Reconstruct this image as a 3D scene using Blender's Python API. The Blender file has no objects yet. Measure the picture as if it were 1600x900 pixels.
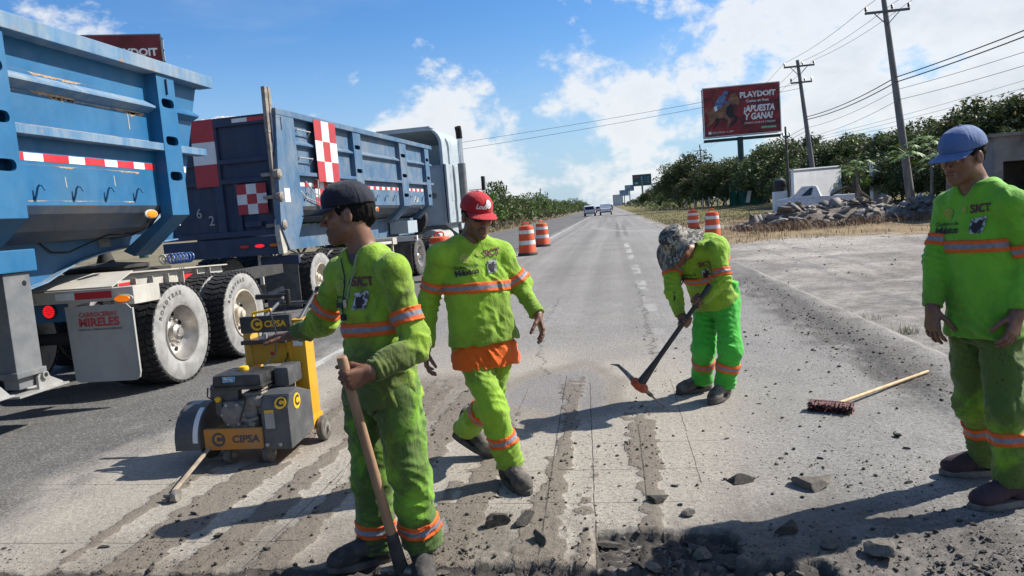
import bpy, bmesh, math, random
import numpy as np
from mathutils import Vector, Matrix
random.seed(7); RNG = np.random.default_rng(11)
scene = bpy.context.scene
COL = scene.collection
R = math.radians
#%%CAMERA
# ---------------------------------------------------------------- camera
cam_d = bpy.data.cameras.new('camera'); cam = bpy.data.objects.new('camera', cam_d); COL.objects.link(cam)
scene.camera = cam
cam_d.sensor_width = 36.0; cam_d.lens = 36.0 * 1160 / 1600; cam_d.clip_start = 0.05; cam_d.clip_end = 9000
_yaw, _pitch, _roll = R(8.0384), R(5.7322), R(4.5)
_w = Vector((-math.sin(_yaw) * math.cos(_pitch), math.cos(_yaw) * math.cos(_pitch), -math.sin(_pitch)))
_r0 = Vector((math.cos(_yaw), math.sin(_yaw), 0)); _u0 = _r0.cross(_w)
_r = _r0 * math.cos(_roll) - _u0 * math.sin(_roll); _u = _r0 * math.sin(_roll) + _u0 * math.cos(_roll)
cam.matrix_world = Matrix(((_r.x, _u.x, -_w.x, 0), (_r.y, _u.y, -_w.y, 0), (_r.z, _u.z, -_w.z, 1.5), (0, 0, 0, 1)))
#%%END
# ---------------------------------------------------------------- sun, sky, exposure
SUN_DIR = Vector((0.92, 0.40, 0.0)).normalized() * math.cos(R(42)) + Vector((0, 0, math.sin(R(42))))
sun_d = bpy.data.lights.new('sun', 'SUN'); sun = bpy.data.objects.new('sun', sun_d); COL.objects.link(sun)
sun_d.energy = 4.6; sun_d.angle = R(0.53); sun_d.color = (1.0, 0.95, 0.87)
sun.location = (30, 12, 40)
sun.rotation_euler = (-SUN_DIR).to_track_quat('-Z', 'Y').to_euler()
vs = scene.view_settings
scene.display_settings.display_device = 'sRGB'
vs.view_transform = 'Standard'; vs.look = 'None'; vs.gamma = 1.0; vs.use_curve_mapping = False
vs.exposure = 0.80
world = bpy.data.worlds.new('World'); scene.world = world; world.use_nodes = True
def build_world():
    nt = world.node_tree; N = nt.nodes; L = nt.links; N.clear()
    def nd(t, **k):
        n = N.new(t)
        for a, b in k.items(): setattr(n, a, b)
        return n
    def val(n, **k):
        for a, b in k.items(): n.inputs[a.replace('_', ' ')].default_value = b
        return n
    def mth(op, a, b=None, c=None, clamp=False):
        n = nd('ShaderNodeMath', operation=op); n.use_clamp = clamp
        for i, v in enumerate((a, b, c)):
            if v is None: continue
            if isinstance(v, (int, float)): n.inputs[i].default_value = v
            else: L.new(v, n.inputs[i])
        return n.outputs[0]
    def mixc(f, a, b):
        n = nd('ShaderNodeMix', data_type='RGBA')
        for i, v in ((0, f), (6, a), (7, b)):
            if isinstance(v, (int, float)): n.inputs[i].default_value = v
            elif isinstance(v, tuple): n.inputs[i].default_value = v
            else: L.new(v, n.inputs[i])
        return n.outputs[2]
    sky = nd('ShaderNodeTexSky', sky_type='NISHITA')
    sky.sun_disc = False; sky.sun_elevation = R(42); sky.sun_rotation = math.atan2(SUN_DIR.x, SUN_DIR.y)
    sky.altitude = 0; sky.air_density = 1.0; sky.dust_density = 0.6; sky.ozone_density = 2.2
    tc = nd('ShaderNodeTexCoord'); sep = nd('ShaderNodeSeparateXYZ'); L.new(tc.outputs['Generated'], sep.inputs[0])
    zz = mth('MAXIMUM', sep.outputs[2], 0.0)
    # project the view direction on a cloud deck (slightly curved so that it stays finite at the horizon)
    inv = mth('DIVIDE', 1.0, mth('ADD', zz, 0.16))
    cx = mth('MULTIPLY', sep.outputs[0], inv); cy = mth('MULTIPLY', sep.outputs[1], inv)
    cmb = nd('ShaderNodeCombineXYZ'); L.new(cx, cmb.inputs[0]); L.new(cy, cmb.inputs[1])
    def noise(vec, scale, detail, rough, dist=0.0, off=(0, 0, 0), sc=(1, 1, 1)):
        mp = nd('ShaderNodeMapping'); mp.inputs['Location'].default_value = off; mp.inputs['Scale'].default_value = sc
        L.new(vec, mp.inputs[0])
        n = nd('ShaderNodeTexNoise', noise_dimensions='3D'); L.new(mp.outputs[0], n.inputs['Vector'])
        val(n, Scale=scale, Detail=detail, Roughness=rough, Distortion=dist); return n.outputs['Fac']
    def ramp(v, a, b):
        n = nd('ShaderNodeMapRange', interpolation_type='SMOOTHSTEP'); n.clamp = True; L.new(v, n.inputs[0])
        n.inputs[1].default_value = a; n.inputs[2].default_value = b; return n.outputs[0]
    # low heaped clouds: noise on the direction itself, flattened, thickest towards the horizon
    low = noise(tc.outputs['Generated'], 6.6, 8, 0.60, 0.15, (1.85, 2.4, 0.3), (1, 1, 1.45))
    lowb = noise(tc.outputs['Generated'], 1.5, 3, 0.5, 0.0, (3.6, 0.6, 0.0), (1, 1, 1.2))
    # heaps lie thick around the sun's side of the sky and thin out away from it
    side = mth('ADD', mth('MULTIPLY', sep.outputs[0], 0.46), mth('MULTIPLY', sep.outputs[1], 0.10))
    field = mth('ADD', mth('ADD', low, mth('MULTIPLY', lowb, 0.22)), mth('SUBTRACT', mth('MULTIPLY', side, 0.27), mth('MULTIPLY', zz, 0.27)))
    cum = ramp(field, 0.535, 0.64)
    core = ramp(field, 0.60, 0.90)
    # thin high veil
    veil = noise(cmb.outputs[0], 0.55, 6, 0.62, 0.9, (2.2, 5.0, 0), (0.5, 1.5, 1))
    veil2 = ramp(mth('ADD', veil, mth('MULTIPLY', side, 0.26)), 0.47, 0.84)
    hazef = ramp(zz, 0.26, 0.0)
    skyc = nd('ShaderNodeHueSaturation'); skyc.inputs['Saturation'].default_value = 1.18; skyc.inputs['Value'].default_value = 1.32
    L.new(sky.outputs[0], skyc.inputs['Color'])
    tint = nd('ShaderNodeMix', data_type='RGBA', blend_type='MULTIPLY'); tint.inputs[0].default_value = 1.0; tint.inputs[7].default_value = (0.72, 0.98, 1.22, 1); L.new(skyc.outputs[0], tint.inputs[6])
    lit = mixc(core, (9.2, 9.4, 9.6, 1), (6.9, 7.3, 7.9, 1))
    c1 = mixc(mth('MULTIPLY', veil2, 0.62), tint.outputs[2], (7.0, 7.8, 8.8, 1))
    c1 = mixc(mth('MULTIPLY', hazef, 0.72), c1, (5.0, 6.5, 8.2, 1))
    c2 = mixc(mth('MULTIPLY', cum, 0.88), c1, lit)
    bg = nd('ShaderNodeBackground'); bg.inputs['Strength'].default_value = 0.057
    L.new(c2, bg.inputs[0])
    out = nd('ShaderNodeOutputWorld'); L.new(bg.outputs[0], out.inputs[0])
build_world()

# ---------------------------------------------------------------- naming and tagging
def tag(o, label=None, cat=None, group=None, kind=None):
    if label: o['label'] = label
    if cat: o['category'] = cat
    if group: o['group'] = group
    if kind: o['kind'] = kind
    return o
def thing(name, label, cat, loc=(0, 0, 0), rz=0.0, group=None):
    o = bpy.data.objects.new(name, None); COL.objects.link(o)
    o.empty_display_size = 0.1
    o.location = loc; o.rotation_euler = (0, 0, rz)
    return tag(o, label, cat, group)
def copy_tree(o, parent=None, label=None):
    c = o.copy(); COL.objects.link(c); c.parent = parent
    if label: c['label'] = label
    for ch in list(o.children): copy_tree(ch, c)
    return c
# ---------------------------------------------------------------- numpy noise
def _hash3(ix, iy, iz):
    h = (ix.astype(np.int64) * 374761393 + iy.astype(np.int64) * 668265263 + iz.astype(np.int64) * 2147483647) & 0xffffffff
    h = ((h ^ (h >> 13)) * 1274126177) & 0xffffffff
    h = ((h ^ (h >> 16)) * 2246822519) & 0xffffffff
    return ((h ^ (h >> 15)) & 0xffffff).astype(np.float32) / 8388607.5 - 1.0
def vnoise(p):
    p = np.asarray(p, np.float32); f = np.floor(p); i = f.astype(np.int64); t = p - f
    t = t * t * t * (t * (t * 6 - 15) + 10); out = 0
    for dx in (0, 1):
        wx = t[:, 0] if dx else 1 - t[:, 0]
        for dy in (0, 1):
            wy = t[:, 1] if dy else 1 - t[:, 1]
            for dz in (0, 1):
                wz = t[:, 2] if dz else 1 - t[:, 2]
                out = out + wx * wy * wz * _hash3(i[:, 0] + dx, i[:, 1] + dy, i[:, 2] + dz)
    return out
def fbm(p, oct=4, gain=0.5):
    p = np.asarray(p, np.float32); s = 0; a = 1.0; tot = 0
    for k in range(oct):
        s = s + a * vnoise(p * (2.03 ** k) + 17.3 * k); tot += a; a *= gain
    return s / tot
def sstep(a, b, x):
    t = np.clip((x - a) / (b - a), 0, 1); return t * t * (3 - 2 * t)
# ---------------------------------------------------------------- materials
MATS = {}
class NT:
    def __init__(s, m): s.nt = m.node_tree; s.N = s.nt.nodes; s.L = s.nt.links
    def n(s, t, **k):
        x = s.N.new(t)
        for a, b in k.items(): setattr(x, a, b)
        return x
    def put(s, sock, v):
        if isinstance(v, bpy.types.NodeSocket): s.L.new(v, sock)
        elif isinstance(v, tuple) and len(v) == 3 and sock.type == 'RGBA': sock.default_value = (*v, 1)
        else: sock.default_value = v
    def math(s, op, a, b=None, clamp=False):
        x = s.n('ShaderNodeMath', operation=op); x.use_clamp = clamp
        s.put(x.inputs[0], a)
        if b is not None: s.put(x.inputs[1], b)
        return x.outputs[0]
    def mix(s, f, a, b, blend='MIX'):
        x = s.n('ShaderNodeMix', data_type='RGBA', blend_type=blend)
        s.put(x.inputs[0], f); s.put(x.inputs[6], a); s.put(x.inputs[7], b); return x.outputs[2]
    def noise(s, vec, scale, detail=4, rough=0.55, dist=0.0, sc=None, off=None):
        if sc or off:
            m = s.n('ShaderNodeMapping'); s.L.new(vec, m.inputs[0])
            if sc: m.inputs['Scale'].default_value = sc
            if off: m.inputs['Location'].default_value = off
            vec = m.outputs[0]
        x = s.n('ShaderNodeTexNoise'); s.L.new(vec, x.inputs['Vector'])
        x.inputs['Scale'].default_value = scale; x.inputs['Detail'].default_value = detail
        x.inputs['Roughness'].default_value = rough; x.inputs['Distortion'].default_value = dist
        return x.outputs['Fac']
    def ramp(s, v, a, b, o0=0.0, o1=1.0):
        x = s.n('ShaderNodeMapRange', interpolation_type='SMOOTHSTEP'); s.L.new(v, x.inputs[0])
        x.inputs[1].default_value = a; x.inputs[2].default_value = b; x.inputs[3].default_value = o0; x.inputs[4].default_value = o1
        return x.outputs[0]
    def attr(s, name, what='Fac'):
        x = s.n('ShaderNodeAttribute', attribute_name=name); return x.outputs[what]
    def bump(s, h, strength, dist):
        x = s.n('ShaderNodeBump'); x.inputs['Strength'].default_value = strength; x.inputs['Distance'].default_value = dist
        s.L.new(h, x.inputs['Height']); return x.outputs[0]
    def obj(s): return s.n('ShaderNodeTexCoord').outputs['Object']
    def pos(s): return s.n('ShaderNodeNewGeometry').outputs['Position']
def newmat(name):
    m = bpy.data.materials.new(name); m.use_nodes = True; m.node_tree.nodes.clear()
    t = NT(m); b = t.n('ShaderNodeBsdfPrincipled'); o = t.n('ShaderNodeOutputMaterial'); t.L.new(b.outputs[0], o.inputs[0])
    MATS[name] = m
    return m, t, b
def pmat(name, col, col2=None, scale=6.0, lo=0.35, hi=0.7, rough=0.6, metal=0.0, bump=0.0, bscale=40.0, dirt=None, dscale=3.0, dlo=0.5, dhi=0.75, damt=1.0, spec=0.5, sc=None, transl=0.0, rvar=0.15):
    """plain procedural surface: two tones by noise, blotches of dirt or wear, fine relief"""
    m, t, b = newmat(name); v = t.obj(); c = col
    n1 = t.noise(v, scale, 5, 0.6, 0.2, sc=sc)
    if col2: c = t.mix(t.ramp(n1, lo, hi), col, col2)
    else: c = t.mix(t.ramp(n1, 0.2, 0.85), tuple(x * 0.82 for x in col), tuple(min(1, x * 1.12) for x in col))
    if dirt:
        n2 = t.noise(v, dscale, 7, 0.68, 0.4, off=(3.1, 1.7, 5.5), sc=sc)
        f = t.ramp(n2, dlo, dhi, 0.0, damt); c = t.mix(f, c, dirt)
        t.put(b.inputs['Roughness'], t.math('ADD', t.math('MULTIPLY', f, 0.9 - rough), rough))
    else:
        t.put(b.inputs['Roughness'], t.ramp(n1, 0.2, 0.8, max(0.02, rough - rvar), min(1, rough + rvar)))
    t.put(b.inputs['Base Color'], c)
    b.inputs['Metallic'].default_value = metal
    b.inputs['Specular IOR Level'].default_value = spec
    if bump: t.put(b.inputs['Normal'], t.bump(t.noise(v, bscale, 4, 0.6), 0.6, bump))
    return m
# ---------------------------------------------------------------- mesh builder
class MB:
    def __init__(s): s.v = []; s.f = []; s.mi = []; s.cur = 0
    def add(s, vs, fs):
        o = len(s.v); s.v += [tuple(x) for x in vs]; s.f += [tuple(o + i for i in f) for f in fs]; s.mi += [s.cur] * len(fs); return s
    def box(s, a, b, M=None):
        x0, y0, z0 = a; x1, y1, z1 = b
        vs = [(x0, y0, z0), (x1, y0, z0), (x1, y1, z0), (x0, y1, z0), (x0, y0, z1), (x1, y0, z1), (x1, y1, z1), (x0, y1, z1)]
        if M is not None: vs = [M @ Vector(q) for q in vs]
        return s.add(vs, [(0, 3, 2, 1), (4, 5, 6, 7), (0, 1, 5, 4), (1, 2, 6, 5), (2, 3, 7, 6), (3, 0, 4, 7)])
    def cbox(s, c, d, M=None):
        return s.box([c[i] - d[i] / 2 for i in range(3)], [c[i] + d[i] / 2 for i in range(3)], M)
    def bar(s, p, q, w, h, up=(0, 0, 1)):
        p = Vector(p); q = Vector(q); d = (q - p).normalized(); u = Vector(up)
        sd = d.cross(u)
        if sd.length < 1e-4: sd = d.cross(Vector((1, 0, 0)))
        sd.normalize(); u = sd.cross(d)
        vs = []
        for e in (p, q):
            for a, b in ((-1, -1), (1, -1), (1, 1), (-1, 1)): vs.append(e + sd * a * w / 2 + u * b * h / 2)
        return s.add(vs, [(0, 1, 2, 3), (7, 6, 5, 4), (0, 4, 5, 1), (1, 5, 6, 2), (2, 6, 7, 3), (3, 7, 4, 0)])
    def tube(s, pts, r, n=10, cap=True):
        pts = [Vector(p) for p in pts]; rs = r if isinstance(r, (list, tuple)) else [r] * len(pts)
        prev = None; rings = []
        for i, p in enumerate(pts):
            d = (pts[min(i + 1, len(pts) - 1)] - pts[max(i - 1, 0)]).normalized()
            if prev is None:
                a = d.cross(Vector((0, 0, 1)))
                if a.length < 1e-3: a = d.cross(Vector((1, 0, 0)))
                a.normalize()
            else:
                a = prev - d * prev.dot(d)
                if a.length < 1e-5: a = d.orthogonal()
                a.normalize()
            prev = a; b = d.cross(a)
            rings.append([p + (a * math.cos(2 * math.pi * k / n) + b * math.sin(2 * math.pi * k / n)) * rs[i] for k in range(n)])
        vs = [v for ring in rings for v in ring]; fs = []
        for i in range(len(pts) - 1):
            for k in range(n): fs.append((i * n + k, i * n + (k + 1) % n, (i + 1) * n + (k + 1) % n, (i + 1) * n + k))
        if cap: fs += [tuple(range(n - 1, -1, -1)), tuple((len(pts) - 1) * n + k for k in range(n))]
        return s.add(vs, fs)
    def lathe(s, prof, n=32, M=None, closed=False, caps=True):
        """prof: (radius, height) pairs turned about local z; M places it"""
        vs = []; fs = []; m = len(prof)
        for (r, z) in prof:
            for k in range(n):
                a = 2 * math.pi * k / n; vs.append(Vector((r * math.cos(a), r * math.sin(a), z)))
        if M is not None: vs = [M @ q for q in vs]
        for i in range(m if closed else m - 1):
            j = (i + 1) % m
            for k in range(n): fs.append((i * n + k, i * n + (k + 1) % n, j * n + (k + 1) % n, j * n + k))
        if not closed and caps:
            if prof[0][0] > 1e-4: fs.append(tuple(range(n - 1, -1, -1)))
            if prof[-1][0] > 1e-4: fs.append(tuple((m - 1) * n + k for k in range(n)))
        return s.add(vs, fs)
    def prism(s, poly, ax, a, b, M=None):
        """2-D polygon extruded along axis ax (0,1,2) from a to b; poly in the other two axes in cyclic order"""
        n = len(poly); vs = []
        for t in (a, b):
            for (u, w) in poly:
                vs.append({0: (t, u, w), 1: (w, t, u) if False else (u, t, w), 2: (u, w, t)}[ax])
        if M is not None: vs = [M @ Vector(q) for q in vs]
        fs = [tuple(range(n - 1, -1, -1)), tuple(range(n, 2 * n))] + [(i, (i + 1) % n, n + (i + 1) % n, n + i) for i in range(n)]
        return s.add(vs, fs)
    def quad(s, a, b, c, d): return s.add([a, b, c, d], [(0, 1, 2, 3)])
    def build(s, name, mat=None, parent=None, bevel=0.0, smooth=False, seg=2, fix=True):
        me = bpy.data.meshes.new(name); me.from_pydata(s.v, [], s.f)
        mats = mat if isinstance(mat, (list, tuple)) else [mat]
        for q in mats:
            if q: me.materials.append(MATS[q] if isinstance(q, str) else q)
        if len(mats) > 1: me.polygons.foreach_set('material_index', s.mi)
        if fix or bevel:
            bm = bmesh.new(); bm.from_mesh(me); bmesh.ops.recalc_face_normals(bm, faces=bm.faces)
            if bevel:
                es = [e for e in bm.edges if len(e.link_faces) == 2 and e.calc_face_angle(0) > 0.5]
                bmesh.ops.bevel(bm, geom=es, offset=bevel, segments=seg, profile=0.7, affect='EDGES', clamp_overlap=True)
            bm.to_mesh(me); bm.free()
        if smooth:
            for p in me.polygons: p.use_smooth = True
            me.set_sharp_from_angle(angle=R(38))
        o = bpy.data.objects.new(name, me); COL.objects.link(o); o.parent = parent
        return o
def npmesh(name, V, Q, mat=None, parent=None, smooth=True, attrs=None, sharp=None):
    """fast mesh from numpy arrays; Q is (n,3) or (n,4)"""
    me = bpy.data.meshes.new(name); V = np.asarray(V, np.float32); Q = np.asarray(Q, np.int32); k = Q.shape[1]
    me.vertices.add(len(V)); me.vertices.foreach_set('co', V.ravel())
    me.loops.add(Q.size); me.loops.foreach_set('vertex_index', Q.ravel())
    me.polygons.add(len(Q)); me.polygons.foreach_set('loop_start', np.arange(0, Q.size, k, dtype=np.int32))
    me.polygons.foreach_set('loop_total', np.full(len(Q), k, np.int32))
    me.update(calc_edges=True)
    if smooth: me.polygons.foreach_set('use_smooth', np.ones(len(Q), bool))
    if sharp: me.set_sharp_from_angle(angle=R(sharp))
    for an, a in (attrs or {}).items():
        a = np.asarray(a, np.float32)
        if a.ndim == 1:
            at = me.attributes.new(an, 'FLOAT', 'POINT'); at.data.foreach_set('value', a)
        else:
            at = me.attributes.new(an, 'FLOAT_COLOR', 'POINT'); at.data.foreach_set('color', np.c_[a, np.ones(len(a))].astype(np.float32).ravel())
    for q in (mat if isinstance(mat, (list, tuple)) else [mat]):
        if q: me.materials.append(MATS[q] if isinstance(q, str) else q)
    me.validate()
    o = bpy.data.objects.new(name, me); COL.objects.link(o); o.parent = parent
    return o
# ---------------------------------------------------------------- lettering (flat print, real mesh)
def text_mesh(body, size=1.0, extrude=0.0, bold=0.0, shear=0.0, sx=1.0, align='CENTER'):
    cu = bpy.data.curves.new('t', 'FONT'); cu.body = body; cu.size = size; cu.extrude = extrude; cu.offset = bold; cu.shear = shear
    cu.align_x = align; cu.align_y = 'CENTER'; cu.resolution_u = 3
    o = bpy.data.objects.new('t', cu); COL.objects.link(o)
    dg = bpy.context.evaluated_depsgraph_get(); dg.update()
    me = bpy.data.meshes.new_from_object(o.evaluated_get(dg))
    V = [Vector((v.co.x * sx, v.co.y, v.co.z)) for v in me.vertices]; Fs = [tuple(p.vertices) for p in me.polygons]
    bpy.data.objects.remove(o); bpy.data.curves.remove(cu); bpy.data.meshes.remove(me)
    return V, Fs
def text_on(name, body, M, mat, parent, size, **k):
    V, Fs = text_mesh(body, size, **k)
    b = MB(); b.add([M @ v for v in V], Fs); return b.build(name, mat, parent, fix=False)
def frame(o, x, y):
    """matrix with local x,y axes along the given vectors, z = x × y, origin o"""
    x = Vector(x).normalized(); y = Vector(y); y = (y - x * y.dot(x)).normalized(); z = x.cross(y)
    return Matrix(((x.x, y.x, z.x, o[0]), (x.y, y.y, z.y, o[1]), (x.z, y.z, z.z, o[2]), (0, 0, 0, 1)))

# ---------------------------------------------------------------- ground and road
def graded(lo, hi, dlo, dhi, step, grow=1.12, maxstep=400):
    """coordinates from lo to hi: even steps between dlo and dhi, growing outside"""
    c = list(np.arange(dlo, dhi + 1e-6, step)); s = step; x = c[-1]
    while x < hi: s = min(s * grow, maxstep); x = min(x + s, hi); c.append(x)
    s = step; x = dlo; pre = []
    while x > lo: s = min(s * grow, maxstep); x = max(x - s, lo); pre.append(x)
    return np.array(pre[::-1] + c)
def gridmesh(xs, ys):
    X, Y = np.meshgrid(xs, ys, indexing='ij'); nx, ny = X.shape
    I = np.arange(nx * ny).reshape(nx, ny)
    Q = np.stack([I[:-1, :-1], I[1:, :-1], I[1:, 1:], I[:-1, 1:]], -1).reshape(-1, 4)
    return X.ravel(), Y.ravel(), Q
ROAD_L, ROAD_R = -10.0, 2.78
STRIPES = [(-2.72, .05), (-2.33, .10), (-1.95, .07), (-1.62, .09), (-1.27, .07), (-0.95, .045), (-0.80, .06), (-0.41, .07), (-0.21, .015), (0.10, .065)]
def exc_mask(X, Y):
    """broken-out patch of the road: a strip across the lane with a notch"""
    n = fbm(np.c_[X * 5, Y * 5, 0 * X], 3) * 0.06 + fbm(np.c_[X * 30, Y * 30, 0 * X + 9], 2) * 0.018
    a = sstep(0.012, -0.012, Y - (2.975 + 0.05 * sstep(-1.3, -.9, X) + n * 0.9)) * sstep(-0.02, 0.02, (0.72 + n * 2) - X)
    b = sstep(0.012, -0.012, Y - (3.33 + n * 0.5)) * sstep(-0.012, 0.012, X + 0.17 + n * 0.2) * sstep(-0.012, 0.012, 0.43 + n - X)
    return np.maximum(a, b)
def road_z(X, Y):
    X = np.atleast_1d(np.asarray(X, float)); Y = np.atleast_1d(np.asarray(Y, float))
    e = exc_mask(X, Y)
    near = (Y < 12)
    z = -(0.025 + .035 * sstep(-1.0, -.3, X)) * e
    z = z + np.where(near, fbm(np.c_[X * 1.3, Y * 1.3, 0 * X], 3) * 0.006, 0)
    rough = np.clip(e + 0.35 * sstep(3.75, 3.2, Y) * sstep(-0.9, -0.5, X) + 0.25 * sstep(3.2, 3.0, Y), 0, 1)
    z = z + np.where(Y < 5, rough * (np.abs(fbm(np.c_[X * 17, Y * 17, 0 * X + 3], 4)) * 0.055 + fbm(np.c_[X * 60, Y * 60, 0 * X + 5], 2) * 0.006), 0)
    # mud in the milled stripes stands a few millimetres proud
    z = z + np.where((Y < 7.5) & (X > -4.2), stripe_mask(X, Y) * (0.004 + 0.006 * np.abs(vnoise(np.c_[X * 45, Y * 30, 0 * X]))), 0)
    z = z + np.where(X > 1.7, sstep(1.75, 2.1, X) * np.abs(vnoise(np.c_[X * 20, Y * 14, 0 * X + 2])) * 0.01 * (Y < 16), 0)
    return z
def stripe_mask(X, Y):
    m = np.zeros_like(X, dtype=float); w = fbm(np.c_[X * 7, Y * 1.6, 0 * X + 4], 3) * 0.07
    w2 = fbm(np.c_[X * 18, Y * 14, 0 * X + 1], 3)
    for i, (c, h) in enumerate(STRIPES):
        top = 5.2 + 1.3 * math.sin(i * 2.1) if c > -1.2 else 6.4
        if c < -2.5: top = 4.6
        d = np.abs(X - c + w * 0.6 + 0.012 * np.sin(Y * 2 + i)) - h * 1.05 * (1 + 0.45 * np.sin(Y * 1.7 + i * 1.3))
        m = np.maximum(m, sstep(0.016, -0.014, d + w2 * 0.055) * sstep(top + .5, top - .5, Y + w2 * .5))
    return m
def build_road():
    xs = graded(ROAD_L, ROAD_R, -3.9, 2.2, 0.0165, 1.10, 0.7); xs[-1] = ROAD_R
    ys = graded(-30, 3400, 2.55, 7.4, 0.0165, 1.018, 120)
    X, Y, Q = gridmesh(xs, ys)
    XX = X.copy()
    edge = np.abs(X - ROAD_R) < 1e-6
    X = np.where(edge, X + 0.12 * fbm(np.c_[X * 0, Y * 1.1, X * 0], 4), X)
    Z = road_z(X, Y)
    Z[(XX >= ROAD_R - 1e-6)] -= 0.03
    o = np.zeros_like(X)
    P = lambda sx, sy, k: np.c_[X * sx, Y * sy, o + k]
    blot = fbm(P(0.9, 0.7, 1), 4); fine = fbm(P(6, 4, 2), 4); streak = fbm(P(3.2, 0.05, 3), 4)
    C = np.array([0.215, 0.207, 0.195]) * (1 + 0.16 * blot + 0.12 * fine + 0.28 * streak * sstep(6, 14, Y))[:, None]
    def lay(mask, col, var=0.0):
        nonlocal C
        mask = np.clip(mask, 0, 1)[:, None]; col = np.array(col)[None, :]
        C = C * (1 - mask) + col * (1 + var * fine)[:, None] * mask
    # dark wheel paths of the far lane and under the trucks
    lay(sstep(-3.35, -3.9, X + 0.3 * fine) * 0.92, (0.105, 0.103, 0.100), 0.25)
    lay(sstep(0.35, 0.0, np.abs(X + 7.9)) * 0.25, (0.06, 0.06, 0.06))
    # pale grinding dust round the work
    d1 = sstep(-3.95, -3.0, X + 0.5 * blot + 0.25 * fine) * sstep(1.35, 0.5, X + 0.35 * blot) * sstep(9.2, 6.4, Y + 1.2 * blot + .5 * fine)
    lay(d1 * 0.95, (0.325, 0.292, 0.246), 0.10)
    d2 = sstep(0.4, 1.2, X) * sstep(9.0, 6.0, Y + blot)
    lay(d2 * 0.75, (0.225, 0.215, 0.20), 0.16)
    lay(sstep(0.1, 0.4, fbm(P(1.2, 1.2, 31), 4)) * sstep(16, 9, Y) * sstep(6.2, 7.5, Y) * sstep(-3.3, -2.8, X) * 0.55, (0.23, 0.215, 0.195), 0.1)
    # brown mud between the milled stripes
    lay(sstep(-2.75, -2.4, X + .3 * blot) * sstep(-1.05, -1.5, X + .25 * blot) * sstep(4.5, 5.3, Y + .4 * fine) * sstep(7.2, 6.5, Y + .3 * blot) * 0.75 * sstep(-.35, .15, fine + .3), (0.135, 0.112, 0.090), 0.3)
    sm = stripe_mask(X, Y)
    # slurry puddle dried grey
    wet = sstep(0.14, -0.10, np.hypot((X + 0.52) / 0.5, (Y - 6.0) / 0.95) - 0.8 + 0.35 * fbm(P(3.2, 2.2, 8), 3))
    lay(wet * 0.8, (0.175, 0.165, 0.165), 0.08)
    rim = sstep(0.30, 0.0, np.hypot((X + 0.52) / 0.62, (Y - 6.05) / 1.1) - 0.8 + 0.35 * fbm(P(3.2, 2.2, 8), 3)) * (1 - wet)
    lay(rim * 0.55, (0.15, 0.125, 0.10), 0.2)
    # crumbs and tar spread in the foreground and along the right edge
    fg = sstep(3.75, 3.05, Y + 0.28 * blot + 0.35 * fine) * sstep(-3.3, -2.2, X + .4 * fine)
    lay(fg * 0.66, (0.125, 0.105, 0.084), 0.4)
    fr = sstep(4.4, 3.2, Y + 0.5 * blot + .5 * fine) * sstep(0.1, 0.5, X + .2 * fine)
    lay(fr * 0.45, (0.085, 0.080, 0.076), 0.5)
    band = sstep(0.55, 0.1, np.abs(X - 2.28 + 0.06 * blot) + .3 * fine) * sstep(22, 12, Y) * sstep(4.6, 6.0, Y)
    lay(band * 0.85, (0.088, 0.080, 0.073), 0.4)
    lay(sstep(0.5, 0.1, np.abs(X - 2.85) + .35 * fine + .2 * blot) * 0.3 * sstep(60, 15, Y), (0.25, 0.232, 0.21), 0.35)
    # tyre marks: dark rubber and pale turning arcs far down the lane
    for xc, y0, y1, w in ((0.20, 33, 66, .14), (0.62, 34, 60, .16), (-1.3, 14, 120, .25), (-2.9, 14, 120, .22)):
        a = 0.5 if w < .2 else 0.22
        lay(sstep(w, w * .4, np.abs(X - xc - 0.006 * (Y - y0))) * sstep(y0, y0 + 4, Y) * sstep(y1, y1 - 8, Y) * a, (0.07, 0.07, 0.07), .2)
    for xc, yc, rr in ((9.5, 52, 10.2), (10.2, 55, 11.5)):
        rad = np.hypot(X - xc, (Y - yc) * 0.55)
        lay(sstep(0.35, 0.1, np.abs(rad - rr)) * (Y < yc + 4) * (Y > 20) * 0.55, (0.30, 0.295, 0.28), .2)
    lay(sstep(0.25, 0.55, fbm(P(1.6, 0.12, 14), 4)) * sstep(-3.3, -2.6, X) * sstep(9, 14, Y) * 0.25, (0.23, 0.23, 0.225), 0)
    e = exc_mask(X, Y)
    lay(e * 0.96, (0.036, 0.033, 0.031), 0.5)
    lay(e * sstep(0.05, 0.35, fbm(P(9, 9, 21), 3)) * 0.8, (0.15, 0.135, 0.115), 0.4)
    # painted lines, worn
    paint = sstep(-0.35, 0.15, fbm(P(9, 3, 41), 4) + 0.10)
    ln = (np.abs(X + 3.36) < 0.065) & (Y > 7.3)
    lay(ln * (0.62 * paint + .12), (0.50, 0.50, 0.48))
    ds = np.zeros_like(X)
    for y0, y1, k in ((7.4, 8.9, .30), (10.4, 12.2, .5), (12.9, 14.6, .7), (16.2, 18.6, .8), (20.7, 22.2, .85), (23.4, 25.2, .9), (26.2, 28.8, .9)):
        ds = np.maximum(ds, ((Y > y0) & (Y < y1)) * k)
    for i in range(30): ds = np.maximum(ds, ((Y > 32 + 9 * i) & (Y < 36 + 9 * i)) * 0.3)
    lay(sstep(.11, .06, np.abs(X - 0.47) + .04 * fine) * ds * .8 * paint, (0.42, 0.412, 0.395))
    ln2 = (np.abs(X - 2.5) < 0.06) & (Y > 25)
    lay(ln2 * 0.35 * paint, (0.45, 0.45, 0.43))
    MUD = np.clip(sm * (Y < 8), 0, 1) * (1 - e); SP = np.clip(1 - .62 * d1 - .35 * d2 - .3 * fg - .4 * e, .2, 1)
    m, t, b = newmat('asphalt'); spk = t.attr('spk')
    v = t.pos(); c = t.attr('col', 'Color')
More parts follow.
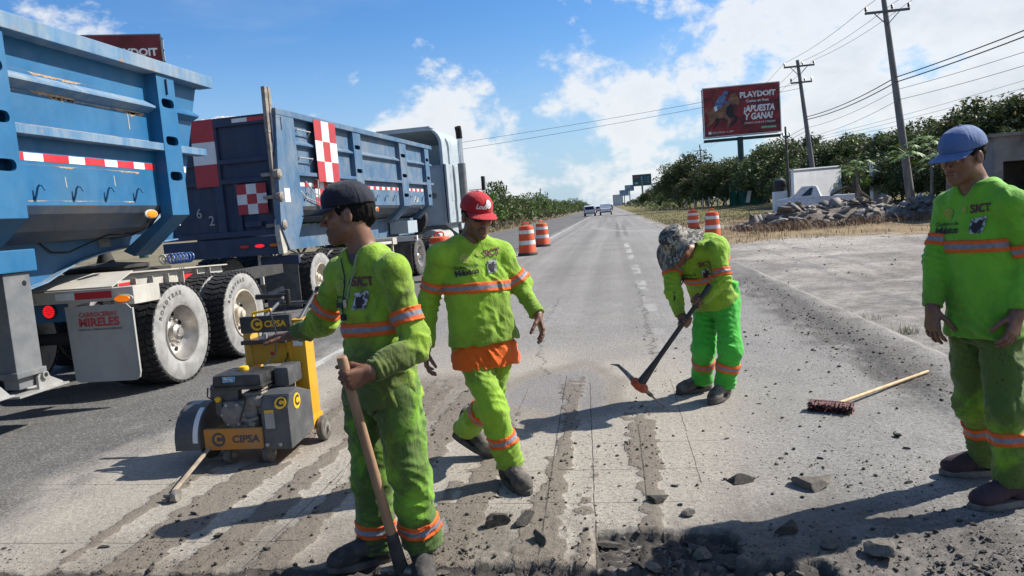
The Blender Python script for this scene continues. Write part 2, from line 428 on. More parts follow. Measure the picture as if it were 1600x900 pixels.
    sp = t.noise(v, 170, 3, 0.65); sp2 = t.noise(v, 38, 5, 0.65, 0.2)
    vor = t.n('ShaderNodeTexVoronoi'); t.L.new(v, vor.inputs['Vector']); vor.inputs['Scale'].default_value = 95
    k = t.math('ADD', t.math('ADD', 1.0, t.math('MULTIPLY', t.ramp(sp, 0.25, 0.75, -.45, .40), spk)), t.ramp(sp2, 0.2, 0.8, -0.24, 0.24))
    cc = t.n('ShaderNodeVectorMath', operation='SCALE'); t.L.new(c, cc.inputs[0]); t.L.new(k, cc.inputs['Scale'])
    gr = t.n('ShaderNodeSeparateColor'); t.L.new(vor.outputs['Color'], gr.inputs[0])
    c2 = t.mix(t.math('MULTIPLY', t.math('GREATER_THAN', gr.outputs[0], 0.88), t.math('MULTIPLY', spk, .42)), cc.outputs[0], (0.36, 0.34, 0.31))
    c2 = t.mix(t.math('MULTIPLY', t.math('LESS_THAN', gr.outputs[1], 0.16), t.math('MULTIPLY', spk, .6)), c2, (0.045, 0.042, 0.04))
    mud = t.ramp(t.math('ADD', t.attr('mud'), t.math('ADD', t.math('MULTIPLY', t.math('SUBTRACT', t.noise(v, 22, 6, .75), .5), .9), t.math('MULTIPLY', t.math('SUBTRACT', t.noise(v, 5, 3, .6), .5), .5))), .34, .64)
    mc = t.mix(t.noise(v, 60, 5, .7), (0.100, 0.082, 0.064), (0.225, 0.190, 0.152)); c2 = t.mix(t.math('MULTIPLY', mud, .82), c2, mc)
    ex = t.ramp(t.math('ADD', t.attr('exc'), t.math('MULTIPLY', t.math('SUBTRACT', t.noise(v, 30, 6, .7), .5), .7)), .40, .52)
    c2 = t.mix(t.math('MULTIPLY', ex, .8), c2, t.mix(t.noise(v, 45, 6, .7), (.022, .020, .019), (.115, .100, .085)))
    # saw cuts: hair-thin straight grooves, and a few wandering cracks
    sx = t.n('ShaderNodeSeparateXYZ'); t.L.new(v, sx.inputs[0]); x, y = sx.outputs[0], sx.outputs[1]
    wob = t.math('MULTIPLY', t.math('SUBTRACT', t.noise(v, 2.5, 3), 0.5), 0.02)
    def line(coord, other, c0, slope, lo, hi, hw, wobble=wob):
        d = t.math('ABSOLUTE', t.math('ADD', t.math('SUBTRACT', coord, t.math('ADD', t.math('MULTIPLY', other, slope), c0)), wobble))
        return t.math('MULTIPLY', t.math('LESS_THAN', d, hw), t.math('MULTIPLY', t.math('GREATER_THAN', other, lo), t.math('LESS_THAN', other, hi)))
    cuts = None
    for c0, sl, lo, hi, hw in ((-0.335, -0.0248, 2.9, 6.6, .0034), (-0.048, -0.0366, 3.0, 6.3, .0034), (0.085, 0.0, 3.7, 5.0, .0034), (0.34, 0.01, 3.9, 6.3, .0025), (-0.86, 0.01, 4.6, 6.2, .002), (-1.75, 0.0, 3.0, 4.6, .003)):
        l = line(x, y, c0, sl, lo, hi, hw); cuts = l if cuts is None else t.math('MAXIMUM', cuts, l)
    for c0, sl, lo, hi, hw in ((4.15, -0.02, -1.0, .4, .003), (3.67, -0.02, -1.0, .35, .003), (4.62, 0.0, -.5, .6, .002), (3.92, -0.07, -3.8, -1.4, .0025), (4.65, -0.06, -4, -2.2, .002), (3.25, -0.02, -3.3, -1.6, .003)):
        cuts = t.math('MAXIMUM', cuts, line(y, x, c0, sl, lo, hi, hw))
    wob2 = t.math('MULTIPLY', t.math('SUBTRACT', t.noise(v, 3.0, 6, 0.7), 0.5), 0.55)
    for c0, sl, lo, hi, hw in ((-0.05, -0.10, 6.6, 8.6, .006), (0.25, 0.01, 7.0, 14.0, .009), (-1.2, 0.02, 9, 13, .006)):
        cuts = t.math('MAXIMUM', cuts, line(x, y, c0, sl, lo, hi, hw, wob2))
    cuts = t.math('MULTIPLY', cuts, t.ramp(t.noise(v, 9, 4, .7), .36, .48))
    c2 = t.mix(t.math('MULTIPLY', cuts, 0.85), c2, (0.045, 0.040, 0.034))
    t.put(b.inputs['Base Color'], c2); b.inputs['Roughness'].default_value = 0.92; b.inputs['Specular IOR Level'].default_value = 0.25
    h = t.math('SUBTRACT', t.math('ADD', t.math('ADD', t.math('MULTIPLY', sp, 0.6), sp2), t.math('MULTIPLY', mud, t.math('ADD', .25, t.math('MULTIPLY', t.noise(v, 75, 4, .7), .9)))), t.math('MULTIPLY', cuts, 1.2))
    t.put(b.inputs['Normal'], t.bump(h, 0.75, 0.012))
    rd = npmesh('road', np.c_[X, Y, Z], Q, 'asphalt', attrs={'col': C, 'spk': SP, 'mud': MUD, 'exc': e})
    tag(rd, kind='structure')
def ground_h(X, Y):
    o = 0 * X
    h = -0.055 + 0.0 * X
    away = sstep(ROAD_R, ROAD_R + 1.2, X)
    h = h + away * (0.02 + 0.03 * fbm(np.c_[X * .6, Y * .6, o], 4))
    # the roadside swells a little beyond the gravel lot
    h = h + sstep(10, 26, X) * 0.5 * (0.6 + 0.4 * fbm(np.c_[X * .08, Y * .08, o], 2))
    h = h - sstep(-10.5, -13.5, X) * 0.15
    # low bank at the far side of the lot
    return h
def build_ground():
    xs = graded(-3500, 3500, 2.4, 14, 0.07, 1.16, 350); ys = graded(-60, 3600, 4.5, 12, 0.09, 1.045, 200)
    X, Y, Q = gridmesh(xs, ys); o = 0 * X
    Z = ground_h(X, Y)
    near = (X > ROAD_R) & (X < 22) & (Y < 45)
    Z = Z + np.where(near, 0.026 * fbm(np.c_[X * 3.2, Y * 5, o], 4) * sstep(ROAD_R - .2, ROAD_R + .5, X), 0)
    P = lambda sx, sy, k: np.c_[X * sx, Y * sy, o + k]
    bl = fbm(P(.5, .5, 1), 4); fi = fbm(P(3, 3, 2), 4); st = fbm(P(.35, 1.6, 5), 4)
    C = np.array([0.325, 0.298, 0.265]) * (1 + .15 * bl + .18 * fi)[:, None]
    def lay(mask, col, var=0.0):
        nonlocal C
        mask = np.clip(mask, 0, 1)[:, None]; C = C * (1 - mask) + np.array(col)[None, :] * (1 + var * fi)[:, None] * mask
    # greyer gravel in wheel tracks that curve across the lot
    lay(sstep(.0, .35, st) * 0.6, (0.22, 0.21, 0.195), .2)
    lay(sstep(.1, .5, fbm(P(.9, .25, 9), 4)) * 0.5, (0.14, 0.125, 0.11), .3)
    lay(sstep(4.0, 2.7, X + .8 * fi + .5 * bl) * .8, (0.215, 0.203, 0.186), .25)
    lay(sstep(.15, .5, fbm(P(.5, 1.1, 19), 5)) * .6, (0.40, 0.37, 0.33), .2)
    # dry straw-coloured grass beyond the lot; green further off
    yb = 25.0 + 2.2 * bl + 1.0 * fi - sstep(6, 12, X) * 3.0
    dry = sstep(-1.2, 1.2, Y - yb) * sstep(3.0, 4.2, X + .5 * fi)
    lay(dry * .9, (0.23, 0.165, 0.085), .4)
    lay(dry * sstep(.0, .4, fbm(P(.8, .8, 12), 3)) * .7, (0.135, 0.095, 0.055), .3)
    trk = sstep(1.6, .6, np.abs(Y - (40 + 1.1 * (X - 6))) + .5 * fi) * sstep(3.2, 4.5, X) * sstep(22, 15, X)
    lay(trk * .9, (0.33, 0.31, 0.28), .1)
    lay(sstep(48, 60, Y + 4 * bl) * sstep(2.9, 4, X) * .8, (0.13, 0.12, 0.045), .4)
    lay(sstep(-9.8, -10.6, X + .4 * fi) * .9, (0.16, 0.135, 0.08), .4)
    lay(sstep(24, 32, X + 2 * bl) * .85, (0.07, 0.075, 0.03), .3)
    m, t, b = newmat('gravel_soil')
    v = t.pos(); c = t.attr('col', 'Color')
    sp = t.noise(v, 60, 5, 0.7); sp2 = t.noise(v, 9, 6, 0.65)
    k = t.math('ADD', t.ramp(sp, 0.25, 0.75, 0.6, 1.35), t.ramp(sp2, 0.2, 0.8, -0.3, 0.3))
    cc = t.n('ShaderNodeVectorMath', operation='SCALE'); t.L.new(c, cc.inputs[0]); t.L.new(k, cc.inputs['Scale'])
    t.put(b.inputs['Base Color'], cc.outputs[0]); b.inputs['Roughness'].default_value = 0.95; b.inputs['Specular IOR Level'].default_value = 0.2
    t.put(b.inputs['Normal'], t.bump(t.math('ADD', sp, sp2), 0.9, 0.03))
    g = npmesh('ground', np.c_[X, Y, Z], Q, 'gravel_soil', attrs={'col': C}); tag(g, kind='structure')
build_road(); build_ground()
# ---------------------------------------------------------------- broken asphalt
def rock_arrays(n_pts, seed, flat=0.6, jag=0.28):
    """a small angular stone: (verts, tris) about unit size"""
    bm = bmesh.new(); bmesh.ops.create_icosphere(bm, subdivisions=n_pts, radius=1.0)
    rg = np.random.default_rng(seed); V = np.array([v.co[:] for v in bm.verts]); off = rg.uniform(0, 50, 3)
    r = 1 + jag * vnoise(V * 1.3 + off) + jag * 0.25 * vnoise(V * 3.1 + off)
    V = V * r[:, None]
    for k in range(11):      # chip flat facets off
        d = rg.normal(size=3) * (1, 1, 1.4); d /= np.linalg.norm(d); h = rg.uniform(.38, .72); s = V @ d
        V = V - np.outer(np.clip(s - h, 0, None), d)
    V *= np.array([1, rg.uniform(.6, .95), flat]); T = np.array([[v.index for v in f.verts] for f in bm.faces]); bm.free()
    return V, T
def put_stones(name, pts, rad, mats_attr, mat, zf, flat=0.6, variants=6, sub=1, parent=None):
    """thousands of little stones as one mesh"""
    Vs, Ts, Cs = [], [], []; base = 0
    var = [rock_arrays(sub, 100 + k, flat) for k in range(variants)]
    n = len(pts); z = zf(pts[:, 0], pts[:, 1])
    ang = RNG.uniform(0, 6.283, n); vi = RNG.integers(0, variants, n)
    for k in range(variants):
        s = np.where(vi == k)[0]; V, T = var[k]
        if not len(s): continue
        ca, sa = np.cos(ang[s]), np.sin(ang[s]); r = rad[s]
        x = (V[None, :, 0] * ca[:, None] - V[None, :, 1] * sa[:, None]) * r[:, None] + pts[s, 0][:, None]
        y = (V[None, :, 0] * sa[:, None] + V[None, :, 1] * ca[:, None]) * r[:, None] + pts[s, 1][:, None]
        zz = V[None, :, 2] * r[:, None] + (z[s] + r * flat * .55)[:, None]
        Vs.append(np.stack([x, y, zz], -1).reshape(-1, 3)); m = len(V)
        Ts.append((T[None] + (np.arange(len(s)) * m)[:, None, None]).reshape(-1, 3) + base); base += m * len(s)
        Cs.append(np.repeat(mats_attr[s], m))
    o = npmesh(name, np.concatenate(Vs), np.concatenate(Ts), mat, parent, smooth=False, attrs={'tone': np.concatenate(Cs)})
    return o
def rubble_mat(name, dark, pale, bump=0.004, bscale=90):
    m, t, b = newmat(name); v = t.pos()
    n = t.noise(v, 45, 5, 0.65); a = t.attr('tone')
    c = t.mix(a, dark, pale)
    c = t.mix(t.ramp(n, .3, .75, 0, .55), c, tuple(x * .45 for x in dark)); c = t.mix(t.ramp(t.noise(v, 130, 2), .62, .75, 0, .5), c, (.33, .31, .28))
    t.put(b.inputs['Base Color'], c); b.inputs['Roughness'].default_value = .9; b.inputs['Specular IOR Level'].default_value = .3
    t.put(b.inputs['Normal'], t.bump(t.noise(v, bscale, 4, .65), .8, bump))
rubble_mat('crumb', (0.046, 0.041, 0.036), (0.23, 0.20, 0.165))
def build_debris():
    pts = []
    def scat(n, x0, x1, y0, y1, dens):
        p = np.c_[RNG.uniform(x0, x1, n), RNG.uniform(y0, y1, n)]
        keep = RNG.uniform(0, 1, n) < dens(p[:, 0], p[:, 1]); pts.append(p[keep])
    cl = lambda x, y: np.clip(.45 + 1.1 * fbm(np.c_[x * 2.2, y * 2.2, 0 * x + 7], 4), 0.04, 1)
    scat(17000, -3.2, 1.8, 2.85, 3.55, lambda x, y: cl(x, y) * sstep(3.5, 2.95, y) * (0.45 + .55 * sstep(-.9, -.4, x)))
    scat(10000, -0.8, 2.6, 2.9, 5.2, lambda x, y: cl(x, y) * sstep(5.2, 3.3, y) * .8)
    scat(11000, -2.8, 0.6, 3.1, 6.2, lambda x, y: np.clip(stripe_mask(x, y) * .9 + .13, 0, 1) * cl(x, y))
    scat(3200, 0.2, 2.7, 4.6, 9.5, lambda x, y: cl(x, y) * .6)
    scat(3200, 1.7, 2.75, 5.0, 14, lambda x, y: sstep(.5, .1, np.abs(x - 2.25)) * .8)
    scat(1000, -4.0, -1.0, 3.3, 6.5, lambda x, y: .3 * cl(x, y))
    p = np.concatenate(pts); n = len(p)
    rad = 0.0028 + 0.0036 * RNG.pareto(2.4, n); rad = np.clip(rad, .0028, .019) * np.where(p[:, 1] > 6, 1.35, 1)
    tone = np.where(RNG.uniform(0, 1, n) < .3, RNG.uniform(.35, 1, n), RNG.uniform(0, .22, n))
    o = put_stones('asphalt_crumbs', p, rad, tone, 'crumb', road_z, sub=1)
    tag(o, 'loose dark crumbs of milled asphalt strewn over the dusty road', 'asphalt crumbs', kind='stuff')
    # pieces one can pick up
    var = []
    for k in range(7):
        V, T = rock_arrays(4, 300 + k, (0.55, 0.5, 0.3, 0.62, 0.38, 0.3, 0.5)[k], .3); var.append((V, T))
    def chunk(name, x, y, s, k, rz, tone, label, grp=None, tilt=0.0, sz=1.0):
        V, T = var[k]; z = float(road_z(x, y)[0])
        c, s_ = math.cos(rz), math.sin(rz); V = V + .05 * fbm(V * 5, 3)[:, None] * V; W = V * s * 1.25 * np.array([1, 1, sz])
        W = np.c_[W[:, 0], W[:, 1] * math.cos(tilt) - W[:, 2] * math.sin(tilt), W[:, 1] * math.sin(tilt) + W[:, 2] * math.cos(tilt)]
        W = np.c_[W[:, 0] * c - W[:, 1] * s_, W[:, 0] * s_ + W[:, 1] * c, W[:, 2]]
        zlo = W[:, 2].min(); W[:, 2] -= zlo
        o = npmesh(name, W, T, 'crumb', smooth=True, attrs={'tone': np.full(len(W), tone)}, sharp=16); o.location = (x, y, z - .004)
        return tag(o, label, 'asphalt chunk', grp)
    big = [(-.655, 3.43, .062, 0, .3, .08, 'dark jagged asphalt lump standing left of a flatter lump on the milled stripes'),
           (-.515, 3.46, .068, 1, 1.0, .05, 'flatter dark asphalt lump touching a jagged lump on the milled stripes'),
           (-.41, 3.22, .048, 3, 2.0, .2, 'brownish asphalt lump tilted at the edge of the broken patch'),
           (.14, 3.67, .056, 2, .1, .0, 'thin black asphalt slab lying flat just beyond the broken patch'),
           (.26, 3.50, .045, 4, .8, .6, 'pale brown asphalt piece at the corner of the broken patch'),
           (.29, 3.15, .055, 4, 2.2, .45, 'pale dusty asphalt slab inside the broken patch'),
           (.42, 3.06, .072, 5, -.7, .1, 'dark tilted asphalt slab leaning out of the broken patch'),
           (.59, 3.92, .082, 5, .2, .0, 'black flat crust of asphalt peeling off the grey road'),
           (.93, 3.82, .105, 2, .15, .55, 'pale flat asphalt slab at the edge of the standing worker shadow'),
           (.67, 3.26, .05, 3, .6, .02, 'black asphalt lump in the shadow of the blue capped worker'),
           (.80, 3.12, .05, 4, .9, .4, 'small grey asphalt slab beside the shadow edge'),
           (.99, 3.05, .092, 4, -.3, .7, 'pale grey blocky asphalt slab with a flat top'),
           (.68, 2.97, .09, 5, .4, .05, 'wide black asphalt plate in the near rubble'),
           (.52, 2.93, .06, 1, 1.4, .3, 'brown asphalt lump beside the wide black plate')]
    for x, y, s, k, rz, tn, lb in big: chunk('asphalt_chunk', x, y, s, k, rz, tn, lb, tilt=.25 if k in (5, 3) else .05)
    L1 = 'small loose lump of dark asphalt lying on the dusty road'; n = 0
    while n < 40:
        x, y = RNG.uniform(-.9, 2.3), RNG.uniform(2.95, 5.6)
        if RNG.uniform() > math.exp(-(y - 2.95) / .9): continue
        if any(math.hypot(x - b[0], y - b[1]) < b[2] + .045 for b in big): continue
        chunk('asphalt_chunk', x, y, RNG.uniform(.010, .021) * (1.4 if RNG.uniform() < .2 else 1), int(RNG.integers(0, 7)), RNG.uniform(0, 6), RNG.choice([0, .05, .1, .4]), L1, 'loose asphalt lumps'); n += 1
    L2 = 'broken asphalt lump lying inside the broken-out patch of road'; k = 0
    while k < 34:
        x, y = RNG.uniform(-1.0, .72), RNG.uniform(2.90, 3.30)
        if exc_mask(np.array([x]), np.array([y]))[0] < .6: continue
        chunk('asphalt_chunk', x, y, RNG.uniform(.018, .046), int(RNG.integers(0, 7)), RNG.uniform(0, 6), RNG.choice([0, .05, .3, .5]), L2, 'lumps in the broken patch', tilt=RNG.uniform(-.4, .4)); k += 1
    for x, y in ((-2.62, 3.25), (-2.35, 3.62), (-1.72, 3.18), (-1.25, 3.55), (-2.05, 3.35), (-1.5, 3.02), (-2.2, 3.0), (.96, 5.41), (1.3, 5.0), (1.9, 6.1), (2.15, 5.3)):
        chunk('asphalt_chunk', x, y, RNG.uniform(.014, .026), int(RNG.integers(0, 7)), RNG.uniform(0, 6), .05, L1, 'loose asphalt lumps')
build_debris()

# ---------------------------------------------------------------- trucks
def paint_mat(name, col, chalk, rust, chalk_lo=.55, chalk_hi=.8, rust_lo=.66, rust_hi=.74, rough=.45, dust=None, damt=.4):
    m, t, b = newmat(name); v = t.obj()
    n = t.noise(v, 2.2, 6, .65, .3); s = t.noise(v, 5, 6, .7, .2, sc=(1, 1, .18)); c = t.mix(t.ramp(n, .3, .75), col, tuple(x * .78 for x in col))
    c = t.mix(t.ramp(s, chalk_lo, chalk_hi, 0, .8), c, chalk)
    if dust: c = t.mix(t.ramp(t.noise(v, 1.3, 6, .7, .2, off=(4, 2, 7)), .35, .75, 0, damt), c, dust)
    r = t.ramp(t.noise(v, 7, 8, .72, .3, off=(8, 1, 3)), rust_lo, rust_hi); c = t.mix(r, c, rust)
    t.put(b.inputs['Base Color'], c); t.put(b.inputs['Roughness'], t.math('ADD', t.math('MULTIPLY', t.ramp(s, .3, .8), .3), rough))
    t.put(b.inputs['Normal'], t.bump(t.math('ADD', t.noise(v, 3, 3), t.math('MULTIPLY', t.noise(v, 60, 3), .15)), .35, .012))
paint_mat('blue_paint', (.004, .112, .265), (.03, .19, .34), (.22, .12, .065), .60, 1.0, .69, .76, dust=(.07, .17, .25), damt=.35)
paint_mat('blue_rim_worn', (.055, .17, .32), (.26, .31, .33), (.27, .17, .10), .38, .78, .58, .68, .6, dust=(.30, .32, .32), damt=.5)
paint_mat('blue_chassis', (.010, .105, .24), (.05, .14, .24), (.10, .06, .04), .55, .9, .68, .75, .5, dust=(.08, .08, .08), damt=.4)
paint_mat('tub_dusty', (.022, .05, .10), (.08, .085, .09), (.10, .065, .045), .4, .75, .62, .72, .7, dust=(.10, .095, .09), damt=.7)
paint_mat('blue_dusty', (.035, .115, .225), (.13, .185, .25), (.17, .12, .09), .42, .8, .68, .76, .55, dust=(.18, .20, .22), damt=.75)
paint_mat('blue_shaded', (.010, .028, .085), (.035, .045, .065), (.05, .04, .035), .5, .85, .66, .76, .5, dust=(.045, .045, .05), damt=.5)  # navy copy of the trailer blue: shade of the tail put into the colour
paint_mat('cream_frame', (.50, .48, .43), (.36, .34, .30), (.22, .15, .10), .5, .8, .62, .7, .65, dust=(.25, .23, .20), damt=.6)
paint_mat('white_paint', (.66, .67, .68), (.5, .5, .49), (.3, .25, .2), .5, .85, .74, .8, .5)
paint_mat('cab_paint', (.36, .42, .46), (.28, .32, .34), (.25, .2, .16), .5, .85, .8, .88, .4)
paint_mat('red_panel', (.40, .035, .045), (.32, .06, .06), (.2, .08, .06), .5, .85, .76, .8, .55)
paint_mat('flap_grey', (.36, .36, .345), (.28, .275, .26), (.22, .19, .165), .45, .8, .66, .74, .7)
pmat('rubber_tread', (.016, .016, .018), (.05, .05, .052), 10, .45, .8, rough=.85, bump=.004, bscale=60)
pmat('rubber_sidewall', (.31, .305, .295), (.20, .20, .195), 6, .35, .7, rough=.9, dirt=(.15, .14, .13), dscale=5, dlo=.46, dhi=.7, damt=.8)
pmat('rubber_side_dark', (.045, .045, .046), (.10, .098, .095), 6, rough=.9)
pmat('rim_steel', (.50, .48, .45), (.36, .33, .30), 7, rough=.38, metal=.75, dirt=(.22, .20, .17), dscale=6, dlo=.5, dhi=.75, damt=.6)
pmat('rim_cream', (.52, .47, .38), (.40, .35, .28), 7, rough=.6, dirt=(.22, .18, .14), dscale=6, dlo=.5, dhi=.75, damt=.6)
pmat('dark_void', (.006, .006, .007), rough=.9); pmat('under_dark', (.025, .024, .024), (.05, .047, .044), 8, rough=.85)
pmat('leg_grey', (.105, .115, .125), (.16, .165, .17), 5, rough=.6, dirt=(.2, .19, .18), dscale=7, damt=.5)
pmat('zinc', (.42, .42, .41), (.30, .29, .27), 8, rough=.5, metal=.4); pmat('chrome', (.62, .63, .65), rough=.12, metal=1.0)
pmat('tape_red', (.48, .02, .03), rough=.5); pmat('tape_white', (.68, .68, .68), rough=.5)
pmat('rust_arm', (.26, .225, .19), (.15, .13, .115), 9, rough=.8, bump=.004)
pmat('print_red', (.42, .035, .035), (.33, .10, .09), 30, rough=.8); pmat('print_grey', (.07, .07, .07), rough=.8)
def lens(name, col, glow):
    m, t, b = newmat(name); b.inputs['Base Color'].default_value = (*col, 1); b.inputs['Roughness'].default_value = .25
    b.inputs['Emission Color'].default_value = (*col, 1); b.inputs['Emission Strength'].default_value = glow
lens('lamp_red', (.75, .012, .02), .55); lens('lamp_red_off', (.42, .015, .02), 0); lens('lamp_amber', (.90, .19, .005), .35); lens('lamp_amber_off', (.50, .11, .01), 0)
pmat('limestone_load', (.62, .60, .56), (.46, .44, .41), 22, rough=.95, bump=.03, bscale=14)
def MY(x, y, z): return Matrix.Translation((x, y, z)) @ Matrix.Rotation(R(90), 4, 'Y')       # local z -> world +x
def wheel(parent, x, y, z=.53, rad=.53, wid=.28, facing=1, side='rubber_sidewall', rim='rim_steel', lugs=44, deep=True, holes=True, spare=False):
    """tyre with tread blocks, rim, hub; outer face towards +x at x"""
    M = MY(x - wid * facing, y, z) if facing > 0 else Matrix.Translation((x + wid, y, z)) @ Matrix.Rotation(R(-90), 4, 'Y')
    s = rad / .53
    sw = [(.300 * s, .012), (.330 * s, .004), (.40 * s, -.004), (.46 * s, .0), (.505 * s, .016)]
    prof_o = [(r, wid - q) for r, q in sw]; prof_i = [(r, q) for r, q in sw]
    b = MB(); b.lathe(prof_i[::-1] + [(.285 * s, .03), (.285 * s, wid - .03)] + prof_o[::1], 48, M, closed=False, caps=False)
    ty = b.build('tyre', side, parent, smooth=True)
    b = MB(); b.lathe([(.500 * s, .013), (.512 * s, .03), (.516 * s, wid / 2), (.512 * s, wid - .03), (.500 * s, wid - .013)], 48, M, caps=False)
    for k in range(lugs):
        a = 2 * math.pi * k / lugs; da = 2 * math.pi / lugs
        for row, (z0, z1, sk) in enumerate(((.004, wid * .30, .30), (wid * .34, wid * .66, -.25), (wid * .70, wid - .004, .30))):
            a0 = a + (da * .5 if row == 1 else 0); r0, r1 = .505 * s, (.532 if row == 1 else .530) * s; vs = []
            for rr in (r0, r1):
                for zz, sh in ((z0, 0), (z1, sk * da)):
                    for e in (-.34, .34): an = a0 + sh + e * da; vs.append(M @ Vector((rr * math.cos(an), rr * math.sin(an), zz)))
            b.add(vs, [(0, 1, 3, 2), (4, 6, 7, 5), (0, 4, 5, 1), (1, 5, 7, 3), (3, 7, 6, 2), (2, 6, 4, 0)])
    b.build('tread', 'rubber_tread', ty)
    dd = .15 if deep else .07
    b = MB(); b.lathe([(.302 * s, wid - .012), (.296 * s, wid + .004), (.284 * s, wid + .002), (.276 * s, wid - .02), (.262 * s, wid - dd * .75), (.235 * s, wid - dd), (.20 * s, wid - dd - .01), (.12 * s, wid - dd + .015), (.10 * s, wid - dd + .03), (.0, wid - dd + .03)], 48, M, caps=False)
    rm = b.build('rim', rim, parent, smooth=True)
    b = MB(); b.lathe([(.085 * s, wid - dd + .02), (.083 * s, wid - dd + .085), (.066 * s, wid - dd + .10), (.05 * s, wid - dd + .105), (.045 * s, wid - dd + .125), (.0, wid - dd + .128)], 20, M); b.build('hub', rim, rm, smooth=True)
    b = MB()
    for k in range(10):
        a = 2 * math.pi * k / 10; c = Vector((.142 * s * math.cos(a), .142 * s * math.sin(a), wid - dd + .0)); b.lathe([(.014, 0), (.014, .035), (.008, .042), (0, .042)], 6, M @ Matrix.Translation(c))
    b.build('wheel_nuts', 'zinc', rm)
    if holes:
        b = MB()
        for k in range(8):
            a = 2 * math.pi * (k + .5) / 8; b.lathe([(.0005, .006), (.024 * s, .004), (.027 * s, -.004)], 14, M @ Matrix.Translation((.205 * s * math.cos(a), .205 * s * math.sin(a), wid - dd - .002)))
        b.build('hand_holes', 'dark_void', rm)
    return ty
def slotted_post(b, y0, y1, z0, z1, x, depth, slots, xin=None):
    """hollow upright: front plate at x with oval slots, cheeks going in by depth"""
    yc = (y0 + y1) / 2; cells = []; z = z0
    for sz in sorted(slots): cells.append((z, sz - .10, None)); cells.append((sz - .10, sz + .10, sz)); z = sz + .10
    cells.append((z, z1, None))
    for (a, c, s) in cells:
        if c - a < 1e-4: continue
        if s is None: b.quad((x, y0, a), (x, y1, a), (x, y1, c), (x, y0, c)); continue
        n = 24; outer = []; inner = []; wv, hv = (y1 - y0) * .36, .048
        for k in range(n):
            t = 2 * math.pi * k / n; cs, sn = math.cos(t), math.sin(t); m = max(abs(cs), abs(sn)); outer.append((x, yc + (y1 - y0) / 2 * cs / m, s + .10 * sn / m))
            inner.append((yc + (wv - hv) * (1 if cs > 0 else -1) * min(1, abs(cs) * 3) + hv * cs, s + hv * sn))
        vi = [(x, p, q) for p, q in inner]; vj = [(x - .035, p, q) for p, q in inner]
        b.add(outer + vi, [(k, (k + 1) % n, n + (k + 1) % n, n + k) for k in range(n)]); b.add(vi + vj, [(k, (k + 1) % n, n + (k + 1) % n, n + k) for k in range(n)])
    for y in (y0, y1): b.quad((x, y, z0), (x, y, z1), (x - depth, y, z1), (x - depth, y, z0))
    b.quad((x, y0, z0), (x - depth, y0, z0), (x - depth, y1, z0), (x, y1, z0)); b.quad((x, y0, z1), (x, y1, z1), (x - depth, y1, z1), (x - depth, y0, z1))
def hook(b, x, y, z, s=1.0):
    b.tube([(x, y, z - .075 * s), (x + .02 * s, y, z - .02 * s), (x + .035 * s, y + .004, z + .035 * s), (x + .05 * s, y + .01, z + .055 * s), (x + .07 * s, y + .018, z + .045 * s), (x + .085 * s, y + .022, z + .01 * s)], .0085 * s, 8)
def oval_lamp(name, parent, c, w, h, mat, axis='y', rim='cream_frame'):
    """oval marker lamp; axis: the way it faces (-y or +x)"""
    M = Matrix.Translation(c) @ (Matrix.Rotation(R(90), 4, 'X') if axis == 'y' else Matrix.Rotation(R(90), 4, 'Z') @ Matrix.Rotation(R(90), 4, 'X')) @ Matrix.Diagonal((w / 2, h / 2, 1, 1))
    b = MB(); b.lathe([(1.22, 0), (1.22, .012), (1.0, .018), (.98, .012), (0, .012)], 24, M); o = b.build(name, rim, parent, smooth=True)
    b = MB(); b.lathe([(.96, .0125), (.90, .026), (.5, .032), (0, .033)], 24, M); b.build('lens', mat, o, smooth=True)
    return o
pmat('rust_tan', (.30, .19, .11), (.42, .34, .25), 24, rough=.85)
def flake(par, x, y0, y1, z, h, seed, mat='rust_tan'):
    """strip of flaked paint with a ragged edge, a millimetre proud of the plate"""
    rg = np.random.default_rng(seed); n = max(6, int((y1 - y0) / .022)); b = MB(); vs = []
    for k in range(n + 1):
        y = y0 + (y1 - y0) * k / n; w = max(.0012, h * (.35 + .65 * rg.uniform()) * max(0, .35 + .9 * float(vnoise(np.array([[y * 5, seed, 0]]))[0]))); vs += [(x, y, z), (x, y, z - w)]
    b.add(vs, [(2 * k, 2 * k + 1, 2 * k + 3, 2 * k + 2) for k in range(n)]); b.build('flaked_paint', mat, par, fix=False)
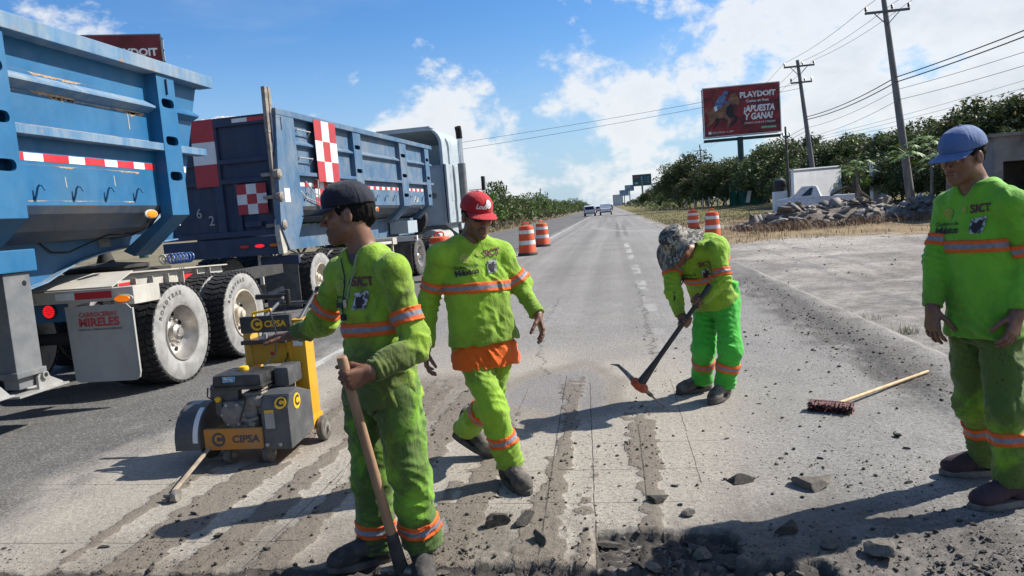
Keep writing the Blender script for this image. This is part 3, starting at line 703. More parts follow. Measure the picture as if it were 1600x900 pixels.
def rear_trailer():
    X0 = -4.55; t = thing('dump_trailer', 'bright blue dump trailer with scuffed top rim and slotted uprights', 'dump trailer', loc=(X0, 4.0, 0)); Y0 = 4.0
    yb, zt, zb = .4 - Y0, 3.35, 1.87; P = .13       # plate set back from the uprights
    yf = lambda z: (7.70 + (z - 1.87) / (3.35 - 1.87) * .60) - Y0
    b = MB(); b.prism([(yb, zb), (yf(zb), zb), (yf(zt - .06), zt - .06), (yb, zt - .06)], 0, -P - .012, -P); pl = b.build('side_plate', 'blue_paint', t)
    b = MB(); b.prism([(yb, zb), (yf(zb), zb), (yf(zt - .06), zt - .06), (yb, zt - .06)], 0, -2.5 + P, -2.5 + P + .012); b.build('side_plate', 'blue_paint', t)
    b = MB(); b.add([(-P - .012, yf(zb), zb), (-2.5 + P, yf(zb), zb), (-2.5 + P, yf(zt - .06), zt - .06), (-P - .012, yf(zt - .06), zt - .06)], [(0, 1, 2, 3)]); b.add([(-P, yf(zb) - .02, zb), (-2.5 + P, yf(zb) - .02, zb), (-2.5 + P, yf(zt) - .02, zt - .06), (-P, yf(zt) - .02, zt - .06)], [(0, 1, 2, 3)]); b.build('front_wall', 'blue_paint', t)
    for s, x0, x1 in ((1, -P - .02, .03), (-1, -2.53, -2.5 + P + .02)):
        b = MB(); b.box((x0, yb, zt - .13), (x1, yf(zt) + .05, zt)); b.build('top_rim', 'blue_rim_worn', t, bevel=.008)
    b = MB(); b.box((-2.5 + P + .03, yf(zt) - .12, zt - .13), (-P - .03, yf(zt) + .03, zt - .005)); b.build('top_rim', 'blue_rim_worn', t, bevel=.008)
    ups = [(7.29, 7.60), (5.02, 5.33), (2.75, 3.06), (.48, .79)]
    for (a, c) in ups:
        b = MB(); slotted_post(b, a - Y0, c - Y0, 1.76, zt - .132, 0.0, P, [2.93, 2.54, 2.17]); b.build('upright', 'blue_paint', t, fix=True)
        b = MB(); b.prism([(0, 1.76), (-P, 1.76), (-.62, 1.42), (-.5, 1.36)][::1], 1, a - Y0 + .004, c - Y0 - .004); b.build('upright_foot', 'blue_chassis', t)
    edges = [(.79, 2.75), (3.06, 5.02), (5.33, 7.29), (7.60, None)]
    for (a, c) in edges:
        e1 = yf(2.92) - .03 if c is None else c - Y0; e2 = yf(2.5) + .16 if c is None else c - Y0
        b = MB(); b.prism([(-P, 2.945), (-.035, 2.885), (-.035, 2.865), (-P, 2.82)], 1, a - Y0 + .002, e1 - .002); b.build('side_rib', 'blue_rim_worn' if c == 7.29 else 'blue_paint', t, bevel=.003)
        b = MB(); b.box((-P, a - Y0 + .002, 2.43), (-.005, e2 - .002, 2.505)); b.build('side_rib', 'blue_rim_worn', t, bevel=.004)
        e3 = yf(2.25) - .01 if c is None else c - Y0 - .02
        y = a - Y0 + .02; k = 0; seq = (.17, .21, .30, .20, .27, .18, .25, .17, .3) if c else (.2, .3)
        while y < e3 - .01:
            w = min(seq[k % len(seq)], e3 - y); b = MB(); b.box((-P, y, 2.235), (-P + .003, y + w, 2.30)); b.build('reflector_tape', 'tape_red' if k % 2 == 0 and c else 'tape_white', pl); y += w; k += 1
    for y0, y1, z, h, sd in ((5.40, 7.2, 2.80, .045, 1), (5.4, 6.6, 2.972, .035, 2), (5.36, 7.25, 2.535, .03, 3), (5.45, 7.0, 2.205, .02, 4), (5.4, 6.2, 2.82, .06, 5), (6.7, 7.2, 2.81, .05, 6), (5.5, 6.9, 1.91, .02, 7), (3.2, 4.9, 2.8, .05, 8)): flake(pl, -P + .0015, y0 - Y0, y1 - Y0, z, h, sd)
    for y, z0, z1 in ((6.93, 2.62, 2.78), (6.60, 2.05, 2.16), (5.95, 2.02, 2.12)): b = MB(); b.add([(-P + .0016, y - Y0, z1), (-P + .0016, y + .012 - Y0, z1 - .01), (-P + .0016, y + .018 - Y0, z0), (-P + .0016, y + .004 - Y0, z0 + .01)], [(0, 1, 2, 3)]); b.build('scratch', 'flap_grey', pl, fix=False)
    for y in (5.58, 6.03, 6.45, 6.88): b = MB(); hook(b, -P, y - Y0, 1.98); b.build('tarp_hook', 'blue_paint', pl, smooth=True)
    for y in (3.3, 3.75, 4.2, 4.65): b = MB(); hook(b, -P, y - Y0, 1.98); b.build('tarp_hook', 'blue_paint', pl, smooth=True)
    b = MB(); b.cbox((0, 0, 0), (.03, .012, .16), Matrix.Translation((.006, 7.44 - Y0, 3.10))); b.build('lashing_slot', 'blue_shaded', t, bevel=.003)
    oval_lamp('marker_lamp', t, (-.10, 7.06 - Y0, 1.78), .17, .075, 'lamp_amber', 'x')
    # tub: rounded belly below the side plates
    sec = [(-P, zb), (-.17, 1.80), (-.30, 1.66), (-.52, 1.58), (-.9, 1.55), (-1.6, 1.55), (-1.98, 1.58), (-2.2, 1.66), (-2.33, 1.80), (-2.5 + P, zb)]
    b = MB(); y1, y2 = yb, 7.35 - Y0
    vs = [(x, y, z) for y in (y1, y2) for x, z in sec] + [(x * .8 - .25, yf(zb), zb + (z - zb) * .25) for x, z in sec]
    n = len(sec); b.add(vs, [(r * n + i, r * n + i + 1, (r + 1) * n + i + 1, (r + 1) * n + i) for r in (0, 1) for i in range(n - 1)] + [tuple(range(n))]); b.build('tub', 'tub_dusty', t)
    # chassis beams, cut up at the front to clear the dolly
    for x in (-.70, -1.80):
        pol = [(yb, 1.15), (5.96 - Y0, 1.17), (6.2 - Y0, 1.215), (6.4 - Y0, 1.29), (6.65 - Y0, 1.37), (7.0 - Y0, 1.43), (7.39 - Y0, 1.47), (8.35 - Y0, 1.515), (8.40 - Y0, 1.66), (7.6 - Y0, 1.665), (yb, 1.62)]
        b = MB(); b.prism(pol, 0, x - .012, x); bm_ = b.build('chassis_beam', 'blue_chassis', t)
        low = pol[:8]; b = MB(); vs = [(xx, y, z - .002 - q) for q in (0, .014) for y, z in low for xx in (x - .10, x + .07)]; m = len(low)
        b.add(vs, [(2 * i, 2 * i + 1, 2 * i + 3, 2 * i + 2) for i in range(m - 1)] + [(2 * m + 2 * i, 2 * m + 2 * i + 2, 2 * m + 2 * i + 3, 2 * m + 2 * i + 1) for i in range(m - 1)] + [(2 * i + 1, 2 * m + 2 * i + 1, 2 * m + 2 * i + 3, 2 * i + 3) for i in range(m - 1)] + [(2 * i, 2 * i + 2, 2 * m + 2 * i + 2, 2 * m + 2 * i) for i in range(m - 1)]); b.build('flange', 'blue_rim_worn', bm_)
        b = MB(); b.box((x - .10, 7.7 - Y0, 1.668), (x + .08, 8.42 - Y0, 1.683)); b.build('flange', 'cream_frame', bm_)
        b = MB(); b.lathe([(.0005, .004), (.042, .003), (.05, .0)], 18, MY(x + .001, 8.05 - Y0, 1.60)); b.build('bolt_hole', 'dark_void', bm_)
    b = MB(); b.box((-.702, 7.02 - Y0, 1.48), (-.688, 7.20 - Y0, 1.62)); b.build('data_plate', 'leg_grey', t)
    b = MB(); b.box((-1.8, 5.2 - Y0, 1.2), (-.72, 5.3 - Y0, 1.5)); b.box((-1.8, 7.5 - Y0, 1.52), (-.72, 7.62 - Y0, 1.64)); b.build('cross_member', 'under_dark', t)
    b = MB(); p0 = Vector((-.45, 7.35 - Y0, 1.62)); b.tube([(-.13, 7.06 - Y0, 1.73), (-.14, 7.02 - Y0, 1.64), (-.25, 6.98 - Y0, 1.60), (-.45, 6.85 - Y0, 1.60), (-.6, 6.7 - Y0, 1.52), (-.66, 6.55 - Y0, 1.46), (-.68, 6.35 - Y0, 1.47), (-.69, 6.2 - Y0, 1.58)], .008, 8); b.build('lamp_cable', 'dark_void', t, smooth=True)
    # landing legs, wound up clear of the road
    for x in (-.40, -2.0):
        b = MB(); b.box((x - .13, 5.36 - Y0, .50), (x + .07, 5.64 - Y0, 1.33)); leg = b.build('landing_leg', 'leg_grey', t, bevel=.014)
        b = MB(); b.box((x - .16, 5.30 - Y0, 1.335), (x + .10, 5.70 - Y0, 1.52)); b.build('bracket', 'blue_paint', leg, bevel=.01)
        b = MB(); b.box((x - .15, 5.34 - Y0, .47), (x + .09, 5.66 - Y0, .52)); b.build('collar', 'leg_grey', leg, bevel=.01)
        b = MB(); b.box((x - .10, 5.40 - Y0, .37), (x + .04, 5.60 - Y0, .47)); b.build('inner_leg', 'leg_grey', leg, bevel=.01)
        b = MB(); b.prism([(5.56 - Y0, .335), (5.84 - Y0, .335), (5.83 - Y0, .35), (5.70 - Y0, .42), (5.66 - Y0, .48), (5.60 - Y0, .49), (5.56 - Y0, .44)], 0, x - .11, x - .085); b.prism([(5.56 - Y0, .335), (5.84 - Y0, .335), (5.83 - Y0, .35), (5.70 - Y0, .42), (5.66 - Y0, .48), (5.60 - Y0, .49), (5.56 - Y0, .44)], 0, x + .055, x + .08)
        b.box((x - .14, 5.30 - Y0, .318), (x + .12, 5.86 - Y0, .336)); b.lathe([(.022, -.24), (.034, -.24), (.034, 0), (.022, 0)], 16, MY(x + .105, 5.625 - Y0, .445), closed=True); b.build('sand_shoe', 'zinc', leg, bevel=.004)
        b = MB(); b.box((x - .12, 4.98 - Y0, .345), (x + .10, 5.28 - Y0, .362)); b.prism([(5.0 - Y0, .362), (5.26 - Y0, .362), (5.18 - Y0, .45), (5.08 - Y0, .45)], 0, x + .05, x + .075); b.build('sand_shoe', 'zinc', leg, bevel=.004)
        b = MB(); b.lathe([(.0005, .004), (.02, .003), (.024, 0)], 14, MY(x + .071, 5.57 - Y0, 1.24)); b.build('bolt_hole', 'dark_void', leg)
    # rear running gear, out of the picture but standing on the road
    for y in (1.2, 2.5):
        for x, sd in ((0.0, 1), (-.33, 1), (-2.5, -1), (-2.17, -1)): wheel(t, x, y - Y0, facing=sd, lugs=20, holes=False)
        b = MB(); b.tube([(-2.2, y - Y0, .53), (-.3, y - Y0, .53)], .06, 10); b.build('axle', 'under_dark', t)
def dolly():
    X0, Y0 = -4.55, 7.85; t = thing('converter_dolly', 'cream framed two axle dolly with mud flap under the bright blue trailer', 'trailer dolly', loc=(X0, Y0, 0))
    for i, y in enumerate((7.22, 8.58)):
        for x, sd in ((0, 1), (-.34, 1), (-2.5, -1), (-2.16, -1)):
            o = wheel(t, x, y - Y0, facing=sd, rim='rim_steel' if i == 0 else 'rim_cream', lugs=44)
        b = MB(); b.tube([(-2.2, y - Y0, .53), (-.3, y - Y0, .53)], .065, 10); b.build('axle', 'under_dark', t, smooth=True)
        tx = 'ROADTRAX'
        b = MB()
        for k, ch in enumerate(tx):
            a = R(62) - k * R(9.2) ; V, Fs = text_mesh(ch, .062, bold=.002)
            M = MY(.007, y - Y0, .53) @ Matrix.Rotation(a + R(90), 4, 'Z') @ Matrix.Translation((0, .415, 0)); b.add([M @ v for v in V], Fs)
        b.build('tyre_lettering', 'rubber_side_dark', t, fix=False)
    for x in (-.62, -1.85):
        b = MB(); b.prism([(6.40 - Y0, 1.02), (6.95 - Y0, 1.19), (9.25 - Y0, 1.11), (9.25 - Y0, .93), (6.95 - Y0, .98), (6.40 - Y0, .93)], 0, x - .012, x); rl = b.build('frame_rail', 'cream_frame', t)
        b = MB(); vs = [(xx, y, z) for (y, z) in ((6.38 - Y0, 1.025), (6.95 - Y0, 1.195), (9.27 - Y0, 1.115)) for xx in (x - .09, x + .07)]; vs += [(a, c, d + .014) for a, c, d in vs]
        b.add(vs, [(0, 1, 3, 2), (2, 3, 5, 4), (6, 8, 9, 7), (8, 10, 11, 9), (1, 7, 9, 3), (3, 9, 11, 5), (0, 2, 8, 6), (2, 4, 10, 8), (0, 6, 7, 1), (4, 5, 11, 10)]); b.build('top_flange', 'cream_frame', rl)
        for y in (7.05, 7.35, 7.65, 7.95, 8.25, 8.55, 8.85): b = MB(); b.box((x, y - Y0, .97), (x + .06, y - Y0 + .012, 1.12)); b.build('gusset', 'cream_frame', rl)
        for k, (ya, yc) in enumerate(((7.08, 7.33), (8.30, 8.53))): b = MB(); b.box((x + .001, ya - Y0, 1.02), (x + .004, yc - Y0, 1.09)); b.build('reflector_tape', 'tape_red', rl)
    b = MB(); b.box((-2.40, 6.34 - Y0, .98), (-.10, 6.44 - Y0, 1.10)); bm_ = b.build('rear_beam', 'cream_frame', t, bevel=.01)
    for i, (a, c) in enumerate(((-.70, -.50), (-.50, -.12))): b = MB(); b.box((a, 6.335 - Y0, 1.01), (c, 6.339 - Y0, 1.075)); b.build('reflector_tape', ('tape_white', 'tape_red')[i], bm_)
    b = MB(); b.prism([(-.10, 6.34 - Y0), (.06, 6.40 - Y0), (.10, 6.75 - Y0), (.06, 6.76 - Y0), (-.10, 6.44 - Y0)], 2, .93, 1.10); b.build('fender_bracket', 'cream_frame', t, bevel=.006)
    oval_lamp('marker_lamp', t, (-.015, 6.352 - Y0, .995), .17, .066, 'lamp_amber')
    # swept cover plate between the beam and the rails
    b = MB(); b.add([(-1.4, 6.36 - Y0, 1.105), (-.12, 6.36 - Y0, 1.105), (-.30, 6.95 - Y0, 1.215), (-1.4, 6.95 - Y0, 1.215)] + [(-1.4, 6.36 - Y0, 1.115), (-.12, 6.36 - Y0, 1.115), (-.30, 6.95 - Y0, 1.225), (-1.4, 6.95 - Y0, 1.225)], [(0, 3, 2, 1), (4, 5, 6, 7), (0, 1, 5, 4), (1, 2, 6, 5), (2, 3, 7, 6), (3, 0, 4, 7)]); b.build('cover_plate', 'cream_frame', t)
    # mud flap, rounded at the lower corners
    x0, x1, z0, z1, r = -.575, .09, .225, .95, .055; pol = [(x0 - .015, z1), (x0, z0 + r)]
    for k in range(5): a = R(180 + 22.5 * k); pol.append((x0 + r + r * math.cos(a), z0 + r + r * math.sin(a)))
    for k in range(5): a = R(270 + 22.5 * k); pol.append((x1 - r + r * math.cos(a), z0 + r + r * math.sin(a)))
    pol += [(x1, z1 - .05), (x1 - .05, z1)]
    b = MB(); b.prism(pol, 1, 6.300 - Y0, 6.312 - Y0); fl = b.build('mud_flap', 'flap_grey', t)
    b = MB(); b.prism([(x1 - .002, .25), (x1 + .012, .3), (x1 + .012, z1 - .04), (x1 - .002, z1 - .05)], 1, 6.294 - Y0, 6.316 - Y0); b.build('edge_strip', 'flap_grey', fl)
    F = lambda x, z: frame((x, 6.2975 - Y0, z), (1, 0, 0), (0, 0, 1))
    text_on('lettering', 'CARROCERIAS', F(-.26, .865), 'print_red', fl, .058, bold=.002, sx=1.02, shear=.1); text_on('lettering', 'MIRELES', F(-.255, .79), 'print_red', fl, .108, bold=.005, sx=1.08)
    text_on('lettering', 'FABRICACION Y REPARACION DE REMOLQUES', F(-.25, .725), 'print_grey', fl, .024, bold=.0005, sx=.88)
    # blue cross plate carrying the stop lamp
    b = MB(); b.prism([(-2.3, 1.09), (-.60, 1.09), (-.60, 1.02), (-.70, .80), (-2.3, .80)], 1, 6.45 - Y0, 6.465 - Y0); bp = b.build('lamp_plate', 'blue_chassis', t)
    b = MB(); b.lathe([(.075, 0), (.075, .012), (.064, .016), (0, .016)], 28, Matrix.Translation((-.87, 6.449 - Y0, .905)) @ Matrix.Rotation(R(90), 4, 'X')); lo = b.build('stop_lamp', 'under_dark', bp, smooth=True)
    b = MB()
    for rr, nn in ((0, 1), (.020, 6), (.038, 12), (.054, 18)):
        for k in range(nn): a = 2 * math.pi * k / nn; b.lathe([(.0085, .0), (.007, .006), (0, .008)], 8, Matrix.Translation((-.87 + rr * math.cos(a), 6.433 - Y0, .905 + rr * math.sin(a))) @ Matrix.Rotation(R(90), 4, 'X'))
    b.build('lens', 'lamp_red', lo)
    # air hoses coiled at the coupling
    for k, (mt, x, rr) in enumerate((('hose_white', -.66, .055), ('hose_blue', -.56, .055))):
        b = MB(); b.tube([(x + rr * math.cos(i * .6) + i * .0012, 8.02 - Y0 + .0045 * i, 1.28 + rr * math.sin(i * .6)) for i in range(70)], .010, 6); b.build('air_hose', mt, t, smooth=True)
    b = MB(); b.lathe([(.42, 1.20), (.45, 1.23), (.45, 1.26), (.10, 1.30), (.06, 1.42), (0, 1.42)], 24, Matrix.Translation((-1.25, 7.85 - Y0, 0))); b.box((-1.7, 7.3 - Y0, 1.0), (-.8, 8.4 - Y0, 1.2)); b.build('fifth_wheel', 'under_dark', t)
    b = MB(); b.box((-1.45, 9.2 - Y0, .80), (-1.05, 12.0 - Y0, .95)); b.build('drawbar', 'under_dark', t)
pmat('hose_white', (.55, .54, .5), rough=.6); pmat('hose_blue', (.05, .12, .34), rough=.5)
def lead_trailer():
    t = thing('dump_trailer', 'dusty blue loaded dump trailer with red and white checked panels', 'dump trailer', loc=(-5.85, 12.0, 0), rz=R(-3.4))
    P = .11; zt, zb = 3.69, 1.95; yr, yf = .78, 10.05
    b = MB(); b.prism([(yr, zb), (yf - .35, zb), (yf - .02, zt - .06), (yr, zt - .06)], 0, -P - .012, -P); pl = b.build('side_plate', 'blue_dusty', t)
    b = MB(); b.prism([(yr, zb), (yf - .35, zb), (yf - .02, zt - .06), (yr, zt - .06)], 0, -2.5 + P, -2.5 + P + .012); b.build('side_plate', 'blue_dusty', t)
    b = MB(); b.box((-2.5 + P + .02, yf - .36, zb), (-P - .02, yf - .34, zt - .05)); b.build('front_wall', 'blue_dusty', t)
    for x0, x1 in ((-P - .02, .02), (-2.52, -2.5 + P + .02)): b = MB(); b.box((x0, yr, zt - .11), (x1, yf + .10, zt)); b.build('top_rim', 'blue_dusty', t, bevel=.008)
    for (a, c) in ((4.22, 4.66), (7.27, 7.80), (9.46, 9.84)):
        b = MB(); slotted_post(b, a, c, 1.92, zt - .112, 0.0, P, [3.25, 2.72, 2.2]); b.build('upright', 'blue_dusty', t)
        b = MB(); b.prism([(0, 1.92), (-P, 1.92), (-.55, 1.62), (-.42, 1.56)], 1, a + .004, c - .004); b.build('upright_foot', 'blue_dusty', t)
    for (a, c) in ((1.45, 4.22), (4.66, 7.27), (7.80, 9.46), (9.84, 10.15)):
        b = MB(); b.prism([(-P, 3.19), (-.02, 3.13), (-.02, 3.10), (-P, 3.06)], 1, a + .002, c - .002); b.build('side_rib', 'blue_dusty', t)
        b = MB(); b.box((-P, a + .002, 2.52), (.0, c - .002, 2.59)); b.build('side_rib', 'blue_dusty', t, bevel=.004)
        y = a + .03; k = 0
        while y < c - .05 and c < 10: w = min(.19, c - .03 - y); b = MB(); b.box((-P, y, 2.33), (-P + .003, y + w, 2.40)); b.build('reflector_tape', ('tape_red', 'tape_white')[k % 2], pl); y += w; k += 1
    for y in (4.95, 5.55, 6.15, 6.75, 8.05, 8.6, 9.15, 1.8, 3.5): b = MB(); hook(b, -P, y, 2.13, 1.15); b.build('tarp_hook', 'blue_dusty', pl, smooth=True)
    oval_lamp('marker_lamp', t, (-.07, 5.45, 1.85), .18, .10, 'lamp_amber_off', 'x')
    text_on('number', '1401', frame((-P + .004, 8.65, 2.10), (0, 1, 0), (0, 0, 1)), 'tape_white', pl, .24)
    # ladder rungs in the first bay
    for z in (3.38, 2.86):
        for y0, y1 in ((1.55, 2.15),): b = MB(); b.tube([(-P, y0, z - .12), (-.01, y0 + .02, z), (-.01, y1 - .02, z), (-P, y1, z - .12)], .014, 8); b.build('step_rung', 'zinc', t, smooth=True)
    b = MB(); b.tube([(-P, 1.5, 2.35), (.03, 1.6, 2.1), (.04, 2.1, 2.0), (.02, 2.2, 2.45), (-P, 2.25, 2.5)], .012, 8); b.tube([(-P, 1.9, 2.45), (.03, 1.95, 2.2), (.03, 2.6, 2.05)], .012, 8); b.build('tarp_rope', 'zinc', t, smooth=True)
    # checked panels on the side
    def checks(par, x0, y0, z0, cw, ch, nr, nc, face, first=0, slant=0.0):
        for r in range(nr):
            for c in range(nc):
                m = 'red_panel' if (r + c + first) % 2 == 0 else 'white_paint'; b = MB(); u0, u1 = y0 + c * cw, y0 + (c + 1) * cw; w0, w1 = z0 - (r + 1) * ch, z0 - r * ch
                s0, s1 = slant * (z0 - w0), slant * (z0 - w1)
                if face == 'x': b.prism([(u0 + s0, w0), (u1 + s0, w0), (u1 + s1, w1), (u0 + s1, w1)], 0, x0, x0 + .004)
                else: b.prism([(u0 + s0, w0), (u1 + s0, w0), (u1 + s1, w1), (u0 + s1, w1)], 1, x0 - .004, x0)
                b.build('check_panel', m, par)
    checks(t, .025, 2.24, 3.64, .335, .405, 3, 3, 'x'); checks(t, -P + .004, 2.30, 2.46, .20, .165, 3, 3, 'x')
    # tub
    sec = [(-P, zb), (-.15, 1.88), (-.28, 1.74), (-.5, 1.66), (-.9, 1.63), (-1.6, 1.63), (-2.0, 1.66), (-2.22, 1.74), (-2.35, 1.88), (-2.5 + P, zb)]; n = len(sec)
    b = MB(); vs = [(x, y, z) for y in (yr, yf - .9) for x, z in sec] + [(x * .85 - .18, yf - .35, zb + (z - zb) * .2) for x, z in sec]
    b.add(vs, [(r * n + i, r * n + i + 1, (r + 1) * n + i + 1, (r + 1) * n + i) for r in (0, 1) for i in range(n - 1)] + [tuple(range(n))]); b.build('tub', 'tub_dusty', t)
    # tail: gate, its frame and hinge arm
    yg = .75
    b = MB(); b.box((-2.46, yg, 1.50), (-.04, yg + .05, 3.56)); gate = b.build('tailgate', 'blue_shaded', t)
    for a, c in (((-2.46, yg - .06, 3.44), (-.04, yg - .001, 3.60)), ((-2.46, yg - .06, 2.42), (-.04, yg - .001, 2.50)), ((-2.46, yg - .06, 2.78), (-.04, yg - .001, 2.86)), ((-2.46, yg - .06, 1.46), (-.04, yg - .001, 1.56)), ((-1.30, yg - .058, 1.56), (-1.14, yg - .001, 3.44)), ((-.20, yg - .058, 1.56), (-.04, yg - .001, 3.44)), ((-2.46, yg - .058, 1.56), (-2.30, yg - .001, 3.44)), ((-.92, yg - .055, 1.56), (-.82, yg - .001, 2.42))):
        b = MB(); b.box(a, c); b.build('gate_frame', 'blue_shaded', gate, bevel=.008)
    checks(gate, yg - .062, -1.64, 3.60, .46, .40, 3, 1, 'y'); checks(gate, yg - .062, -.86, 2.39, .195, .18, 3, 3, 'y')
    for i, (a, c, w) in enumerate(((-.80, -.50, 'tape_white'), (-.50, -.12, 'tape_red'))): b = MB(); b.box((a, yg - .066, 3.49), (c, yg - .061, 3.56)); b.build('reflector_tape', w, gate)
    for z, w in ((3.1, 'tape_red'), (2.92, 'tape_white')): b = MB(); b.box((-.12, yg - .066, z), (-.06, yg - .0605, z + .17)); b.build('reflector_tape', w, gate)
    text_on('number', '6', frame((-1.66, yg - .064, 1.93), (1, 0, 0), (0, 0, 1)), 'flap_grey', gate, .25); text_on('number', '2', frame((-1.42, yg - .064, 1.78), (1, 0, 0), (0, 0, 1)), 'flap_grey', gate, .25)
    b = MB(); b.box((-.75, yg - .09, 1.62), (-.42, yg - .06, 1.72)); b.build('latch_plate', 'blue_shaded', gate, bevel=.01)
    # corner post (lit side) and rusty hinge arm standing above the rim
    b = MB(); b.prism([(.56, 1.60), (.80, 1.15), (1.02, 1.15), (1.45, 1.75), (1.45, zt - .02), (.80, zt - .02), (.66, 2.6)], 0, -.10, .012); cp = b.build('corner_post', 'blue_dusty', t, bevel=.01)
    b = MB(); b.prism([(.60, 3.25), (.70, 3.25), (.72, 4.05), (.62, 4.05)], 0, -.13, -.06); b.prism([(.72, 3.45), (.86, 3.45), (.80, 4.03), (.73, 4.05)], 0, -.10, -.05); arm = b.build('hinge_arm', 'rust_arm', t, bevel=.006)
    b = MB(); b.box((-.13, .62, 1.75), (-.07, .72, 3.30)); b.build('hinge_bar', 'rust_arm', arm, bevel=.006)
    for z in (2.52, 2.12, 1.62): b = MB(); b.lathe([(.085, -.10), (.085, .0), (.05, .02), (0, .02)], 14, MY(.035, .66, z)); b.box((-.30, .60, z - .03), (-.05, .70, z + .03)); b.build('hinge_pin', 'rust_arm', arm)
    b = MB(); b.prism([(.58, 1.72), (.68, 1.75), (.78, 1.45), (.74, 1.12), (.60, 1.10), (.54, 1.5)], 0, -.115, -.02); b.build('gate_lock', 'cream_frame', arm)
    b = MB(); b.box((.013, .80, 2.02), (.016, 1.0, 2.27)); b.build('data_plate', 'white_paint', cp)
    b = MB(); b.box((.013, .93, 3.32), (.02, .96, 3.55)); b.build('lashing_slot', 'blue_shaded', cp)
    # tail bar with lamps
    b = MB(); b.box((-2.46, .66, 1.10), (-.12, .80, 1.43)); bar = b.build('tail_bar', 'blue_shaded', t, bevel=.012)
    for x, m in ((-.80, 'lamp_red_off'), (-.50, 'lamp_red'), (-.21, 'lamp_amber_off')): oval_lamp('tail_lamp', bar, (x, .658, 1.27), .20, .072, m, rim='under_dark')
    # chassis, wheels, flap
    for x in (-.72, -1.78): b = MB(); b.box((x - .06, .8, 1.12), (x + .06, yf - .2, 1.60)); b.build('chassis_beam', 'blue_dusty', t)
    for i, y in enumerate((1.95, 3.30)):
        for x, sd in ((.03, 1), (-.31, 1), (-2.5, -1), (-2.16, -1)): wheel(t, x, y, facing=sd, rim='rim_cream', lugs=26, holes=False)
        b = MB(); b.tube([(-2.2, y, .53), (-.3, y, .53)], .065, 10); b.build('axle', 'under_dark', t, smooth=True)
    b = MB(); b.box((-.62, .92, .10), (.06, .932, .92)); fl = b.build('mud_flap', 'flap_black', t); b = MB(); b.box((-.66, .90, .90), (.10, .98, 1.06)); b.build('flap_bracket', 'blue_shaded', fl, bevel=.02); b = MB(); b.box((-.70, .88, .55), (-.655, .95, 1.14)); b.build('flap_bracket', 'cream_frame', fl)
    b = MB(); b.bar((-.58, .91, .36), (-.25, .91, .46), .012, .09, (0, 0, 1)); b.build('flap_patch', 'rust_arm', fl)
    b = MB(); b.box((-.80, 6.2, .95), (-.02, 6.5, 1.12)); b.box((-.55, 6.25, .55), (-.5, 6.3, .95)); b.box((-.1, 6.25, .55), (-.05, 6.3, .95)); b.box((-.58, 5.2, .98), (-.05, 6.2, 1.04)); b.build('spare_rack', 'cream_frame', t, bevel=.006)
    b = MB(); b.box((-.62, 7.7, 1.18), (-.10, 8.5, 1.52)); b.build('tool_box', 'cab_paint', t, bevel=.01)
    # load of pale crushed stone heaped above the rim
    xs = np.linspace(-2.36, -.14, 56); ys = np.linspace(.82, 9.6, 150); X, Y, Q = gridmesh(xs, ys); o = 0 * X
    Z = 3.44 + .24 * np.sin(np.clip((X + 2.36) / 2.22, 0, 1) * math.pi) ** .7 * (.75 + .25 * np.sin(Y * 1.1)) * np.clip((Y - .7) / .35, .25, 1) + .05 * fbm(np.c_[X * 6, Y * 6, o], 4) + .022 * vnoise(np.c_[X * 26, Y * 26, o])
    l = npmesh('stone_load', np.c_[X, Y, Z], Q, 'limestone_load'); l.location = (-5.85, 12.0, 0); l.rotation_euler = (0, 0, R(-3.4)); tag(l, 'heaped pale crushed stone filling the checked dump trailer', 'crushed stone', kind='stuff')
pmat('flap_black', (.045, .043, .042), (.10, .095, .09), 5, rough=.8)
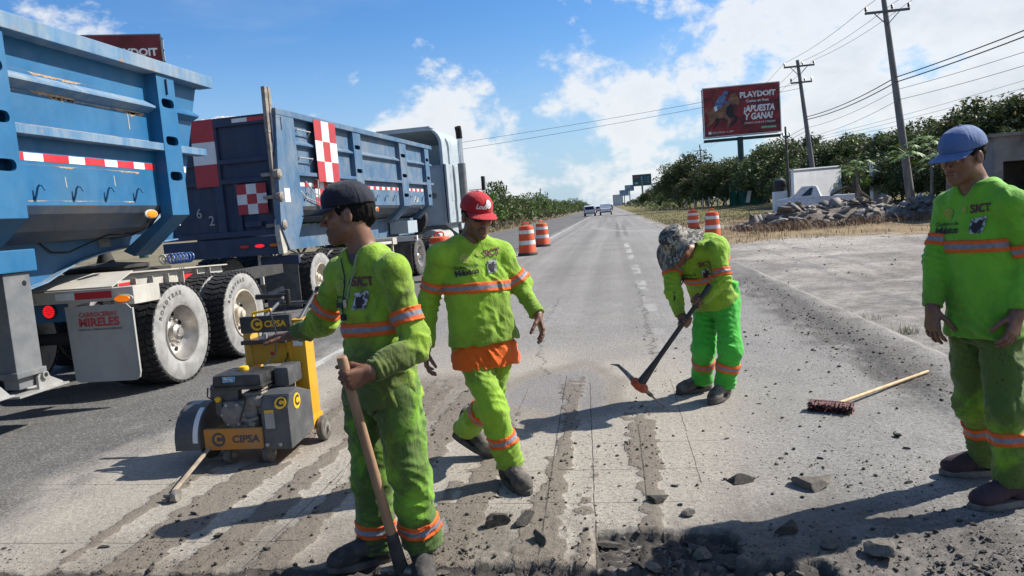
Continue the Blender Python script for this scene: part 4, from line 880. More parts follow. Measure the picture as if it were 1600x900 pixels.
def tractor():
    t = thing('truck_tractor', 'pale grey highway tractor unit with hollow roof fairing and upright chrome exhaust', 'truck', loc=(-5.85, 12.0, 0), rz=R(-3.4))
    yb = 11.35; xr, xl = .0, -2.45
    # cab shell with rounded fairing open at the back
    arch = [(xl, 1.30), (xl, 3.1)]
    for k in range(9): a = R(180 - k * 11.25); arch.append((xl + .55 + .55 * math.cos(a), 3.85 + .55 * math.sin(a)))
    for k in range(9): a = R(90 - k * 11.25); arch.append((xr - .55 + .55 * math.cos(a), 3.85 + .55 * math.sin(a)))
    arch += [(xr, 3.1), (xr, 1.30)]
    n = len(arch); b = MB(); inner = [(x + (.09 if x < -1.2 else -.09), min(z, 4.31)) for x, z in arch]
    vs = [(x, yb, z) for x, z in arch] + [(x * (1 if z < 3.9 else 1), yb + 2.2, z - .0) for x, z in arch]
    b.add(vs, [(i, i + 1, n + i + 1, n + i) for i in range(n - 1)]); vs2 = [(x, yb, z) for x, z in inner] + [(x, yb + 1.5, z - .35) for x, z in inner]
    b.add(vs2, [(i, n + i, n + i + 1, i + 1) for i in range(n - 1)]); b.add([(x, yb, z) for x, z in arch] + [(x, yb, z) for x, z in inner], [(i, i + 1, n + i + 1, n + i) for i in range(n - 1)])
    b.add([(x, yb + 1.5, z - .35) for x, z in inner], [tuple(range(n))]); b.add([(x, yb + 2.2, z) for x, z in arch], [tuple(range(n))])
    b.build('cab', 'cab_paint', t, smooth=True)
    b = MB(); b.box((xl + .1, yb + .06, 1.3), (xr - .1, yb + .12, 3.2)); back = b.build('cab_back', 'cab_paint', t, bevel=.02)
    b = MB(); b.box((xl + .3, yb - .01, 4.40), (xr - .35, yb + .5, 4.44)); b.build('roof_lip', 'cab_paint', t, bevel=.01)
    b = MB(); b.lathe([(.09, 0), (.09, .02), (.06, .03), (0, .03)], 20, Matrix.Translation((-.42, yb + .058, 2.25)) @ Matrix.Rotation(R(90), 4, 'X')); b.build('vent_cap', 'leg_grey', back, smooth=True)
    b = MB(); b.box((-.55, yb + .03, 3.14), (-.12, yb + .059, 3.18)); b.build('grab_rail', 'zinc', back)
    # side extender panel beside the gap, with a raised door outline
    b = MB(); b.box((.02, yb - .05, 1.35), (.10, yb + 1.9, 3.22)); ext = b.build('side_panel', 'cab_paint', t, bevel=.03)
    b = MB(); b.box((.004, yb - .075, 1.35), (.03, yb - .052, 3.22)); b.build('edge_seal', 'dark_void', ext)
    for (a, c, d, e) in ((.35, 1.05, 2.05, 2.95), (.35, 1.0, 1.45, 1.75)): b = MB(); b.box((.10, yb + a, d), (.108, yb + c, e)); b.build('locker_door', 'cab_paint', ext, bevel=.004)
    # exhaust
    b = MB(); b.tube([(.36, yb + .9, 1.35), (.36, yb + .9, 3.25)], .13, 20); b.build('muffler_guard', 'leg_grey', t, smooth=True)
    b = MB(); b.tube([(.36, yb + .9, 3.0), (.36, yb + .9, 4.0), (.36, yb + .9, 4.30)], .085, 20, cap=False); ex = b.build('exhaust_stack', 'chrome', t, smooth=True)
    b = MB(); b.tube([(.36, yb + .9, 4.05), (.36, yb + .885, 4.25), (.36, yb + .80, 4.42)], .105, 20, cap=False); b.lathe([(0, 0), (.10, 0)], 20, Matrix.Translation((.36, yb + .80, 4.415)) @ Matrix.Rotation(R(28), 4, 'X')); b.build('stack_tip', 'dark_void', ex, smooth=True)
    b = MB(); b.box((.62, yb + 2.4, 2.38), (.72, yb + 2.6, 2.86)); b.tube([(.1, yb + 2.6, 2.42), (.62, yb + 2.5, 2.42)], .012, 8); b.build('wing_mirror', 'dark_void', t, bevel=.02)
    # bonnet far ahead
    b = MB(); b.prism([(yb + 2.2, 1.1), (yb + 4.4, 1.0), (yb + 4.4, 2.0), (yb + 3.0, 2.25), (yb + 2.2, 3.2)], 0, xl + .15, xr - .15); b.build('bonnet', 'cab_paint', t, bevel=.06)
    for x in (-.72, -1.78): b = MB(); b.box((x - .05, 6.6, .82), (x + .05, yb + 4.2, 1.06)); b.build('chassis_beam', 'under_dark', t)
    for i, y in enumerate((7.95, 9.30)):
        for x, sd in ((.10, 1), (-.24, 1), (-2.5, -1), (-2.16, -1)): wheel(t, x, y, facing=sd, rim='rim_steel', lugs=26, side='rubber_side_dark', holes=False)
        b = MB(); b.tube([(-2.2, y, .53), (-.3, y, .53)], .065, 10); b.build('axle', 'under_dark', t, smooth=True)
    for x, sd in ((.05, 1), (-2.45, -1)): wheel(t, x, yb + 3.6, facing=sd, rim='rim_steel', lugs=20, side='rubber_side_dark', holes=False)
    b = MB(); b.box((-.62, 7.22, .12), (.10, 7.232, .98)); b.build('mud_flap', 'flap_black', t)
    b = MB(); b.box((-.66, 7.18, .98), (.30, 7.26, 1.12)); b.build('flap_bracket', 'white_paint', t, bevel=.01); b = MB(); b.lathe([(.03, 0), (.03, .01), (0, .012)], 12, Matrix.Translation((.24, 7.178, 1.05)) @ Matrix.Rotation(R(90), 4, 'X')); b.build('reflector', 'lamp_amber_off', t)
    b = MB(); b.lathe([(.30, 0), (.33, .02), (.33, 1.5), (.30, 1.52)], 24, Matrix.Translation((-.30, yb - 1.0, .85)) @ Matrix.Rotation(R(-90), 4, 'X')); b.build('fuel_tank', 'zinc', t, smooth=True)
    b = MB(); b.lathe([(.45, -.1), (.47, 0), (.47, .2), (.40, .24), (.2, .24)], 28, Matrix.Translation((-.9, yb - .75, 1.55)) @ Matrix.Rotation(R(90), 4, 'X')); b.build('spare_tyre', 'rubber_tread', t, smooth=True)
rear_trailer(); dolly(); lead_trailer(); tractor()

JOINTS = {
 'p1': dict(head=(-1.091, 3.000, 1.549), neck=(-1.036, 3.020, 1.391), shL=(-0.883, 2.900, 1.304), elL=(-0.810, 2.860, 1.003), wrL=(-0.968, 2.730, 0.920), shR=(-1.189, 3.130, 1.293), elR=(-1.323, 3.200, 1.085), wrR=(-1.495, 3.260, 1.016), chest=(-1.034, 3.020, 1.219), waist=(-1.018, 3.020, 0.928), pel=(-1.022, 3.020, 0.803), hipL=(-0.940, 2.960, 0.795), knL=(-0.898, 2.900, 0.473), anL=(-0.892, 2.970, 0.115), hipR=(-1.107, 3.070, 0.774), knR=(-1.124, 3.070, 0.404), anR=(-1.140, 3.080, 0.074), gripL=(-1.022, 2.660, 0.929), handR=(-1.651, 3.360, 1.007), toolbot=(-0.966, 2.880, 0.044), tooltop=(-1.042, 2.660, 0.979)),
 'p2': dict(head=(-0.751, 4.130, 1.498), neck=(-0.805, 4.170, 1.378), shL=(-0.636, 4.220, 1.268), elL=(-0.553, 4.270, 1.075), wrL=(-0.455, 4.180, 0.913), shR=(-0.967, 4.060, 1.291), elR=(-1.075, 4.120, 1.040), wrR=(-1.103, 4.100, 0.766), chest=(-0.799, 4.150, 1.185), waist=(-0.792, 4.140, 0.891), pel=(-0.779, 4.150, 0.765), hipL=(-0.719, 4.220, 0.711), knL=(-0.783, 4.220, 0.400), anL=(-1.001, 4.460, 0.163), hipR=(-0.839, 4.100, 0.741), knR=(-0.708, 3.930, 0.431), anR=(-0.650, 3.970, 0.103)),
 'p3': dict(head=(0.453, 5.440, 1.166), neck=(0.560, 5.530, 1.140), shL=(0.727, 5.460, 1.137), elL=(0.752, 5.400, 0.910), wrL=(0.638, 5.300, 0.824), shR=(0.414, 5.660, 1.051), elR=(0.409, 5.520, 0.831), wrR=(0.463, 5.380, 0.710), chest=(0.648, 5.580, 1.055), waist=(0.754, 5.700, 0.812), pel=(0.749, 5.740, 0.700), back=(0.693, 5.620, 1.120), hipL=(0.810, 5.680, 0.675), knL=(0.799, 5.550, 0.375), anL=(0.746, 5.600, 0.080), hipR=(0.674, 5.800, 0.667), knR=(0.627, 5.700, 0.364), anR=(0.615, 5.840, 0.073), gripL=(0.567, 5.240, 0.777), gripR=(0.470, 5.240, 0.666), picktop=(0.648, 5.320, 0.889), pickhead=(0.118, 5.330, 0.195), pickA=(-0.081, 5.550, 0.313), pickB=(0.286, 5.400, 0.012)),
 'p4': dict(head=(1.610, 3.700, 1.596), neck=(1.683, 3.720, 1.459), shL=(1.738, 3.540, 1.371), elL=(1.824, 3.580, 1.102), wrL=(1.737, 3.500, 0.888), shR=(1.618, 3.860, 1.369), elR=(1.543, 3.830, 1.103), wrR=(1.482, 3.740, 0.893), chest=(1.677, 3.700, 1.297), waist=(1.692, 3.700, 0.968), pel=(1.692, 3.700, 0.816), hipL=(1.731, 3.630, 0.795), knL=(1.705, 3.540, 0.445), anL=(1.732, 3.530, 0.098), hipR=(1.660, 3.780, 0.774), knR=(1.686, 3.800, 0.406), anR=(1.795, 3.900, 0.084)),
}

# ---------------------------------------------------------------- implicit-surface modelling for people
A3 = lambda p: np.asarray(p, np.float32)
def cone(a, b, r1, r2):
    a = A3(a); b = A3(b)
    def f(P):
        ba = b - a; l2 = float(ba @ ba); t = np.clip(((P - a) @ ba) / l2, 0, 1)
        d = P - a - t[:, None] * ba; return np.sqrt((d * d).sum(1)) - (r1 + (r2 - r1) * t)
    return f
def ball(c, r): return cone(c, A3(c) + 1e-4, r, r)
def ell(c, rad, M=None):
    c = A3(c); rad = A3(rad); m = float(rad.min())
    def f(P):
        q = P - c
        if M is not None: q = q @ M
        k0 = np.sqrt(((q / rad) ** 2).sum(1)); k1 = np.sqrt(((q / (rad * rad)) ** 2).sum(1)) + 1e-9
        return k0 * (k0 - 1) / k1
    return f
def loft(a, b, side, secs, p=2.3):
    """solid round a straight axis a-b; secs: (t, half width along side, half depth, side offset, depth offset)"""
    a = A3(a); b = A3(b); L = float(np.linalg.norm(b - a)); ax = (b - a) / L; s = A3(side); s = s - ax * (s @ ax); s = s / np.linalg.norm(s); d = np.cross(ax, s)
    S = np.array(secs, np.float32)
    def f(P):
        q = P - a; t = (q @ ax) / L; tc = np.clip(t, S[0, 0], S[-1, 0])
        w = np.interp(tc, S[:, 0], S[:, 1]); h = np.interp(tc, S[:, 0], S[:, 2])
        u = q @ s - np.interp(tc, S[:, 0], S[:, 3]); v = q @ d - np.interp(tc, S[:, 0], S[:, 4])
        e = (np.abs(u / w) ** p + np.abs(v / h) ** p) ** (1 / p)
        dr = (e - 1) * np.minimum(w, h); da = np.abs(t - tc) * L
        return np.where(da > 0, np.where(dr > 0, np.hypot(np.maximum(dr, 0), da), np.maximum(dr, da)), dr)
    return f
def sun_(k, *fs):
    def f(P):
        d = fs[0](P)
        for g in fs[1:]:
            e = g(P); h = np.clip(0.5 + 0.5 * (d - e) / k, 0, 1); d = d * (1 - h) + e * h - k * h * (1 - h)
        return d
    return f
def ssub(k, f1, f2):
    def f(P):
        d = f1(P); e = -f2(P); h = np.clip(0.5 - 0.5 * (d - e) / k, 0, 1); return d * (1 - h) + e * h + k * h * (1 - h)
    return f
def inter(f1, f2): return lambda P: np.maximum(f1(P), f2(P))
def off(f1, r): return lambda P: f1(P) - r
def half(o, n):
    o = A3(o); n = A3(n); n = n / np.linalg.norm(n); return lambda P: (P - o) @ n
def slab(o, n, w):
    o = A3(o); n = A3(n); n = n / np.linalg.norm(n); return lambda P: np.abs((P - o) @ n) - w
def nets(f, lo, hi, h, K=4):
    """surface nets of f<0 on a grid of step h, evaluated only near the surface"""
    lo = A3(lo); hi = A3(hi); nb = np.ceil((hi - lo) / (h * K)).astype(int) + 1; n = nb * K + 1
    ci = [np.arange(b + 1) for b in nb]
    G = np.stack(np.meshgrid(*[lo[i] + (ci[i]) * h * K for i in range(3)], indexing='ij'), -1).reshape(-1, 3).astype(np.float32)
    c = f(G).reshape(nb + 1)
    cen = np.stack(np.meshgrid(*[lo[i] + (np.arange(nb[i]) + .5) * h * K for i in range(3)], indexing='ij'), -1).reshape(-1, 3).astype(np.float32)
    act = np.abs(f(cen).reshape(nb)) < h * K * 1.9
    cs = [c[i:i + nb[0], j:j + nb[1], k:k + nb[2]] for i in (0, 1) for j in (0, 1) for k in (0, 1)]
    cmin = np.minimum.reduce(cs); cmax = np.maximum.reduce(cs); act |= (cmin < 0) & (cmax > 0)
    vals = np.repeat(np.repeat(np.repeat((cmin + cmax) * .5, K, 0), K, 1), K, 2); full = np.empty(n, np.float32); full[:] = 1.0
    full[:-1, :-1, :-1] = np.where(vals < 0, -1, 1)
    m = np.zeros(n, bool); ma = np.repeat(np.repeat(np.repeat(act, K, 0), K, 1), K, 2)
    for i in (0, 1):
        for j in (0, 1):
            for k in (0, 1): m[i:i + nb[0] * K, j:j + nb[1] * K, k:k + nb[2] * K] |= ma
    idx = np.argwhere(m); full[m] = f((lo + idx * h).astype(np.float32))
    v = full; s = v < 0; nc = n - 1
    corners = [(i, j, k) for i in (0, 1) for j in (0, 1) for k in (0, 1)]
    sub = lambda a, c_: a[c_[0]:c_[0] + nc[0], c_[1]:c_[1] + nc[1], c_[2]:c_[2] + nc[2]]
    cnt = sum(sub(s, q).astype(np.int8) for q in corners); actc = (cnt > 0) & (cnt < 8); ac = np.argwhere(actc)
    if not len(ac): return np.zeros((0, 3)), np.zeros((0, 4), int)
    pos = np.zeros((len(ac), 3)); num = np.zeros(len(ac))
    at = lambda q: v[ac[:, 0] + q[0], ac[:, 1] + q[1], ac[:, 2] + q[2]]
    for ax in range(3):
        for u in (0, 1):
            for w in (0, 1):
                q0 = [u, w]; q0.insert(ax, 0); q1 = list(q0); q1[ax] = 1
                a = at(q0); b = at(q1); x = (a < 0) != (b < 0)
                tt = np.where(x, a / np.where(np.abs(a - b) < 1e-12, 1, a - b), 0); p = np.array(q0)[None, :].repeat(len(ac), 0).astype(float); p[:, ax] += tt
                pos += p * x[:, None]; num += x
    V = lo + (ac + pos / num[:, None]) * h
    ID = -np.ones(nc, np.int64); ID[actc] = np.arange(len(ac)); Qs = []
    for ax in range(3):
        o1, o2 = [(1, 2), (2, 0), (0, 1)][ax]
        sl = [slice(1, nc[i]) for i in range(3)]; sl[ax] = slice(0, nc[ax]); sh = list(sl); sh[ax] = slice(1, nc[ax] + 1)
        x = s[tuple(sl)] != s[tuple(sh)]; e = np.argwhere(x); flip = s[tuple(sl)][x]
        for i in (o1, o2): e[:, i] += 1
        def cid(d1, d2):
            g = e.copy(); g[:, o1] -= d1; g[:, o2] -= d2; return ID[g[:, 0], g[:, 1], g[:, 2]]
        q = np.stack([cid(1, 1), cid(0, 1), cid(0, 0), cid(1, 0)], -1); q[~flip] = q[~flip][:, ::-1]
        Qs.append(q[(q >= 0).all(1)])
    return V, np.concatenate(Qs)
def largest(V, Q):
    """keep the biggest connected piece"""
    lab = np.arange(len(V)); e = np.concatenate([Q[:, [0, 1]], Q[:, [1, 2]], Q[:, [2, 3]]])
    for _ in range(200):
        m = np.minimum(lab[e[:, 0]], lab[e[:, 1]]); l2 = lab.copy(); np.minimum.at(l2, e[:, 0], m); np.minimum.at(l2, e[:, 1], m)
        l2 = l2[l2]; l2 = l2[l2]
        if (l2 == lab).all(): break
        lab = l2
    u, c = np.unique(lab, return_counts=True); k = lab == u[c.argmax()]
    ix = -np.ones(len(V), int); ix[k] = np.arange(k.sum()); Q = Q[k[Q[:, 0]]]; return V[k], ix[Q]
def vnormals(V, Q):
    n = np.cross(V[Q[:, 2]] - V[Q[:, 0]], V[Q[:, 3]] - V[Q[:, 1]]); N = np.zeros_like(V)
    for k in range(4): np.add.at(N, Q[:, k], n)
    return N / (np.linalg.norm(N, axis=1)[:, None] + 1e-12)
def relax(V, Q, it=2, lam=.5):
    for _ in range(it):
        S = np.zeros_like(V); c = np.zeros(len(V))
        for k in range(4):
            for d in (1, 3):
                np.add.at(S, Q[:, k], V[Q[:, (k + d) % 4]]); np.add.at(c, Q[:, k], 1)
        V = V + lam * (S / np.maximum(c, 1)[:, None] - V)
    return V
def bounds(pts, pad):
    p = np.array(pts, float); return p.min(0) - pad, p.max(0) + pad
def merge(parts):
    Vs, Qs, b = [], [], 0
    for V, Q in parts: Vs.append(V); Qs.append(Q + b); b += len(V)
    return np.concatenate(Vs), np.concatenate(Qs)

# ---------------------------------------------------------------- cloth, skin and leather
def skin_mat():
    m, t, b = newmat('skin'); v = t.obj(); c = t.attr('col', 'Color')
    n = t.noise(v, 35, 5, .6); k = t.ramp(n, .2, .8, .82, 1.15)
    cc = t.n('ShaderNodeVectorMath', operation='SCALE'); t.L.new(c, cc.inputs[0]); t.L.new(k, cc.inputs['Scale'])
    t.put(b.inputs['Base Color'], cc.outputs[0]); t.put(b.inputs['Roughness'], t.ramp(n, .3, .7, .40, .58))
    b.inputs['Subsurface Weight'].default_value = .08; b.inputs['Subsurface Radius'].default_value = (.012, .005, .003); b.inputs['Subsurface Scale'].default_value = .5
    t.put(b.inputs['Normal'], t.bump(t.noise(v, 260, 3, .6), .25, .0012))
skin_mat()
def cloth_mat(name, col, dirt, damt=.6, dscale=5.0, dlo=.5, dhi=.72, spots=.4, transl=.0):
    m, t, b = newmat(name); v = t.pos(); g = t.attr('grime')
    n = t.noise(v, 9, 5, .6); c = t.mix(t.ramp(n, .25, .8), tuple(x * .86 for x in col), tuple(min(1., x * 1.06) for x in col))
    d = t.noise(v, dscale, 7, .7, .5); f = t.math('MULTIPLY', t.ramp(t.math('ADD', d, t.math('MULTIPLY', g, .22)), dlo, dhi), damt)
    c = t.mix(f, c, dirt)
    s = t.noise(v, 55, 3, .6); sm = t.math('MULTIPLY', t.ramp(t.math('ADD', s, t.math('MULTIPLY', g, .10)), .71, .78), spots)
    c = t.mix(sm, c, (.03, .035, .02))
    t.put(b.inputs['Base Color'], c); b.inputs['Roughness'].default_value = .78; b.inputs['Specular IOR Level'].default_value = .25
    b.inputs['Sheen Weight'].default_value = .15
    w = t.noise(v, 420, 2, .5); t.put(b.inputs['Normal'], t.bump(t.math('ADD', t.math('MULTIPLY', w, .25), t.math('ADD', t.noise(v, 22, 5, .62), t.math('MULTIPLY', t.noise(v, 11, 4, .6, 1.2, sc=(1.6, 1.6, .5)), 1.6))), .5, .010))
def band_mat(name='reflective_band', orange=(.72, .115, .010), grey=(.22, .22, .255)):
    m, t, b = newmat(name); v = t.pos(); a = t.math('ABSOLUTE', t.attr('band'))
    n = t.noise(v, 60, 4, .6); f = t.math('LESS_THAN', a, .36)
    c = t.mix(f, t.mix(t.ramp(n, .3, .8), orange, tuple(x * .8 for x in orange)), t.mix(t.ramp(n, .3, .7), grey, tuple(x * .7 for x in grey)))
    t.put(b.inputs['Base Color'], c); t.put(b.inputs['Roughness'], t.math('SUBTRACT', .75, t.math('MULTIPLY', f, .3)))
    t.put(b.inputs['Normal'], t.bump(t.noise(v, 40, 4, .6), .4, .004))
band_mat()
GREEN = (.36, .74, .022)
cloth_mat('hivis_worn', (.245, .395, .028), (.055, .068, .022), .85, 4.6, .45, .70, .8)
cloth_mat('hivis_worn_trousers', (.19, .40, .028), (.045, .064, .020), .85, 5.0, .43, .70, .95)
cloth_mat('hivis_clean', (.250, .440, .030), (.12, .17, .026), .6, 4.0, .48, .75, .35)
cloth_mat('hivis_green_trousers', (.058, .44, .045), (.035, .22, .022), .5, 5.0, .52, .8, .25)
cloth_mat('hivis_shirt_standing', (.165, .45, .030), (.09, .19, .018), .6, 4.5, .50, .75, .3)
cloth_mat('hivis_dark_trousers', (.22, .40, .024), (.055, .080, .022), .85, 3.6, .42, .68, .9)
cloth_mat('orange_cloth', (.68, .115, .008), (.45, .09, .01), .3, 5, .55, .8, .05)
cloth_mat('navy_cap', (.008, .010, .022), (.03, .03, .035), .3, 5, .5, .8, .0)
cloth_mat('red_cap', (.42, .012, .018), (.22, .015, .015), .4, 5, .5, .8, .0)
cloth_mat('blue_cap', (.085, .145, .30), (.14, .19, .30), .5, 5, .5, .8, .0)
def camo_mat():
    m, t, b = newmat('camo_cloth'); v = t.pos()
    a = t.noise(v, 17, 2, .5, 1.2, sc=(1, 1, .7)); d = t.noise(v, 21, 2, .5, 1.4, off=(5, 3, 1)); e = t.noise(v, 28, 3, .5, 1.0, off=(1, 8, 4))
    c = t.mix(t.ramp(a, .44, .50), (.135, .125, .10), (.30, .28, .235)); c = t.mix(t.ramp(d, .52, .55), c, (.040, .038, .038)); c = t.mix(t.ramp(e, .56, .59), c, (.085, .075, .055))
    t.put(b.inputs['Base Color'], c); b.inputs['Roughness'].default_value = .85; t.put(b.inputs['Normal'], t.bump(t.noise(v, 30, 5, .6), .5, .006))
camo_mat()
pmat('leather_dusty', (.050, .042, .036), (.17, .150, .125), 12, .38, .72, rough=.85, bump=.004, bscale=60, dirt=(.22, .195, .165), dscale=9, dlo=.52, dhi=.75, damt=.7)
pmat('leather_black', (.024, .022, .021), (.10, .09, .08), 12, .42, .75, rough=.8, bump=.004, bscale=60, dirt=(.17, .15, .13), dscale=9, dlo=.54, dhi=.78, damt=.7)
pmat('shoe_maroon', (.045, .022, .030), (.075, .05, .05), 9, .45, .8, rough=.85, bump=.003, bscale=120)
pmat('shoe_sole', (.16, .15, .135), (.08, .075, .07), 12, rough=.9)
pmat('sole_dark', (.035, .032, .03), (.10, .09, .08), 12, rough=.9)
pmat('hair_black', (.005, .0045, .0045), (.010, .009, .008), 60, rough=.8, spec=.15, bump=.004, bscale=160, sc=(1, 1, .25))
pmat('print_dark', (.030, .022, .030), rough=.8); pmat('print_maroon', (.13, .02, .045), rough=.8)
pmat('print_gold', (.36, .34, .07), (.30, .42, .06), 40, rough=.8)
pmat('print_emblem', (.055, .065, .07), (.42, .45, .43), 46, .46, .54, rough=.7)
pmat('print_white', (.72, .72, .72), rough=.8)
pmat('chain_metal', (.45, .44, .42), rough=.35, metal=.9); pmat('lanyard', (.012, .012, .016), rough=.7)
pmat('lens_dark', (.006, .006, .008), rough=.12)
# ---------------------------------------------------------------- body pieces
def nrm(v): v = np.asarray(v, float); return v / (np.linalg.norm(v) + 1e-12)
def hand_sdf(w, d, n, side, curl=(.5, .5, .5), spread=.1, thumb=(.6, .75, .35), tcurl=.5, sc=1.0, fan=(0, 0, 0, 0)):
    """right hand side=-1, left +1; d from wrist to knuckles, n out of the palm"""
    d = nrm(d); n = nrm(n - d * np.dot(n, d)) if True else n; l = np.cross(d, n) * (1 if side < 0 else -1); w = np.asarray(w, float)
    fs = []; pts = [w]
    for i in range(4):
        o = .031 - .0205 * i; k = w + (d * (.092, .096, .092, .083)[i] + l * o) * sc
        fs.append(cone(w + l * o * .55 * sc + d * .004, k, .0175 * sc, .0128 * sc))
    palm = sun_(.014, *fs); fing = []
    for i in range(4):
        o = .031 - .0205 * i; p = w + (d * (.092, .096, .092, .083)[i] + l * o) * sc; ln = (.072, .080, .075, .058)[i] * sc
        dd = nrm(d + l * spread * (1.5 - i) * .5); a = 0.0; r = .0098 * sc * (1 if i < 3 else .88)
        for q, (fr, c) in enumerate(zip((.46, .30, .24), curl)):
            a += c + fan[i] * (.6 if q < 2 else .4); v = dd * math.cos(a) + n * math.sin(a); e = p + v * ln * fr
            fing.append(cone(p, e, r, r * .92)); p = e; r *= .92
            pts.append(p)
    p = w + (d * .022 + l * .026 + n * .006) * sc; v = nrm(d * thumb[0] + l * thumb[1] + n * thumb[2]); r = .0135 * sc; th = []
    for q, ln in enumerate((.046, .034, .027)):
        e = p + v * ln * sc; th.append(cone(p, e, r, r * .86)); p = e; r *= .86; pts.append(p)
        v = nrm(v + (n * .5 + d * .6 - l * .45) * tcurl)
    f1 = sun_(.006, palm, *fing); return sun_(.010, f1, sun_(.004, *th)), pts
def grip(c, axis, wristhint, nsign, r, side, sc=1.0):
    """place a hand so that it closes round a rod through c"""
    c = np.asarray(c, float); a = nrm(axis); d = c - np.asarray(wristhint, float); d = nrm(d - a * np.dot(d, a)); n = nrm(np.cross(a, d)) * nsign
    w = c - n * (r + .017) * sc - d * .082 * sc
    return hand_sdf(w, d, n, side, curl=(1.25, 1.35, .75), spread=0.0, thumb=(.75, .45, .75), tcurl=.75, sc=sc), w
SKIN = np.array([.205, .093, .053])
def head_sdf(O, Rm):
    """Rm columns: person's left (x), face forward (y), up (z)"""
    T = lambda p: O + Rm @ np.asarray(p, float); E = lambda c, r: ell(T(c), r, A3(Rm))
    skull = E((0, -.014, .030), (.075, .096, .090)); face = E((0, .028, -.030), (.0595, .062, .082))
    f = sun_(.03, skull, face, cone(T((.036, .012, -.066)), T((.012, .066, -.097)), .026, .020), cone(T((-.036, .012, -.066)), T((-.012, .066, -.097)), .026, .020))
    f = sun_(.014, f, ball(T((0, .077, -.100)), .0155), ball(T((.043, .052, -.022)), .024), ball(T((-.043, .052, -.022)), .024), cone(T((-.034, .080, .018)), T((.034, .080, .018)), .0115, .0115))
    f = ssub(.010, f, ball(T((.031, .103, -.003)), .0165)); f = ssub(.010, f, ball(T((-.031, .103, -.003)), .0165))
    f = sun_(.004, f, ball(T((.031, .0765, -.004)), .0125), ball(T((-.031, .0765, -.004)), .0125))
    nose = sun_(.006, cone(T((0, .086, .010)), T((0, .110, -.030)), .0075, .0110), ball(T((.0125, .097, -.035)), .0085), ball(T((-.0125, .097, -.035)), .0085))
    f = sun_(.007, f, nose)
    f = sun_(.005, f, cone(T((-.017, .0885, -.0605)), T((.017, .0885, -.0605)), .0078, .0078), cone(T((-.015, .0875, -.0740)), T((.015, .0875, -.0740)), .0090, .0090))
    f = ssub(.003, f, cone(T((-.020, .098, -.067)), T((.020, .098, -.067)), .0030, .0030))
    for s in (1, -1):
        f = sun_(.006, f, E((s * .079, -.006, -.008), (.0095, .020, .031)))
        f = ssub(.004, f, E((s * .090, -.002, -.006), (.006, .010, .018)))
    return f
def head_colors(V, O, Rm, tone, stubble=.35):
    q = (V - O) @ Rm; x, y, z = q[:, 0], q[:, 1], q[:, 2]; C = np.tile(SKIN * tone, (len(V), 1))
    def lay(m, c):
        nonlocal C
        m = np.clip(m, 0, 1)[:, None]; C = C * (1 - m) + np.asarray(c)[None] * m
    g = lambda cx, cy, cz, sx, sy, sz: np.exp(-(((np.abs(x) - cx) / sx) ** 2 + ((y - cy) / sy) ** 2 + ((z - cz) / sz) ** 2))
    lay(.35 * g(.035, .06, -.03, .02, .03, .02), SKIN * tone * (1.25, 1.0, .95))
    lay(stubble * sstep(-.045, -.06, z) * sstep(.02, .05, y) + stubble * 1.6 * g(0, .09, -.052, .02, .02, .006), (.035, .022, .017))
    lay(.75 * g(0, .090, -.067, .018, .012, .010), SKIN * tone * (1.05, .70, .72))
    lay((z < -.0655) * (z > -.0685) * (np.abs(x) < .021) * (y > .07) * .8, (.03, .012, .01))
    lay(1.1 * g(.031, .088, .020, .019, .02, .0055), (.012, .009, .008))
    e = g(.031, .088, -.004, .0125, .02, .0048) * (y > .074); lay(e * 1.3, (.42, .39, .36)); lay((g(.031, .09, -.004, .0052, .02, .0055) > .5) * (y > .07) * .95, (.012, .008, .006))
    lay(.8 * g(.031, .09, .0035, .015, .02, .002), (.02, .012, .01))
    return C
def folds(P, srcs, seed=0, base=.006):
    """cloth relief: soft hanging folds, slanting creases, pulled folds gathered round joints"""
    P = np.asarray(P, float); w = fbm(P * 6 + seed, 3); w2 = fbm(P * 4 + seed + 40, 3)
    h = base * 1.1 * vnoise(np.c_[P[:, 0] * 13 + w * 1.5, P[:, 1] * 13 + w2 * 1.5, P[:, 2] * 2.6 + seed])
    h = h + base * .8 * (1 - 2.4 * np.abs(vnoise(np.c_[P[:, 0] * 8 + P[:, 2] * 6 + w * 1.6, P[:, 1] * 8 - P[:, 2] * 5, P[:, 2] * 4 + w2 + seed])))
    h = h + base * .28 * (1 - 2.2 * np.abs(vnoise(np.c_[P[:, 0] * 17 - P[:, 2] * 13 + w * 3, P[:, 1] * 17 + P[:, 2] * 9, P[:, 2] * 9 + seed * 2])))
    h = h + base * .10 * (1 - 2.4 * np.abs(vnoise(np.c_[P[:, 0] * 30 + P[:, 2] * 22 + w * 5, P[:, 1] * 30 - P[:, 2] * 18, P[:, 2] * 14 + seed * 3])))
    for i, (c, rad, ax, lam, amp) in enumerate(srcs):
        q = P - np.asarray(c); d2 = (q * q).sum(1) / rad ** 2; k = np.exp(-d2 * 1.6)
        k = k * np.clip(.45 + 1.3 * vnoise(P * 9 + i * 7.7 + seed), 0, 1.2)
        ph = (q @ nrm(ax)) / lam * math.pi + 4.0 * w + 2.5 * w2
        h = h + amp * k * ((1 - np.abs(np.sin(ph))) ** 1.2 * 1.5 - .5)
    return h
PERSON_INFO = {}
